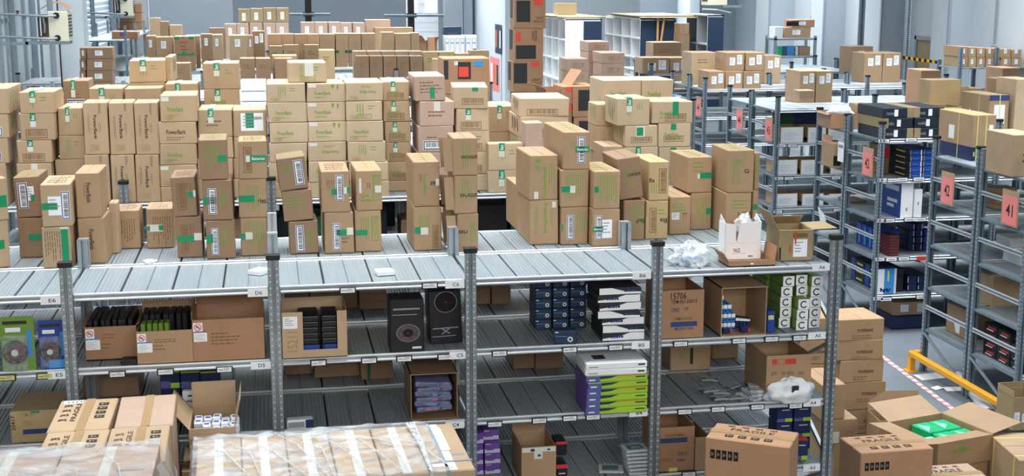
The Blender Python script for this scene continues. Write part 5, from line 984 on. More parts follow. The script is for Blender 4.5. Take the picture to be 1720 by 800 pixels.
# stack of white boards left of the grid
for i in range(4):
    a = onY(404, 200-i*18, 7.3); c = onY(447, 200-i*18, 7.3)
    z0 = onY(420, 205-i*17, 7.3).z
    carton('white flat carton, %s in the white pile left of the grid' % POS[4][i], ((a.x+c.x)/2, 7.6, z0), c.x-a.x, .5, .108, 'white', (), None, random.uniform(-1.5, 1.5), 0, 'box', 'flat_carton', 'white flat cartons', None, None)
zp = onY(420, 205, 7.3).z
carton('wide brown carton under the white flat cartons left of the grid', ((a.x+c.x)/2, 7.6, LV[6]+.001), c.x-a.x, .5, zp-LV[6]-.003, 'brown', group=GF)

# ================================================================ racks right of the aisle: things on top and on the shelves
GR = 'cartons on the racks right of the aisle'
zt = RL[0]
def R(desc, Y, boxes, **k): k.setdefault('zb', zt); k.setdefault('group', GR); return S(desc, Y, boxes, **k)
# symbol-printed flat cartons on the fourth/fifth pairs, left ends
sym = lambda a, b2, y0, y1: [('F', a+(b2-a)*.3, y0+(y1-y0)*.35, a+(b2-a)*.72, y0+(y1-y0)*.68, 'ink_brown'), ('n', a+(b2-a)*.34, y0+(y1-y0)*.42, a+(b2-a)*.66, y0+(y1-y0)*.6), ('P', 'T', a+(b2-a)*.74, y0+(y1-y0)*.35, a+(b2-a)*.8, y0+(y1-y0)*.65, 'ink_brown')]
def symstack(desc, Y, xl, xr, tops, bot):
    bs = []; p = bot
    for t in tops: bs.append((xl, xr, t, {'k_': sym(xl, xr, t, p)})); p = t
    R(desc, Y, bs, m='rosy', d=.55, kind='flat carton with printed symbols', zb=LV[6])
symstack('left pile behind the right-hand block', 10.75, 952, 988, [178, 160, 140, 120, 98.5], 196)
symstack('right pile behind the right-hand block', 10.8, 1010, 1049, [172, 150, 128, 107, 88.5], 196)
symstack('hindmost pile behind the right-hand block', 11.45, 988, 1023, [172, 150, 128, 106, 87, 70], 190)
def labrow(desc, Y, xs, yt, k='W', m='kraft', d=.6, zb=zt, kind='carton with white shipping labels', rows_=None):
    od = ['left', 'centre', 'right', 'far right'] if len(xs) > 2 else (['left', 'right'] if len(xs) == 2 else [''])
    for i, (a, b2) in enumerate(xs): R('', Y, [(a, b2, yt, {'label': ('%s, %s one %s' % (kind, od[i], desc)) if od[i] else '%s %s' % (kind, desc), 'k_': am(k, a, b2, yt, yt+29)})], d=d, m=m, zb=zb)
labrow('on the fifth pair, front left', 19.15, [(1079, 1124), (1125, 1156)], 97)
labrow('behind the labelled pair on the fifth row', 20.4, [(1097, 1144)], 71, 'n', 'brown', kind='long brown carton with many end labels', zb=zt+.0)
labrow('on the fourth pair, lower layer', 14.9, [(1190, 1218), (1219, 1248), (1249, 1279)], 119.5, 'W')
zu = onY(1230, 119.5, 14.9).z
labrow('on the fourth pair, upper layer', 14.92, [(1219, 1250), (1252, 1283)], 88, 'W', zb=zu+.002)
labrow('rear of the fourth pair with a purple strap', 15.8, [(1159, 1204)], 88, 'n', 'tan', kind='tan carton')
labrow('half seen at the right on the fourth pair', 16.0, [(1285, 1312)], 93, 'W', 'tan')
labrow('on the third pair under four white labels', 11.9, [(1343, 1369), (1370, 1398)], 119, 'W')
labrow('on the fourth pair, right part', 15.9, [(1452, 1482), (1483, 1513)], 89, 'W')
labrow('with purple straps behind the right part of the fourth pair', 17.9, [(1430, 1465)], 78, 'q', 'kraft', kind='carton')
R('', 10.88, [(1343, 1368, 152, {'label': 'small open-topped tan box hanging off the third pair edge'})], d=.25, m='tan', zb=onY(1350, 165, 10.88).z)
# long run of labelled cartons along the right wall
zr = onY(1640, 113, 14.3).z
wr = tag(empty('wall_shelf', (onY(1612, 113, 14.3).x, 14.3, FZ)), 'steel shelf along the right wall carrying two layers of labelled cartons', 'shelving')
xa, xb = onY(1610, 113, 14.3).x, onY(1735, 113, 14.3).x; iv = (-onY(1612, 113, 14.3).x, -14.3, -FZ)
for x in (xa+.03, (xa+xb)/2, xb): post_mb(x, 14.28, FZ, zr+.35, 1, False, 'steel_blue').build('upright_post', wr, iv); post_mb(x, 15.1, FZ, zr+.1, -1, False, 'steel_blue').build('upright_post', wr, iv)
for k in range(2): deck_mb(xa, xb, 14.3, 15.1, zr-k*.45, 6).build('shelf', wr, iv)
od2 = ['first', 'second', 'third', 'fourth', 'fifth', 'sixth']
for i, (a, b2) in enumerate([(1612, 1626), (1627, 1640), (1641, 1655), (1656, 1669), (1681, 1698), (1699, 1716)]):
    R('', 14.36, [(a, b2, 95.5+i*.5, {'k_': am('q', a, b2, 95, 113), 'label': 'lower labelled carton, %s from the left along the right wall' % od2[i]}), (a, b2, 78+i*1.0, {'k_': am('q', a, b2, 78, 95), 'label': 'upper labelled carton, %s from the left along the right wall' % od2[i]})], zb=zr, d=.6, m='kraft', jit=.5)
# second pair (42/43): black flat cartons, open tan carton
for L in range(3):
    y0, y1 = [(214, 232), (198, 214), (181, 198)][L]
    for i, (a, b2) in enumerate([(1484, 1536), (1537, 1589)]):
        p0 = onY(a, y0, 7.02); p1 = onY(b2, y0, 7.02); w = p1.x-p0.x-.004; z0 = zt+L*.127; h = .124
        def ex(b, w, d, h, F, L=L, i=i):
            s = -1 if (L+i) % 2 else 1
            b.box(min(s*w*.3, s*w*.501), max(s*w*.3, s*w*.501), -d/2-.0015, d/2+.001, .002, h+.001, 'olive'); b.box(-s*w*.05-.03, -s*w*.05+.02, -d/2-.0016, -d/2, .02, h-.02, 'paper'); b.text('internodes' if L != 1 else 'mobile', (-w*.38, -d/2-.0012, h*.3), (w*.26, 0, 0), (0, 0, h*.35), 'ink_grey')
        carton('%s %s carton of the black-wrapped pile on the second pair' % (['bottom', 'middle', 'top'][L], ['left', 'right'][i]), ((p0.x+p1.x)/2, 7.4, z0+.001), w, .72, h, 'wrap_black', (), None, random.uniform(-.8, .8), 0, 'box', 'flat_carton', 'black flat cartons on the second pair', None, None, extra=ex)
A = onY(1390, 215, 8.3)
o = open_carton('open orange-tan carton full of white bags on the rear second pair', (onY(1416, 190, 8.35).x, 8.45, zt+.001), .42, .5, .2, 'rust', {'r': (100, .08), 'l': (110, .05)}, -4)
blob('heap of white plastic bags in the open orange-tan carton', 'plastic_bags', 'plastic bags', (onY(1416, 190, 8.35).x, 8.45, zt+.12), .17, .2, .1, 'foam', 21, .3, 12)
R('', 8.3, [(1446, 1472, 176, {'label': 'pale carton heaped with white bags left of the black-wrapped pile'})], m='tan', d=.4)
# blue boxed goods on the second pair front
for r in range(5):
    for c2, (a, b2) in enumerate([(1527, 1548.5), (1549, 1571)]):
        p0 = onY(a, 290, 7.06); p1 = onY(b2, 290, 7.06); w = p1.x-p0.x-.004; h = .07; z0 = RL[1]+r*.0725
        def ex(b, w, d, h, F):
            b.box(w*.36, w*.46, -d/2-.0012, -d/2, .003, h-.003, 'white'); b.box(-w*.49, -w*.4, -d/2-.0012, -d/2, .006, h-.006, 'ink_grey'); b.box(-w*.3, w*.2, -d/2-.0012, -d/2, h*.4, h*.55, 'sky')
            b.box(-w/2-.001, -w/2, -d/2+.0, d/2, .002, h-.002, 'charcoal'); b.box(-w/2-.0016, -w/2, -d*.3, d*.1, h*.35, h*.6, 'yellow_tag')
        carton('blue box, %s %s of the shiny blue pile on the second pair' % (POS[5][r], ['left', 'right'][c2]), ((p0.x+p1.x)/2, 7.06+.32, z0+.001), w, .64, h, 'blue', (), None, random.uniform(-1, 1), 0, 'box', 'product_box', 'shiny blue boxes', None, None, extra=ex)
def pbox(label, px0, px1, Y, zb, h, d, m, ex=None, yaw=0, tilt=0, cat='box', group=None, name='product_box'):
    a = onY(px0, 330, Y); c = onY(px1, 330, Y); p0 = onY(px0, 400, Y)
    z = zb; ym = 400-0; A = None
    # choose the pixel row at the box height so widths read right
    return carton(label, ((a.x+c.x)/2, Y+d/2, z+.001), c.x-a.x, d, h, m, (), None, yaw, tilt, cat, name, group, None, None, extra=ex)
def at_row(px, py, Y): return onY(px, py, Y).x
def PB(label, xl, xr, yt, Y, zb, d, m, ex=None, yaw=0, group=None, name='product_box', tilt=0):
    yb = 0; lo, hi = yt, yt+300
    for _ in range(30):
        mid = (lo+hi)/2
        if onY((xl+xr)/2, mid, Y).z > zb: lo = mid
        else: hi = mid
    ym = (yt+lo)/2; a = onY(xl, ym, Y).x; c = onY(xr, ym, Y).x; h = onY((xl+xr)/2, yt, Y).z-zb
    return carton(label, ((a+c)/2, Y+d/2, zb+.001), c-a-.002, d, h-.002, m, (), (xl, xr, yt, lo), yaw, tilt, 'box', name, group, None, None, extra=ex)
def strip(z0, z1, m, x0=-.5, x1=.5):
    return lambda b, w, d, h, F: b.box(w*x0, w*x1, -d/2-.0012, -d/2, h*z0, h*z1, m)
def ex_drive(b, w, d, h, F):
    b.box(-w/2-.0012, -w/2, -d*.5, d*.5, 0, h, 'blue'); b.box(-w/2-.002, -w/2, -d*.35, d*.1, h*.4, h*.5, 'paper'); b.box(-w/2-.002, -w/2, -d*.2, d*.1, h*.25, h*.34, 'paper'); b.box(-w/2-.002, -w/2, -d*.4, d*.2, h*.75, h*.9, 'papergrey'); b.box(-w*.06, w*.06, -d/2-.0012, -d/2, h*.2, h*.3, 'ink_grey')
PB('tall white box with a blue side, left one on the second pair', 1513, 1534, 308, 7.0, RL[2], .62, 'white', ex_drive)
PB('lower white box standing right of the tall blue-sided one', 1535.5, 1549, 318, 7.0, RL[2], .4, 'white', lambda b, w, d, h, F: b.box(-w*.08, w*.08, -d/2-.0012, -d/2, h*.45, h*.55, 'ink_grey'))
PB('red and brown boxed set at the back of the second pair', 1476, 1494, 243, 7.5, RL[1], .3, 'brown', strip(.55, .9, 'red'))
for i in range(7): carton('dark red slim box, %s of the pile on the second pair' % ['bottom', 'second lowest', 'third lowest', 'middle', 'third highest', 'second highest', 'top'][i], (onY(1495, 400, 7.15).x, 7.16, RL[3]+i*.0375+.001), .13, .28, .036, 'wine', (), None, random.uniform(-2, 2), 0, 'box', 'slim_box', 'dark red slim boxes', None, None)
for i in range(4):
    for j in range(3): 
        if i+j < 5: carton('navy box, %s level, %s of the dim pile on the second pair' % (['lowest', 'second', 'third', 'top'][i], ['left', 'middle', 'right'][j]), (onY(1533+j*13, 400, 7.3).x, 7.5+.0, RL[3]+i*.09+.001), .085, .34, .087, 'navy' if j != 2 else 'blue', (), None, random.uniform(-2, 2), 0, 'box', 'product_box', 'navy boxes in the dim pile', None, None, extra=lambda b, w, d, h, F: b.box(w*.3, w*.44, -d/2-.001, -d/2, .01, h-.01, 'papergrey'))
def ex_photo(b, w, d, h, F):
    e = -d/2-.0012; b.box(-w*.49, -w*.12, e, -d/2, h*.02, h*.98, 'white'); b.box(-w*.12, w*.38, e, -d/2, h*.02, h*.98, 'sky'); b.box(w*.04, w*.12, e-.0008, -d/2, h*.5, h*.9, 'yellow_tag'); b.box(w*.38, w*.49, e, -d/2, h*.02, h*.98, 'papergrey')
    for k in range(9): x = -w*.3+w*.055*k; z = h*(.12+.04*math.sin(k*1.7)); b.box(x, x+w*.07, e-.001, -d/2, z, z+h*(.1+.05*math.cos(k*2.1)), 'navy')
PB('upright blue and white product box at the second pair corner post', 1471, 1506, 451, 7.02, RL[4], .1, 'blue', ex_photo, 4)
for i in range(2):
    for j in range(2): PB('blue box, %s %s, on the lowest shelf of the second pair' % (['lower', 'upper'][i], ['left', 'right'][j]), 1524+j*17, 1540+j*18, 477.5-i*15.5, 7.15, RL[4] if i == 0 else onY(1540, 477.5, 7.15).z, .5, 'navy', strip(.2, .8, 'papergrey', -.46, -.38), 0, 'blue boxes on the lowest shelf')
PB('labelled brown carton on the floor under the second pair', 1500, 1562, 507, 7.2, FZ+.18, .55, 'kraft', lambda b, w, d, h, F: (b.box(-w*.3, -w*.08, -d/2-.0012, -d/2, h*.25, h*.8, 'paper'), b.box(w*.15, w*.38, -d/2-.0012, -d/2, h*.2, h*.85, 'papergrey')), 0, None, 'carton')
carton('dark blue crate base under the labelled brown carton', (onY(1531, 530, 7.2).x, 7.48, FZ+.001), .56, .6, .178, 'navy', (), None, 0, 0, 'crate', 'crate', None, None, None, bev=.012)
# blue and black boxes seen through the end frame of the second pair
for i in range(4):
    carton('blue shrink pack, %s of four seen through the second pair end frame' % ['first', 'second', 'third', 'fourth'][i], (8.98, 7.86-.16*i, RL[3]+.001), .3, .14, .29, 'blue', (), None, 0, 0, 'box', 'product_box', 'blue shrink packs', None, None, extra=lambda b, w, d, h, F: (b.box(-w/2-.0012, -w/2, -d*.4, -d*.1, .03, h-.03, 'sky'), b.box(-w/2-.0012, -w/2, d*.1, d*.3, .05, h-.09, 'navy')))
for i in range(3):
    for j in range(2): carton('black box with yellow lettering, %s %s, seen through the second pair end frame' % (['bottom', 'middle', 'top'][i], ['near', 'far'][j]), (8.98, 7.36+.42*j, RL[4]+i*.1+.001), .34, .4, .098, 'charcoal', (), None, 0, 0, 'box', 'product_box', 'black boxes with yellow lettering', None, None, extra=lambda b, w, d, h, F: (b.box(-w/2-.0012, -w/2, -d*.35, d*.1, h*.35, h*.6, 'yellow_tag'), b.box(-w/2-.0012, -w/2, d*.2, d*.5, 0, h, 'blue')))
PB('brown carton pair deep on the rear second rack, upper shelf', 1400, 1425, 241, 8.1, RL[1], .4, 'kraft', strip(.1, .5, 'black', -.5, .0), 0, None, 'carton')
R('', 8.2, [(1428, 1456, 337, {'label': 'brown open carton on the third shelf of the rear second pair'})], zb=RL[2], m='brown', d=.4)
# storage bins with white fronts on the third pair
def bin_box(label, xl, xr, yt, Y, zb):
    def ex(b, w, d, h, F):
        b.box(w*-.46, w*.46, -d/2-.004, -d/2, .0, h*.93, 'paper'); b.box(-w/2-.0015, -w/2, -d*.45, d*.1, h*.05, h*.3, 'black')
    yb = 0
    a = onY(xl, yt+13, Y).x; c = onY(xr, yt+13, Y).x; h = onY(xl, yt, Y).z-zb
    o = open_carton(label, ((a+c)/2, Y+.22, zb+.001), c-a, .42, h, 'tan', None, 0, (), None, .005, None, 'white-fronted storage bins')
    b = MB(); w = c-a; b.slab((-w*.47, -.2125, .002), (w*.94, 0, 0), (0, 0, h*.96), .003, 'paper')
    for k in range(4): b.box(-w*.35, w*random.uniform(.05, .3), -.2162, -.2155, h*(.25+.12*k), h*(.25+.12*k)+.003, 'ink_grey')
    b.build('front_sheet', o)
    b = MB(); b.box(-w/2-.0015, -w/2, -.2, -.06, h*.08, h*.32, 'black'); b.build('end_label', o)
for r, (lv, xs, yt) in enumerate([(1, [(1311, 1350), (1357, 1388), (1391, 1425)], 213), (2, [(1304, 1340), (1345, 1384), (1395, 1425)], 268), (3, [(1303, 1340), (1347, 1384), (1392, 1424)], 325)]):
    zbb = RL[lv]+.0
    for i, (a, b2) in enumerate(xs): bin_box('white-fronted bin, %s on the %s shelf of the third pair' % (['first', 'second', 'third'][i], ['upper', 'middle', 'lower'][r]), a, b2, yt+1, 10.9, zbb)
carton('dim green box at the back of the upper shelf of the third pair', (onY(1322, 200, 11.45).x, 11.6, RL[1]+.001), .26, .3, .4, 'dark_green', (), None, 0, 0, 'box', 'product_box', None, None, None)
carton('wide dim navy box at the back of the upper shelf of the third pair', (onY(1356, 200, 11.45).x, 11.6, RL[1]+.001), .42, .3, .41, 'navy', (), None, 0, 0, 'box', 'product_box', None, None, None)
# nearest pair (41/42)
def ex_strap(b, w, d, h, F):
    b.box(-w/2-.001, w/2+.001, -d/2-.001, d/2+.001, 0.001, h*.3, 'navy')
    for x in (-.32, .05): b.box(w*x, w*x+.012, -d/2-.003, d/2+.003, 0, h+.002, 'strap_yellow')
    b.box(-w/2-.003, w/2+.003, -d*.1, -d*.1+.012, 0, h+.002, 'strap_yellow'); b.box(-w/2-.0015, -w/2, .02, .14, h*.4, h*.7, 'paper'); b.box(w*.2, w*.38, -d/2-.0015, -d/2, h*.42, h*.78, 'paper'); b.box(-w*.42, -w*.36, -d/2-.002, -d/2, h*.1, h*.2, 'strap_yellow')
PB('strapped tan carton with navy base on the nearest pair', 1633, 1672, 193, 4.9, RL[0], .75, 'kraft', ex_strap, 0, None, 'carton')
PB('strapped carton with blue printed tape on the second pair, right part', 1661, 1694, 160, 7.35, RL[0], .7, 'kraft', lambda b, w, d, h, F: (b.box(-w/2-.001, w/2+.001, -d/2-.001, -d/2+.02, h*.86, h+.001, 'ink_blue'), b.box(w*.0, w*.0+.012, -d/2-.003, d/2, 0, h+.002, 'strap_yellow'), b.box(-w/2-.003, -w/2, -.1, -.088, 0, h, 'strap_yellow'), b.box(-w/2-.0015, -w/2, -.02, .14, h*.3, h*.7, 'paper'), b.box(-w*.25, w*.3, -d/2-.0015, -d/2, h*.25, h*.75, 'paper')), 0, None, 'carton')
PB('plain tan carton at the right edge of the picture on the nearest pair', 1700, 1745, 226, 3.7, RL[0], .5, 'tan', lambda b, w, d, h, F: b.text('3', (-w*.1, -d/2-.0012, h*.35), (.04, 0, 0), (0, 0, .08), 'ink'), 0, None, 'carton')
PB('pale upright carton at the right edge behind the strapped ones', 1705, 1740, 133, 7.3, RL[0], .5, 'pale', None, 0, None, 'carton')
PB('tall narrow tan carton with a round stamp on the third pair', 1546, 1578, 118, 11.0, RL[0], .5, 'rust', lambda b, w, d, h, F: b.box(w*.2, w*.36, -d/2-.0012, -d/2, h*.65, h*.78, 'wine'), 0, None, 'carton')
o = open_carton('open brown carton with stamped icons behind the second pair post', (onY(1594, 160, 8.1).x, 8.27, zt+.001), .44, .4, .27, 'olive', {'f': (120, .1), 'b': (80, .12), 'l': (100, .1)}, 8)
b = MB()
for k in range(3):
    for j in range(2): frame(b, -.2, .03+.055*k, .06+.075*j, .075+.055*k, .12+.075*j, .006, 'ink_brown')
b.build('stamped_icons', o)
PB('flat pale carton left of the open stamped brown carton', 1560, 1612, 134, 8.52, RL[0], .3, 'yellow', None, 0, None, 'carton')
o = open_carton('open carton with a white paper label on the third pair', (onY(1622, 140, 11.2).x, 11.3, zt+.001), .44, .4, .26, 'yellow', {'l': (110, .12), 'r': (115, .08)}, 0, [('W', 60, 30, 92, 80)], (0, 100, 0, 100))
PB('tall plain tan carton on the third pair, right part', 1682, 1712, 114, 10.9, RL[0], .5, 'brown', None, 0, None, 'carton')
o = PB('tan carton with black block lettering on the rear second pair', 1682, 1708, 133, 8.0, RL[0], .4, 'kraft', lambda b, w, d, h, F: b.text('CHROME', (-w*.35, -d/2-.0012, h*.55), (w*.75, 0, 0), (0, 0, h*.25), 'ink'), 0, None, 'carton')
carton('peaked tan carton inside the nearest pair end frame', (8.95, 4.55, RL[3]+.001), .45, .38, .33, 'tan', (), None, 4, 0, 'box', 'carton', GR)
for i in range(4):
    for j in range(3):
        carton('black box with red print, %s level, %s, low on the nearest pair' % (['lowest', 'second', 'third', 'top'][i], ['near', 'middle', 'far'][j]), (8.85+.0*j, 3.62+.27*j, RL[4]+i*.088+.001), .42, .255, .086, 'black', (), None, random.uniform(-1, 1), 0, 'box', 'product_box', 'black boxes with red print', None, None, extra=lambda b, w, d, h, F: (b.box(-w/2-.0012, -w/2, -d*.35, d*.2, h*.45, h*.7, 'red'), b.box(-w/2-.0012, -w/2, -d*.2, d*.3, h*.2, h*.32, 'paper'), b.box(-w*.4, w*.3, -d/2-.0012, -d/2, h*.3, h*.42, 'red'), b.box(-w*.1, w*.35, -d/2-.0012, -d/2, h*.55, h*.75, 'paper'))) if not (i == 3 and j == 0) else None
for i in range(4): carton('flat brown carton, %s of the small pile on the nearest pair' % POS[4][i], (9.05, 4.85, RL[1]+i*.058+.001), .26, .24, .056, 'kraft', (), None, random.uniform(-4, 4), 0, 'box', 'flat_carton', 'flat brown cartons on the nearest pair', None, 'd')
carton('white and blue box on the third shelf of the nearest pair', (9.35, 4.9, RL[2]+.001), .4, .3, .16, 'white', (), None, 0, 0, 'box', 'product_box', None, None, None, extra=lambda b, w, d, h, F: b.box(w*.2, w/2+.001, -d/2-.001, d/2, 0, h, 'blue'))
carton('grey flat box with a blue lid edge on the nearest pair', (9.1, 4.25, RL[2]+.001), .45, .35, .12, 'papergrey', (), None, 0, 0, 'box', 'product_box', None, None, None)
# labelled cartons on the floor inside the nearest pair
carton('carton with white labels and blue wrap under the rear nearest pair', (8.98, 5.05, RL[4]+.001), .5, .4, .33, 'kraft', (), None, 0, 0, 'box', 'carton', GR, extra=lambda b, w, d, h, F: (b.box(-w/2-.0012, -w/2, -.1, .08, h*.1, h*.5, 'paper'), b.box(-w/2-.001, -w/2, .1, .2, 0, h, 'navy')))
# pink row signs on the end frames
def sign(num, label, px, py, X, w=.3, hh=.36):
    p = onX(px, py, X); o = empty('row_sign', (X, p.y, p.z)); b = MB(); b.slab((0, w/2, -hh/2), (0, -w, 0), (0, 0, hh), .006, 'tan'); b.build('backing_card', o)
    b = MB(); b.slab((-.003, w*.44, -hh*.46), (0, -w*.88, 0), (0, 0, hh*.8), .002, 'pink'); b.text(num, (-.0045, w*.2, -hh*.22), (0, -w*.42, 0), (0, 0, hh*.34), 'ink'); b.build('number_sheet', o)
    tag(o, label, 'sign', 'pink row number signs'); ALL.append(o)
sign('41', 'pink sign reading 41 at the front of the nearest pair', 1696, 350, 8.50)
sign('42', 'pink sign reading 42 at the rear of the nearest pair', 1591, 317, 8.50, .28)
sign('42', 'pink sign reading 42 at the front of the second pair', 1457, 272, 8.61)
sign('43', 'pink sign reading 43 at the rear of the second pair', 1389, 249, 8.61)
sign('43', 'pink sign reading 43 at the front of the third pair', 1291, 217, 8.77)
sign('44', 'pink sign reading 44 at the rear of the third pair', 1242, 200, 8.77)
sign('44', 'pink sign reading 44 at the front of the fourth pair', 1173, 179, 8.95)

for i in range(3): carton('blue and white flat pack, %s of three on the rear fourth pair' % ['bottom', 'middle', 'top'][i], (onY(1134, 155, 16.2).x, 16.35, RL[1]+i*.1+.001), .26, .3, .095, 'sky', (), None, 0, 0, 'box', 'flat_pack', 'blue and white flat packs on the fourth pair', None, None, extra=lambda b, w, d, h, F: b.box(w*.05, w*.5, -d/2-.001, -d/2, .004, h-.004, 'white'))
p = onX(1380, 362, 8.52); b = MB(); b.poly([(0, .14, .1), (0, -.1, .02), (.02, -.14, -.13), (.02, .06, -.14)], (-1, 0, .1), .002, 'paper'); o = b.build('paper_sheet', None, (8.52, p.y, p.z)); tag(o, 'white sheet hanging on the rear post of the second pair', 'paper'); ALL.append(o)
p = onX(1412, 255, 8.55); b = MB(); b.slab((0, .09, -.13), (0, -.18, 0), (0, 0, .26), .002, 'paper'); b.slab((-.001, .07, .05), (0, -.14, 0), (0, 0, .04), .001, 'ink_grey'); o = b.build('paper_sheet', None, (8.55, p.y, p.z)); tag(o, 'white printed sheet hanging between the 43 and 42 signs', 'paper'); ALL.append(o)

ob = []
for y0, y1 in ((0, .79), (.86, 1.65), (3.47, 4.26), (4.33, 5.12)):
    for x in XSL: ob += [(x-.036, x+.036, y0-.03, y0+.016), (x-.036, x+.036, y1-.016, y1+.03)]
for ya, ym, yc, x, nm in rows:
    for j in range(4):
        for y0, y1 in ((ya, ym-.06), (ym+.04, yc)): ob += [(x+1.56*j-.036, x+1.56*j+.036, y0-.03, y0+.016), (x+1.56*j-.036, x+1.56*j+.036, y1-.016, y1+.03)]
settle(ob)

# ================================================================ cartons and pallets in the foreground aisle
def pic(b, o, ux, uy, m='ink'):      # row of square transport icons
    o = Vector(o); ux = Vector(ux); uy = Vector(uy); n = ux.cross(uy).normalized()*.0008
    b.quad(o, ux, uy, m); q = [(0.28, .3, .14, .4), (.56, .42, .18, .16)]
    for a, c, w, h in q: b.quad(o+ux*a+uy*c+n, ux*w, uy*h, 'tan')
def fragile(label, pos, w, d, h, yaw=0, m='tan', flip=False, front=True, tape=True, rows=4, across=False, blank=False):
    """FRAGILE printed on the top flaps. across: lettering runs along the width, else along the depth"""
    b = MB(); b.box(-w/2, w/2, -d/2, d/2, 0, h, m, .006, j=.003); e = h+.0012
    if not blank:
        if across:
            b.text('FRAGILE', (-w*.28, d*.08, e), (w*.52, 0, 0), (0, d*.16, 0), 'ink')
            for k in range(4): b.text('\u2261#%', (-w*.34+w*.17*k, d*.3, e), (w*.09, 0, 0), (0, d*.11, 0), 'ink')
            for k in range(4): pic(b, (-w*.3+w*.155*k, -d*.34, e), (w*.1, 0, 0), (0, d*.16, 0))
        else:
            b.text('FRAGILE', (-w*.11, -d*.2, e), (0, d*.58, 0), (-w*.09, 0, 0), 'ink')
            for k in range(4): b.text('#\u2261%', (-w*.4, -d*.2+d*.15*k, e), (w*.15, 0, 0), (0, d*.085, 0), 'ink')
            for k in range(rows): pic(b, (w*.19, -d*.14+d*.135*k, e), (w*.17, 0, 0), (0, d*.09, 0))
    if front:
        for k in range(5): pic(b, (-w*.44+w*.07*k, -d/2-.0012, h-.1-.035), (w*.055, 0, 0), (0, 0, .06 if h > .25 else .05), 'black')
    o = b.build('carton', None, pos, (0, 0, math.radians(yaw)))
    if tape:
        t = MB()
        if across: t.box(-w/2-.001, w/2+.001, -d*.02-.03, -d*.02+.03, h, h+.0025, 'brown_tape')
        else: t.box(-w*.05, w*.1, -d/2-.001, d/2+.001, h, h+.0025, 'brown_tape'); t.box(-w*.05, w*.1, -d/2-.002, -d/2, h*.75, h, 'brown_tape')
        t.build('sealing_tape', o)
    tag(o, label, 'box', 'FRAGILE cartons in the foreground'); ALL.append(o); return o
def top_carton(fn, label, fl, fr, nl, nr, z, **k):       # place a carton from the px corners of its top: far left, far right, near left, near right
    P = [onZ(*q, z) for q in (fl, fr, nl, nr)]; c = sum(P, Vector())/4; ux = ((P[1]-P[0])+(P[3]-P[2]))/2; uy = ((P[0]-P[2])+(P[1]-P[3]))/2
    return fn(label, c, ux.length, uy.length, math.degrees(math.atan2(ux.y, ux.x)), **k)
ZF = -.56
def F_(label, c, w, d, yaw, h=.45, **k): return fragile(label, (c.x, c.y, ZF-h), w-.004, d-.004, h, yaw, **k)
P1 = onZ(103, 673, ZF); P2 = onZ(199.5, 672, ZF); w1 = P2.x-P1.x; yn = onZ(130, 724, ZF).y; d1 = P1.y-yn
xq = P1.x+w1/2
fragile('FRAGILE carton with a white sticker, rear left of four under the leftmost post', (xq, P1.y-d1/2, ZF-.45), w1-.006, d1-.006, .45, 0)
b = MB(); b.box(-w1*.43, -w1*.1, d1*.36, d1*.45, .4501, .4525, 'paper'); [b.box(-w1*.36+w1*.07*k, -w1*.33+w1*.07*k, d1*.385, d1*.42, .4525, .4535, 'ink_blue') for k in range(4)]; b.build('paper_label', ALL[-1])
fragile('FRAGILE carton, front left of four, its near end under stretch film', (xq+.01, yn-d1/2, ZF-.45), w1-.006, d1-.006, .45, 0)
P3 = onZ(202, 670, ZF); P4 = onZ(297, 662, ZF); w2 = P4.x-P3.x
fragile('blank-topped tan carton with tape, rear right of the FRAGILE four', ((P3.x+P4.x)/2+.01, P3.y-d1/2+.04, ZF-.45), w2-.006, d1-.006, .45, 1.5, 'rosy', blank=True, front=False)
fragile('FRAGILE carton, front right of four, beside the open carton', ((P3.x+P4.x)/2+.01, P3.y-d1*1.5+.04, ZF-.45), w2-.006, d1-.006, .45, 1)
# a second tier and base under them
for i in range(2):
    for j in range(2): carton('plain tan carton, %s %s, lower tier under the FRAGILE four' % (['left', 'right'][i], ['rear', 'front'][j]), ([xq, (P3.x+P4.x)/2+.01][i], P1.y-d1*(.5+j), ZF-.92), w1-.01, d1-.01, .468, 'tan', group='tan cartons under the FRAGILE four')
def pallet(label, x0, x1, y0, y1, zt):
    o = empty('pallet', ((x0+x1)/2, (y0+y1)/2, FZ)); w, d = (x1-x0)/2, (y1-y0)/2
    b = MB()
    for k in range(7): b.box(-w+2*w*k/7, -w+2*w*(k+.75)/7, -d, d, .12, .14, 'wood', .003)
    b.build('deck_boards', o); b = MB()
    for x in (-w, -.05, w-.1): b.box(x, x+.1, -d, d, .02, .12, 'wood'); b.box(x, x+.1, -d, d, 0, .02, 'wood')
    b.build('stringers', o); tag(o, label, 'pallet'); ALL.append(o); return o
pallet('wooden pallet under the FRAGILE cartons', xq-w1/2-.02, (P3.x+P4.x)/2+w2/2+.03, P1.y-2*d1-.05, P1.y+.02, 0)
zlow = FZ+.14
nb = 2; hb = (ZF-.92-zlow)/nb
for t2 in range(nb):
    for i in range(2):
        for j in range(2): carton('hidden-base tan carton, %s %s, tier %s above the pallet' % (['left', 'right'][i], ['rear', 'front'][j], nth[t2]), ([xq, (P3.x+P4.x)/2+.01][i], P1.y-d1*(.5+j), zlow+t2*hb+.001), w1-.01, d1-.01, hb-.003, 'tan', group='tan cartons at the base of the FRAGILE pallet')
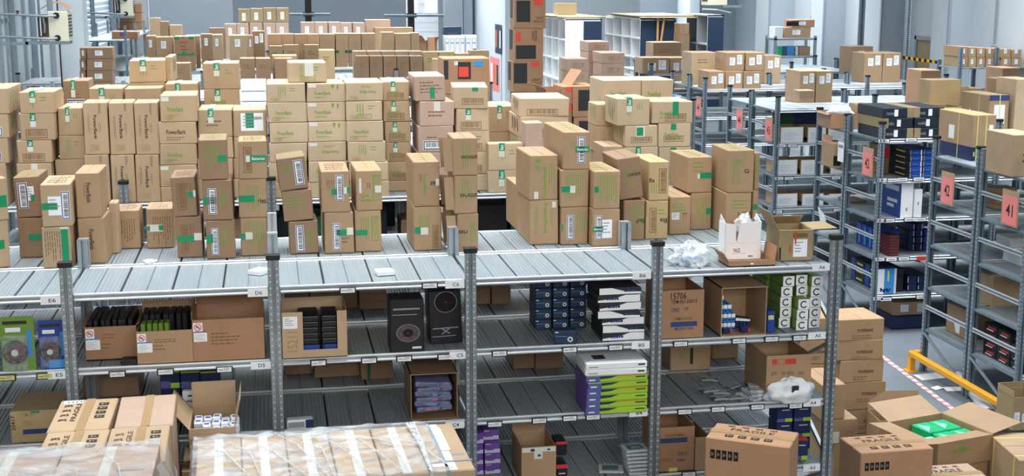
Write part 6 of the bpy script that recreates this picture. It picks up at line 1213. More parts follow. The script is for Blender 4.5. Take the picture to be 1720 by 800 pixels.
# stretch-wrapped loads
def wrapped(label, fl, fr, nl, nr, z, nx, ny, h, mat_c, seed, bare=0, dense=1, rect=None, flare=0):
    P = [onZ(*q, z) for q in (fl, fr, nl, nr)]; c = sum(P, Vector())/4; ux = ((P[1]-P[0])+(P[3]-P[2]))/2; uy = ((P[0]-P[2])+(P[1]-P[3]))/2
    w, d = ux.length, uy.length; yaw = math.atan2(ux.y, ux.x)
    if rect: w, d, yaw = rect[1]-rect[0], rect[3]-rect[2], 0; c = Vector(((rect[0]+rect[1])/2, (rect[2]+rect[3])/2, z))
    o = empty('wrapped_pallet_load', (c.x, c.y, FZ), yaw); H = z-FZ
    tiers = 5; th = (H-.14)/tiers
    for t in range(tiers):
        for i in range(nx):
            for j in range(ny):
                if t < tiers-1 and (0 < i < nx-1 and 0 < j < ny-1): continue
                b = MB(); x0, y0 = -w/2+w*i/nx, -d/2+d*j/ny; b.box(x0+.004, x0+w/nx-.004, y0+.004, y0+d/ny-.004, .14+t*th, .14+(t+1)*th-.003, mat_c, .006, j=.002)
                if t == tiers-1: xm = x0+w/nx/2; b.box(xm-.025, xm+.025, y0+.01, y0+d/ny-.01, H-.003, H-.0015, 'clear_tape'); b.box(x0+w/nx*.62, x0+w/nx*.9, y0+d/ny*.3, y0+d/ny*.34, H-.003, H-.0018, 'ink_grey'); b.box(x0+w/nx*.1, x0+w/nx*.3, y0+d/ny*.6, y0+d/ny*.63, H-.003, H-.0018, 'ink_grey')
                b.build('carton', o)
    b = MB()
    for k in range(7): b.box(-w/2+w*k/7, -w/2+w*(k+.75)/7, -d/2, d/2, .12, .14, 'wood')
    for x in (-w/2, -.05, w/2-.1): b.box(x, x+.1, -d/2, d/2, 0, .12, 'wood')
    b.build('pallet_base', o)
    # film: top sheet and sides with wrinkles
    R = random.Random(seed); b = MB(); n, m = 60, 34; g = .018; vs = []; xe = w/2*(1-2*bare)
    ph = [R.uniform(0, 6) for _ in range(6)]
    def wr(u, v): return .006*math.sin(u*31+v*17+ph[0])+.005*math.sin(u*57-v*41+ph[1])+.004*math.sin(v*83+ph[2]+u*9)
    for i in range(n+1):
        for k in range(m+1):
            u, v = i/n, k/m; vs.append((-w/2-g+(xe+w/2+g)*u, -d/2-g+(d+2*g)*v, H+.012+wr(u, v)*dense))
    fs = [(i*(m+1)+k, (i+1)*(m+1)+k, (i+1)*(m+1)+k+1, i*(m+1)+k+1) for i in range(n) for k in range(m)]; b.add(vs, fs, 'film')
    def wall_sheet(p0, p1, nrm):
        vs = []; N, K = 50, 24
        for i in range(N+1):
            for k in range(K+1):
                u, v = i/N, k/K; q = Vector(p0).lerp(Vector(p1), u); q = q+Vector(nrm)*(.006+wr(u+ph[3], v)*1.2); q.z = H+.012-(H-.1)*v; q += Vector(nrm)*flare*min(v*2.2, 1)**.8; vs.append(q)
        b.add(vs, [(i*(K+1)+k, (i+1)*(K+1)+k, (i+1)*(K+1)+k+1, i*(K+1)+k+1) for i in range(N) for k in range(K)], 'film')
    wall_sheet((-w/2-g, -d/2-g, 0), (xe, -d/2-g, 0), (0, -1, 0)); wall_sheet((xe, d/2+g, 0), (-w/2-g, d/2+g, 0), (0, 1, 0)); wall_sheet((-w/2-g, d/2+g, 0), (-w/2-g, -d/2-g, 0), (-1, 0, 0))
    if not bare: wall_sheet((w/2+g, -d/2-g, 0), (w/2+g, d/2+g, 0), (1, 0, 0))
    b.build('stretch_film', o, None, None, True)
    b = MB()      # twisted ropes of gathered film
    for k in range(9):
        x = -w/2+w*(1-2*bare*.5)*(k+.3)/9*.9; y1 = R.uniform(-.1, .45)*d
        b.tube([(x, d/2*R.uniform(.3, 1), H+.016), (x+w*.08, y1*.4, H+.022), (x+w*R.uniform(.1, .24), -d/2, H+.016)], [.0025, .004, .003], 'bag', 5)
    b.build('film_folds', o)
    tag(o, label, 'pallet load'); ALL.append(o); return o, w, d, H
ZW = -.72
o, w, d, H = wrapped('stretch-wrapped pallet of tan cartons in the bottom centre, right carton strapped', (338, 737), (765, 711), (318, 826), (795, 786), ZW, 6, 1, 1.7, 'tan', 2, bare=.11)
b = MB(); cw = w/6; xc = w/2-cw*.5
for x in (xc-.03,): b.box(x-.008, x+.008, -d/2-.003, d/2+.003, H-.6, H+.002, 'strap')
b.box(w/2-cw, w/2+.003, -d*.32-.007, -d*.32+.007, H-.5, H+.0025, 'strap'); b.box(w/2-.0, w/2+.003, -d*.32-.007, -d*.32+.007, H-.6, H, 'strap'); b.build('strap', o)
b = MB(); b.box(w/2-cw*.92, w/2-cw*.58, -d*.42, -d*.36, H+.0, H+.002, 'paper'); b.build('paper_label', o); b = MB(); b.box(xc-.02, xc+.035, -d*.1, d*.4, H, H+.0015, 'clear_tape'); b.build('sealing_tape', o)
b = MB()
for k in range(3): b.tube([(w/2-cw-.03+.02*k, d/2*.95, H+.02), (w/2-cw-.01+.01*k, 0, H+.03), (w/2-cw+.0, -d/2-.02, H+.01), (w/2-cw+.01, -d/2-.03, H-.5)], .009, 'bag', 6)
b.build('film_gather', o)
wrapped('stretch-wrapped pallet at the bottom left corner', (-60, 762), (273, 744), (-120, 850), (318, 818), -.4, 4, 2, 1.7, 'rosy', 5, rect=(-1.25, .655, -2.7, -1.6), flare=.16)
# open carton with small white-blue packs
ZO = -.74
P = onZ(311, 722, ZO); Q = onZ(389, 722, ZO); wq = Q.x-P.x; dq = onZ(332, 684, ZO).y-P.y; dq = max(.25, min(.42, dq)); cx = (P.x+Q.x)/2
oc = open_carton('open tan carton filled with small white and blue packs beside the FRAGILE cartons', (cx+.02, P.y+dq/2, ZO-.25), wq, dq, .25, 'tan', {'b': (2, .17), 'l': (38, .17), 'r': (12, .17), 'f': (172, .06)}, 0)
for i in range(5):
    for j in range(3): 
        if (i*3+j) not in (0, 4): carton('small white and blue pack, %s column, %s row in the open tan carton' % (nth[i], ['front', 'middle', 'rear'][j]), (cx-.1+.055*i+.03, P.y+.08+.09*j, ZO-.24), .05, .085, .195+random.uniform(0, .05), 'foam', (), None, random.uniform(-10, 10), 0, 'pack', 'boxed_pack', 'small white and blue packs', None, None, extra=lambda b, w, d, h, F: (b.box(-w/2-.001, w/2+.001, -d/2-.001, d/2+.001, h*.3, h*.6, 'violet'), b.box(-w*.3, w*.3, -d*.2, d*.2, h, h+.001, 'violet')))
fragile('FRAGILE carton supporting the open carton of white and blue packs', (cx+.0, P.y+dq/2, ZO-.25-.42), wq+.06, dq+.06, .418, 0)
for k, hz in enumerate((.0,)):
    zz2 = ZO-.25-.42; carton('plain carton at the base of the pile with the open carton of packs', (cx, P.y+dq/2, FZ+.001), wq+.06, dq+.06, zz2-FZ-.004, 'tan', group='tan cartons at the base of the FRAGILE pallet')
# right hand FRAGILE carton in front of the rack
zR = -.86
def FR(label, c, w, d, yaw): return fragile(label, (c.x, c.y, zR-.45), w, d, .45, yaw, 'warm', across=True)
top_carton(FR, 'FRAGILE carton standing at the foot of the A4 shelf, five black icons', (1201, 709), (1338, 727), (1189, 735), (1332, 752), zR)
c = ALL[-1].location; yawR = ALL[-1].rotation_euler.z
bd = ALL[-1].dimensions
carton('plain tan carton under the FRAGILE one at the foot of the A4 shelf', (c.x, c.y, FZ+.001), .55, .3, c.z-FZ-.003, 'kraft', (), None, math.degrees(yawR))
# cartons piled in the main aisle
sp = lambda xl, xr, y0, y1: [('P', 'POWERBANK', xl+(xr-xl)*.42, y0+(y1-y0)*.42, xl+(xr-xl)*.78, y0+(y1-y0)*.56, 'ink'), ('n', xl+(xr-xl)*.3, y0+(y1-y0)*.66, xl+(xr-xl)*.75, y0+(y1-y0)*.85), ('K', xl+(xr-xl)*.6, y0+(y1-y0)*.14, xl+(xr-xl)*.68, y0+(y1-y0)*.3, 'ink_pale'), ('w', xl+(xr-xl)*.5, y0, xl+(xr-xl)*.53, y1, )][:3]
Ys = onZ(1450, 768, FZ).y
tops = [(1424, 1494, 728), (1422, 1492, 688), (1418, 1487, 642), (1410, 1484, 605), (1408, 1484, 572), (1407, 1484, 536)]
S('in the tallest aisle pile by the corner post', Ys, [(a, b2, t, {'k_': sp(a, b2, t, t+40), 'k': 'black-lettered brown carton'}) for a, b2, t in tops], zb=FZ, d=.42, m='kraft', group='lettered brown cartons in the aisle')
tops = [(1345, 1402, 735), (1345, 1402, 690), (1345, 1400, 650), (1344, 1400, 612), (1343, 1398, 572), (1342, 1398, 535)]
S('in the aisle pile behind the corner post', Ys+.1, [(a, b2, t, {'k_': sp(a, b2, t, t+40), 'k': 'black-lettered brown carton'}) for a, b2, t in tops], zb=FZ, d=.42, m='kraft', group='lettered brown cartons in the aisle')
Yt2 = 1.75
S('just right of the corner post', Yt2, [(1398, 1436, 745, {'k': 'tan carton'}), (1393, 1440, 704, {'k_': [('w', 1399, 725, 1410, 745), ('K', 1401, 728, 1407, 735, 'yellow_tag'), ('F', 1423, 725, 1432, 740, 'ink_brown'), ('g', 1403, 708, 1410, 722)], 'k': 'tan carton with a green and yellow label'}), (1380, 1421, 646, {'k_': [('F', 1396, 690, 1402, 698, 'ink_brown'), ('g', 1400, 672, 1410, 682)], 'k': 'tan carton'})], zb=FZ, d=.5, m='kraft', group='cartons in the main aisle')
# open carton with green packs
zG = -1.58
nl, nr, fl, fr = (1516, 740), (1655, 731), (1508, 706) , (1618, 700)
PA, PBx = onZ(1561, 748, zG), onZ(1655, 733, zG)
P0 = onZ(1561, 748, zG); P1b = onZ(1655, 731, zG); P2b = onZ(1594, 693, zG); P3b = onZ(1506, 707, zG)
cG = (P0+P1b+P2b+P3b)/4; yG = math.degrees(math.atan2((P1b-P0).y, (P1b-P0).x)); wG = ((P1b-P0).length+(P2b-P3b).length)/2; dG = ((P3b-P0).length+(P2b-P1b).length)/2
og = open_carton('large open carton of green packs with spread flaps in the aisle', (cG.x, cG.y, zG-.22), wG, dG, .22, 'kraft', {'b': (72, .27), 'r': (80, .3), 'l': (84, .2), 'f': (-97, dG*.3)}, yG, [('P', 'NATURE', 25, 30, 60, 45, 'ink_green'), ('K', 42, 26, 50, 42, 'ink_green')], (0, 100, 0, 100))
Rm = Matrix.Rotation(math.radians(yG), 3, 'Z')
for i in range(3):
    for j in range(2):
        if i == 0 and j == 1: continue
        q = Rm @ Vector((-wG*.31+wG*.31*i, -dG*.2+dG*.42*j, 0)); carton('glossy green wrapped pack, %s %s in the large open carton' % (['left', 'middle', 'right'][i], ['front', 'rear'][j]), (cG.x+q.x, cG.y+q.y, zG-.213), wG*.29, dG*.38, .18 if i else .16, 'emerald' if i else 'mint', (), None, yG+random.uniform(-3, 3), 0, 'pack', 'wrapped_pack', 'green wrapped packs', None, None, extra=lambda b, w, d, h, F: b.add([(-w*.45, -d*.4, h+.001), (w*.1, 0, h+.001), (-w*.3, d*.4, h+.001)], [(0, 1, 2)], 'mint'))
carton('tan carton carrying the large open carton of green packs', (cG.x, cG.y, FZ+.001), wG*.95, dG*.95, zG-.22-FZ-.003, 'kraft', (), None, yG)
# FRAGILE cartons in front of it
zq = -1.38
def FQ(label, c, w, d, yaw): return fragile(label, (c.x, c.y, zq-.4), w, d, .4, yaw, 'warm', across=True)
top_carton(FQ, 'FRAGILE carton with four top icons in front of the open green carton', (1413, 735), (1540, 726), (1444, 762), (1557, 754), zq)
c = ALL[-1].location; yq = math.degrees(ALL[-1].rotation_euler.z); dm = ALL[-1].dimensions
carton('plain tan carton under the four-icon FRAGILE carton in the aisle', (c.x, c.y, FZ+.001), .5, .3, c.z-FZ-.003, 'kraft', (), None, yq)
zq2 = -1.62
def FQ2(label, c, w, d, yaw): return fragile(label, (c.x, c.y, zq2-.4), w, d, .4, yaw, 'rosy', across=True, flip=True)
top_carton(FQ2, 'FRAGILE carton at the bottom edge below the open green carton', (1535, 784), (1628, 778), (1560, 816), (1668, 808), zq2)
c = ALL[-1].location; carton('tan carton under the bottom-edge FRAGILE carton', (c.x, c.y, FZ+.001), .45, .3, c.z-FZ-.003, 'kraft', (), None, math.degrees(ALL[-1].rotation_euler.z))
# open carton behind
zB = -2.0
PB_ = onZ(1500, 694, zB)
open_carton('open brown carton with raised flap behind the green one', (PB_.x+.04, PB_.y-.06, FZ+.001), .5, .34, zB-FZ, 'kraft', {'b': (12, .17), 'r': (20, .1)}, -6)
PBc = MB(); PBc.box(-.09, .09, -.012, .012, 0, .13, 'white', .003); PBc.box(-.08, 0, -.0128, -.012, .02, .11, 'dark_green'); PBc.box(.0, .05, -.0128, -.012, .05, .12, 'yellow_tag')
o = PBc.build('leaflet', None, (PB_.x+.04, PB_.y-.08, zB-.06), (math.radians(-40), 0, .3)); tag(o, 'green and yellow leaflet sticking out of the open brown carton', 'leaflet'); ALL.append(o)
# strapped carton bottom right
zS = -1.6
def SC_(label, c, w, d, yaw):
    def ex(b, w, d, h, F):
        for y in (-d*.36, d*.28): b.box(-w/2-.003, w/2+.003, d*0+y-.007, y+.007, 0, h+.003, 'strap_yellow')
    return carton(label, (c.x, c.y, FZ+.001), w, d, zS-FZ, 'tan', (), None, yaw, seam='w', extra=ex)
top_carton(SC_, 'big tan carton with yellow straps at the bottom right corner', (1674, 727), (1796, 727), (1697, 774), (1836, 772), zS)
# carton at the right edge
Pz = onZ(1712, 715, FZ+.1)
open_carton('tall olive carton with two labels at the right edge by the yellow rail', (onY(1725, 680, 2.95).x, 3.1, FZ+.12), .28, .3, .34, 'olive', {'l': (-2, .06), 'b': (0, .06)}, 0, [('W', 5, 45, 25, 75), ('W', 35, 50, 48, 75)], (0, 100, 0, 100))
carton('low dark crate under the olive carton at the right edge', (onY(1725, 680, 2.95).x, 3.1, FZ+.001), .3, .32, .118, 'charcoal', (), None, 0, 0, 'crate', 'crate')
# yellow guard rail
A = onZ(1545, 622, FZ); Bq = onZ(1692, 716, FZ); A.x = 8.42; Bq.x = 8.42
o = empty('guard_rail', (8.42, A.y, FZ)); L = A.y-Bq.y
b = MB(); b.box(-.035, .035, -L-.02, .02, .17, .24, 'signal', .012); b.build('rail', o)
for k, y in enumerate((0, -L)):
    b = MB(); b.box(-.035, .035, y-.035, y+.035, 0, .2, 'signal', .008); b.box(-.07, .07, y-.07, y+.07, 0, .008, 'signal'); b.build('rail_post', o)
for y in (-L, 0): b = MB(); b.box(.0, .1, y-.035, y+.035, .17, .24, 'signal', .012); b.build('end_arm', o)
tag(o, 'low yellow guard rail protecting the end of the nearest rack', 'barrier'); ALL.append(o)
# striped tape on the floor
A = onZ(1480, 598, FZ); Bq = onZ(1625, 706, FZ); b = MB(); n = 34
for k in range(n):
    p = A.lerp(Bq, k/n); q = A.lerp(Bq, (k+1)/n); dv = (q-p); nv = Vector((-dv.y, dv.x, 0)).normalized()*.028; up = Vector((0, 0, .003+.002*math.sin(k)))
    b.add([p-nv+up, q-nv+up, q+nv+up, p+nv+up], [(0, 1, 2, 3)], 'pink' if k % 2 else 'paper')
o = b.build('barrier_tape'); tag(o, 'red and white striped tape lying across the grey floor', 'tape'); ALL.append(o)
A = onZ(1610, 632, FZ+.06); Bq = onZ(1664, 694, FZ+.05); b = MB(); b.tube([A, Bq], .06, 'foam', 20); o = b.build('plastic_roll', smooth=False)
e = MB(); dv = (Bq-A).normalized(); e.tube([Bq-dv*.002, Bq+dv*.004], .045, 'brown', 16); e.build('core', o); tag(o, 'white plastic film roll lying on the floor by the yellow rail', 'roll'); ALL.append(o)
for i, (px, py, yw, w, h) in enumerate([(1602, 655, -8, .2, .13), (1574, 653, 20, .12, .08), (1635, 683, 30, .2, .12), (1561, 634, 5, .3, .2)]):
    p = onZ(px, py, FZ); b = MB(); b.slab((-w/2, -h/2, .002), (w, 0, .004), (0, h, .006), .002, 'paper' if i < 3 else 'papergrey'); o = b.build('paper_sheet', None, (p.x, p.y, FZ+.003), (0, 0, math.radians(yw)))
    tag(o, ['rectangular white sheet lying flat on the floor left of the film roll', 'small white paper scrap on the floor beside the flat sheet', 'crumpled white sheet at the near end of the film roll', 'grey translucent sheet on the floor by the far rail post'][i], 'paper'); ALL.append(o)

# ================================================================ wall equipment, furniture at the back
def heater(label, px0, px1, py0, py1, Y, valve=True):
    a = onY(px0, py0, Y); c = onY(px1, py1, Y); w = c.x-a.x; h = a.z-c.z; d = .5
    o = empty('wall_heater', (a.x, Y, c.z)); tag(o, label, 'heater', 'gas heaters on the left wall'); ALL.append(o)
    b = MB(); b.box(w*.32, w, 0, d, 0, h, 'cream', .012); b.build('casing', o)
    b = MB(); b.box(-w*.02, w*.34, -.012, d-.02, h*.16, h*.88, 'bark'); b.box(w*.06, w*.1, -.03, -.012, h*.2, h*.85, 'steel_bright'); b.tube([(w*.2, -.03, h*.3), (w*.22, -.03, h*.5), (w*.18, -.03, h*.8)], .02, 'steel', 8); b.build('burner', o)
    b = MB()
    for k in range(7): z = h*(.16+.11*k); b.box(w, w+.012, .06, d-.06, z, z+h*.06, 'bark')
    b.build('grille', o)
    b = MB()
    for z in (.12, .86): 
        b.tube([(w*.62, -.02, h*z), (w*.62, 0, h*z)], .055, 'black', 14); b.tube([(w*.62, -.03, h*z), (w*.3, -.05, h*(z-.02)), (-w*.4, -.04, h*(z+.02)), (-w*.9, -.03, h*(z+.05)), (XL-a.x+.01, -.03, h*(z+.05))], .022, 'steel', 8)
    b.build('pipe', o)
    b = MB(); b.box(-w*.5, w, .05, .1, -.05, 0, 'steel'); b.box(-w*.5, w, d-.1, d-.05, -.05, 0, 'steel'); b.box(XL-a.x, -w*.4, .05, .1, -.06, .0, 'steel'); b.box(XL-a.x, XL-a.x+.06, .05, .12, -.7, .3, 'steel'); b.build('bracket', o)
    if valve:
        b = MB(); b.box(-w*.72, -w*.6, -.05, -.02, h*.98, h*1.03, 'wine'); b.tube([(-w*.66, -.035, h*.9), (-w*.66, -.035, h*1.0)], .02, 'copper', 8); b.build('valve', o)
    return o
heater('cream gas heater on the left wall, nearer one', 63, 116, 19, 70, 16.6)
heater('cream gas heater on the left wall, farther one at the top', 190, 224, -6, 27, 26.6, False)
a = onY(66, 17, 16.6); b = MB()
for k in range(8):
    t0, t1 = k/8, (k+1)/8; b.slab((-.1+.5*t0, -.02, .12*math.sin(t0*3.1)), (.5/8, 0, .12*(math.sin(t1*3.1)-math.sin(t0*3.1))), (0, .35, .02), .005, 'rust')
o = b.build('cardboard_sheet', None, (a.x+.1, 16.65, a.z+.01)); tag(o, 'curled brown cardboard sheet lying on the nearer heater', 'cardboard'); ALL.append(o)
# pipes and conduits down the left wall
for i, (px, r, m) in enumerate([(5, .03, 'wall'), (13, .025, 'wall_blue'), (44, .04, 'wall'), (68, .03, 'steel')]):
    Yp2 = onX(px, 60, XL+.05).y; b = MB(); b.tube([(XL+.05, Yp2, FZ), (XL+.05, Yp2, 4.9)], r, m, 10); b.box(XL, XL+.08, Yp2-.05, Yp2+.05, 1.2, 1.26, 'steel'); o = b.build('wall_pipe'); tag(o, 'vertical pipe on the left wall, %s of four before the pillar' % nth[i], 'pipe', 'vertical pipes on the left wall'); ALL.append(o)
# side rack along the left wall
ch = onY(190, 65.5, 21.3)
sr = tag(empty('wall_shelf', (-2.5, 20.5, FZ)), 'narrow shelf along the left wall behind the brown carton pile', 'shelving'); iv = (2.5, -20.5, -FZ)
for y in (20.5, 22.7, 24.9, 27.0):
    for x in (-2.45, -1.62): b = MB(); b.box(x-.025, x+.025, y-.025, y+.025, FZ, ch.z+.3, 'steel_blue'); b.build('upright_post', sr, iv)
for z in (ch.z, ch.z-.62, ch.z-1.2): b = MB(); b.box(-2.5, -1.6, 20.5, 27.0, z-.03, z, 'deck'); b.build('shelf', sr, iv)
def WB(label, px0, px1, py0, py1, Y, d, m, k='', g=GF, zb=None):
    a = onY(px0, py1, Y); c = onY(px1, py0, Y); z = a.z if zb is None else zb
    return carton(label, ((a.x+c.x)/2, Y+d/2, z+.001), c.x-a.x, d, c.z-z, m, am(k, px0, px1, py0, py1), (px0, px1, py0, py1), 0, 0, 'box', 'carton', g)
WB('flat carton with purple square on the left wall shelf', 188, 231, 53, 65, 21.3, .5, 'rust', '', zb=ch.z)
b = MB(); b.box(-.1, -.02, -.2512, -.25, .06, .14, 'purple'); b.build('printed_square', ALL[-1])
# rear rack with orange-brown cartons by the second pillar
zt2 = onY(205, 53, 28.0).z
for i, (y0, y1) in enumerate([(45, 53), (32, 43), (20, 31.5)]):
    a = onY(204, y1, 27.4); c = onY(240, y0, 27.4); carton('wide orange-brown carton, %s of three on the rear left shelf' % POS[3][i], ((a.x+c.x)/2, 27.25, onY(204, 53, 27.4).z+.005+i*.235), c.x-a.x, .4, .23, 'rust', group=GF)
rr = tag(empty('wall_shelf', (onY(204, 53, 27.4).x-.05, 27.0, FZ)), 'rear left shelf carrying wide orange-brown cartons beside the farther pillar', 'shelving'); a = onY(204, 53, 27.4); c = onY(242, 53, 27.4); iv = (-rr.location.x, -27.0, -FZ)
b = MB(); b.box(a.x-.05, c.x+.05, 27.02, 27.55, a.z-.04, a.z+.003, 'deck'); b.build('shelf', rr, iv)
for x in (a.x-.03, c.x+.03):
    b = MB(); b.box(x-.025, x+.025, 27.03, 27.08, FZ, a.z+.1, 'steel_blue'); b.build('upright_post', rr, iv); b = MB(); b.box(x-.025, x+.025, 27.49, 27.54, FZ, a.z+.1, 'steel_blue'); b.build('upright_post', rr, iv)
# white pigeonhole cabinets
def pigeon(label, x0, x1, y0, y1, z1, ncol, nrow, shell, back, door_cols, name='pigeonhole_cabinet', face='L'):
    o = empty(name, (x0, y0, FZ)); tag(o, label, 'cabinet'); ALL.append(o); H = z1-FZ; D = y1-y0; W = x1-x0; t = .03
    b = MB(); b.box(0, W, 0, t, 0, H, shell); b.box(0, W, D-t, D, 0, H, shell); b.box(W-t, W, 0, D, 0, H, back); b.box(0, W, 0, D, H-t, H, shell); b.box(0, W, 0, D, 0, t, shell); b.build('carcass', o)
    b = MB()
    for k in range(1, ncol): y = D*k/ncol; b.box(0, W-t, y-t/2, y+t/2, t, H-t, shell)
    b.build('divider', o)
    for r in range(1, nrow): b = MB(); z = H*r/nrow; b.box(0.0, W-t, t, D-t, z-.015, z+.015, shell); b.build('shelf', o)
    for (u0, u1, v0, m) in door_cols: b = MB(); b.box(W*u0, W*u1, -.012, 0, H*v0, H*.985, m, .004); b.build('side_panel', o)
    return o
Xc, Yc = onY(950, 20, 23.6).x, 23.6
zT = onY(955, 32, Yc).z
pigeon('white pigeonhole cabinet with one dark blue side panel, left of two', Xc, onY(1011, 30, Yc).x, Yc, Yc+3.2, zT, 4, 7, 'white', 'denim', [(.0, .49, 0, 'white'), (.5, 1, .45, 'denim')])
b = MB(); b.box(-.012, .5, .1, .5, 0, .36, 'green_tape'); o = b.build('green_folder_box', None, (Xc+.02, Yc+.12, FZ+(zT-FZ)*4/7+.02)); tag(o, 'green file box in the left white pigeonhole cabinet', 'box'); ALL.append(o)
def boards(label, x0, x1, y0, y1, z, n, seed):
    R = random.Random(seed); b = MB()
    for k in range(n): zz = z+.012+k*.022; b.box(x0+R.uniform(-.2, .1), x1+R.uniform(-.1, .45), y0+R.uniform(-.1, .4), y1-R.uniform(0, .6), zz, zz+.018, 'plywood')
    o = b.build('plywood_boards'); tag(o, label, 'boards'); ALL.append(o)
boards('loose plywood boards on top of the left white cabinet', Xc-.1, onY(1011, 30, Yc).x, Yc-.05, Yc+3.0, zT, 3, 1)
a = onY(932, 24, 24.2); c = onY(964, 10, 24.2)
carton('battered tan carton lying on the plywood of the left white cabinet', ((a.x+c.x)/2+.1, 24.6, zT+.085), c.x-a.x, .4, .28, 'olive', (), None, 6)
Xd, Yd = onY(1076, 30, 24.4).x, 24.4; zD = onY(1076, 31, Yd).z
pigeon('white pigeonhole cabinet with dark blue sides, right of two', Xd, onY(1135, 30, Yd).x, Yd, Yd+3.6, zD, 4, 7, 'white', 'white', [(0, .48, 0, 'denim'), (.52, 1, 0, 'denim')])
boards('loose plywood boards sticking out over the right white cabinet', Xd-.1, onY(1135, 30, Yd).x+.3, Yd-.1, Yd+3.0, zD, 3, 2)
b = MB()
b.tube([(0, 0, FZ), (0, 0, zD)], .03, 'wood', 6); b.tube([(.0, 0, zD-1.4), (.16, 0, zD)], .03, 'wood', 6); o = b.build('timber_prop', None, (onY(1105, 30, Yd-.08).x, Yd-.08, 0)); tag(o, 'wooden prop leaning at the dark blue cabinet side', 'timber'); ALL.append(o)
Xe, Ye = onY(1189, 30, 23.4).x, 23.4; zE = onY(1189, 25, Ye).z
pigeon('grey pigeonhole cabinet with tan edges and a blue side near the right wall', Xe, onY(1216, 30, Ye).x, Ye, Ye+1.7, zE, 2, 5, 'wall_grey', 'wall_mid', [(.02, 1, .35, 'denim')])
S('at the right of the dark blue cabinet', 23.6, [(1141, 1158, 96, {}), (1141, 1158, 58, {}), (1142, 1158, 39, {})], zb=FZ, m='brown', d=.5, kind='tall brown carton with end labels', group=GF)
# posters on the partition wall
for i, (y0, y1, z0, z1, m, cap) in enumerate([(30.6, 34.6, -1.6, .0, 'papergrey', ''), (30.9, 32.6, -1.3, -.3, 'pink', ''), (30.5, 31.6, -.15, .7, 'denim', '')]):
    b = MB(); b.slab((7.985-.006*i, y1, z0), (0, y0-y1, 0), (0, 0, z1-z0), .004, m)
    for k in range(3): b.slab((7.983-.006*i, y1-(y1-y0)*(.1+.3*k), z0+(z1-z0)*.2), (0, -(y1-y0)*.2, 0), (0, 0, (z1-z0)*.6), .002, ['denim', 'paper', 'orange'][(k+i) % 3])
    o = b.build('poster'); tag(o, ['wide pale poster on the white partition wall', 'red poster on the white partition wall', 'small dark picture above the red poster'][i], 'poster'); ALL.append(o)
# conduits and unit on the right wall
b = MB(); p = onX(1200, 5, 14.2)
b.box(0, .5, 0, .6, 0, .5, 'cream', .01); b.box(-.01, 0, .08, .5, .1, .42, 'bark'); o = b.build('wall_heater', None, (onY(1190, 10, 25).x, 25.0, onY(1190, 9, 25).z)); 
k = MB(); k.tube([(.6, 0, -.2), (.2, -.1, -.12), (-.2, -.1, -.1)], .03, 'steel', 8); k.box(.4, .9, 0, .05, -.06, 0, 'steel'); k.build('pipe', o); tag(o, 'grilled heater unit high on the right wall', 'heater'); ALL.append(o)
b = MB(); x0, y0 = 14.98, 15.6; b.tube([(0, 0, .75), (0, 0, 4.9)], .018, 'steel', 8); b.box(-.04, .03, -.06, .06, .55, .75, 'wall_grey', .008); o = b.build('cable_conduit', None, (14.95, 15.45, 0)); tag(o, 'thin grey cable conduit with a switch box on the right wall', 'conduit'); ALL.append(o)
for i, (px, py, Yq) in enumerate([(1446, 72, 19.0), (1521, 130, 16.6)]):
    p = onY(px, py, Yq); b = post_mb(0, 0, FZ, 4.9, 1, True, 'steel_blue', .13); o = b.build('tall_upright', None, (p.x, p.y, 0)); tag(o, ['tall perforated rack upright by the right wall, farther one', 'tall perforated rack upright by the right wall, holding striped tape'][i], 'upright'); ALL.append(o)
p = onY(1516, 99, 16.6); q = onY(1579, 108, 16.0); b = MB(); n = 14; q = Vector((q.x, q.y, q.z))
for k in range(n):
    a0 = p.lerp(q, k/n); a1 = p.lerp(q, (k+1)/n); u = Vector((0, 0, .06)); b.add([a0, a1, a1+u, a0+u], [(0, 1, 2, 3)], 'signal' if k % 2 else 'black')
o = b.build('hazard_tape'); tag(o, 'black and yellow hazard tape strung from the tall upright', 'tape'); ALL.append(o)
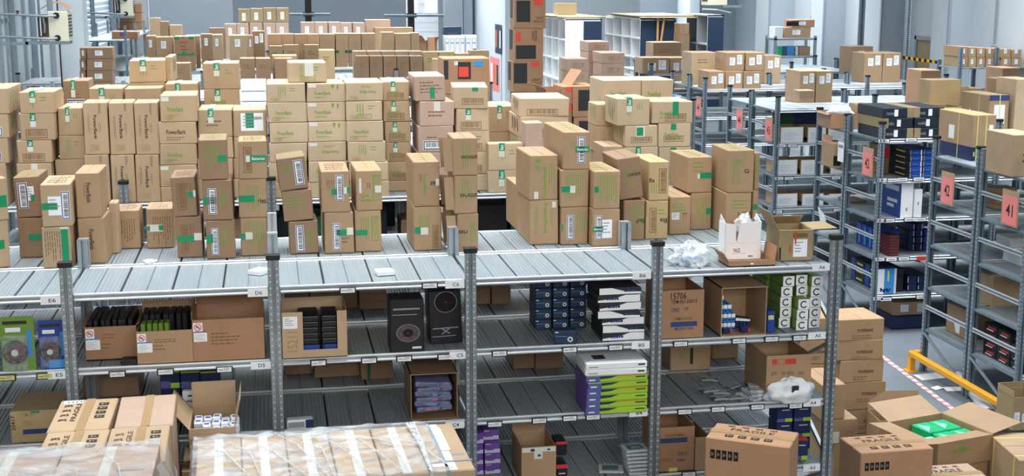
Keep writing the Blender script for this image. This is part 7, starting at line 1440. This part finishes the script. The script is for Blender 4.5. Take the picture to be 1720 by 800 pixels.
# small shelf unit near the right wall
p0 = onY(1301, 70, 21.6); p1 = onY(1372, 70, 21.6); su = tag(empty('shelf_unit', (p0.x, 21.6, FZ)), 'small grey shelf unit by the right wall with cartons on top', 'shelving'); w = p1.x-p0.x; iv = None
zs = [onY(1330, y, 21.6).z for y in (64, 94, 120)]
for z in zs: b = MB(); b.box(0, w, 0, .6, z-.05-FZ, z-FZ, 'steel', .004); b.build('shelf', su)
for x in (0, w-.06):
    for y in (0, .55): b = MB(); b.box(x, x+.06, y, y+.05, 0, zs[0]+.05-FZ, 'steel'); b.build('upright_post', su)
WB('open ended tan carton on the small shelf unit', 1318, 1362, 46, 63, 21.65, .45, 'kraft', 'q', zb=zs[0])
WB('upper tan carton with a dark opening on the small shelf unit', 1330, 1369, 33, 46, 21.65, .45, 'rust', 'q')
b = MB(); b.box(-.42, -.08, -.2262, -.225, .03, .14, 'black'); b.build('opening', ALL[-1])
WB('small white-sided box left on the small shelf unit', 1302, 1316, 45, 63, 21.7, .4, 'foam', '', zb=zs[0])
for i, (a2, b2, m) in enumerate([(1308, 1314, 'emerald'), (1322, 1334, 'sky'), (1336, 1341, 'foam'), (1342, 1361, 'kraft')]): WB('%s item on the middle shelf of the small shelf unit' % ['green', 'bright blue', 'pale grey', 'brown carton'][i], a2, b2, 78, 92, 21.7, .35, m, '', zb=zs[1])
WB('yellow sack on the lowest visible shelf of the small shelf unit', 1301, 1313, 104, 119, 21.55, .3, 'signal', '', zb=zs[2])
# sprinkler style rail pipes at the back
for i, (x0, x1, py, pc, m) in enumerate([(486, 555, 24, 518, 'steel_blue'), (645, 746, 26, 691, 'steel_blue')]):
    Yr = 30.0+i*0; a = onY(x0, py, Yr); c = onY(x1, py, Yr); t2 = onY(pc, py, Yr); b = MB(); b.tube([a, c], .035, m, 8); b.box(t2.x-.09, t2.x+.09, Yr+.05, Yr+.2, FZ, 5, 'charcoal'); b.box(t2.x-.15, t2.x+.15, Yr+.0, Yr+.06, t2.z-.06, t2.z+.06, 'black'); o = b.build('steel_column'); tag(o, 'dark steel column with a cross pipe at the back, %s one' % ['left', 'right'][i], 'column'); ALL.append(o)
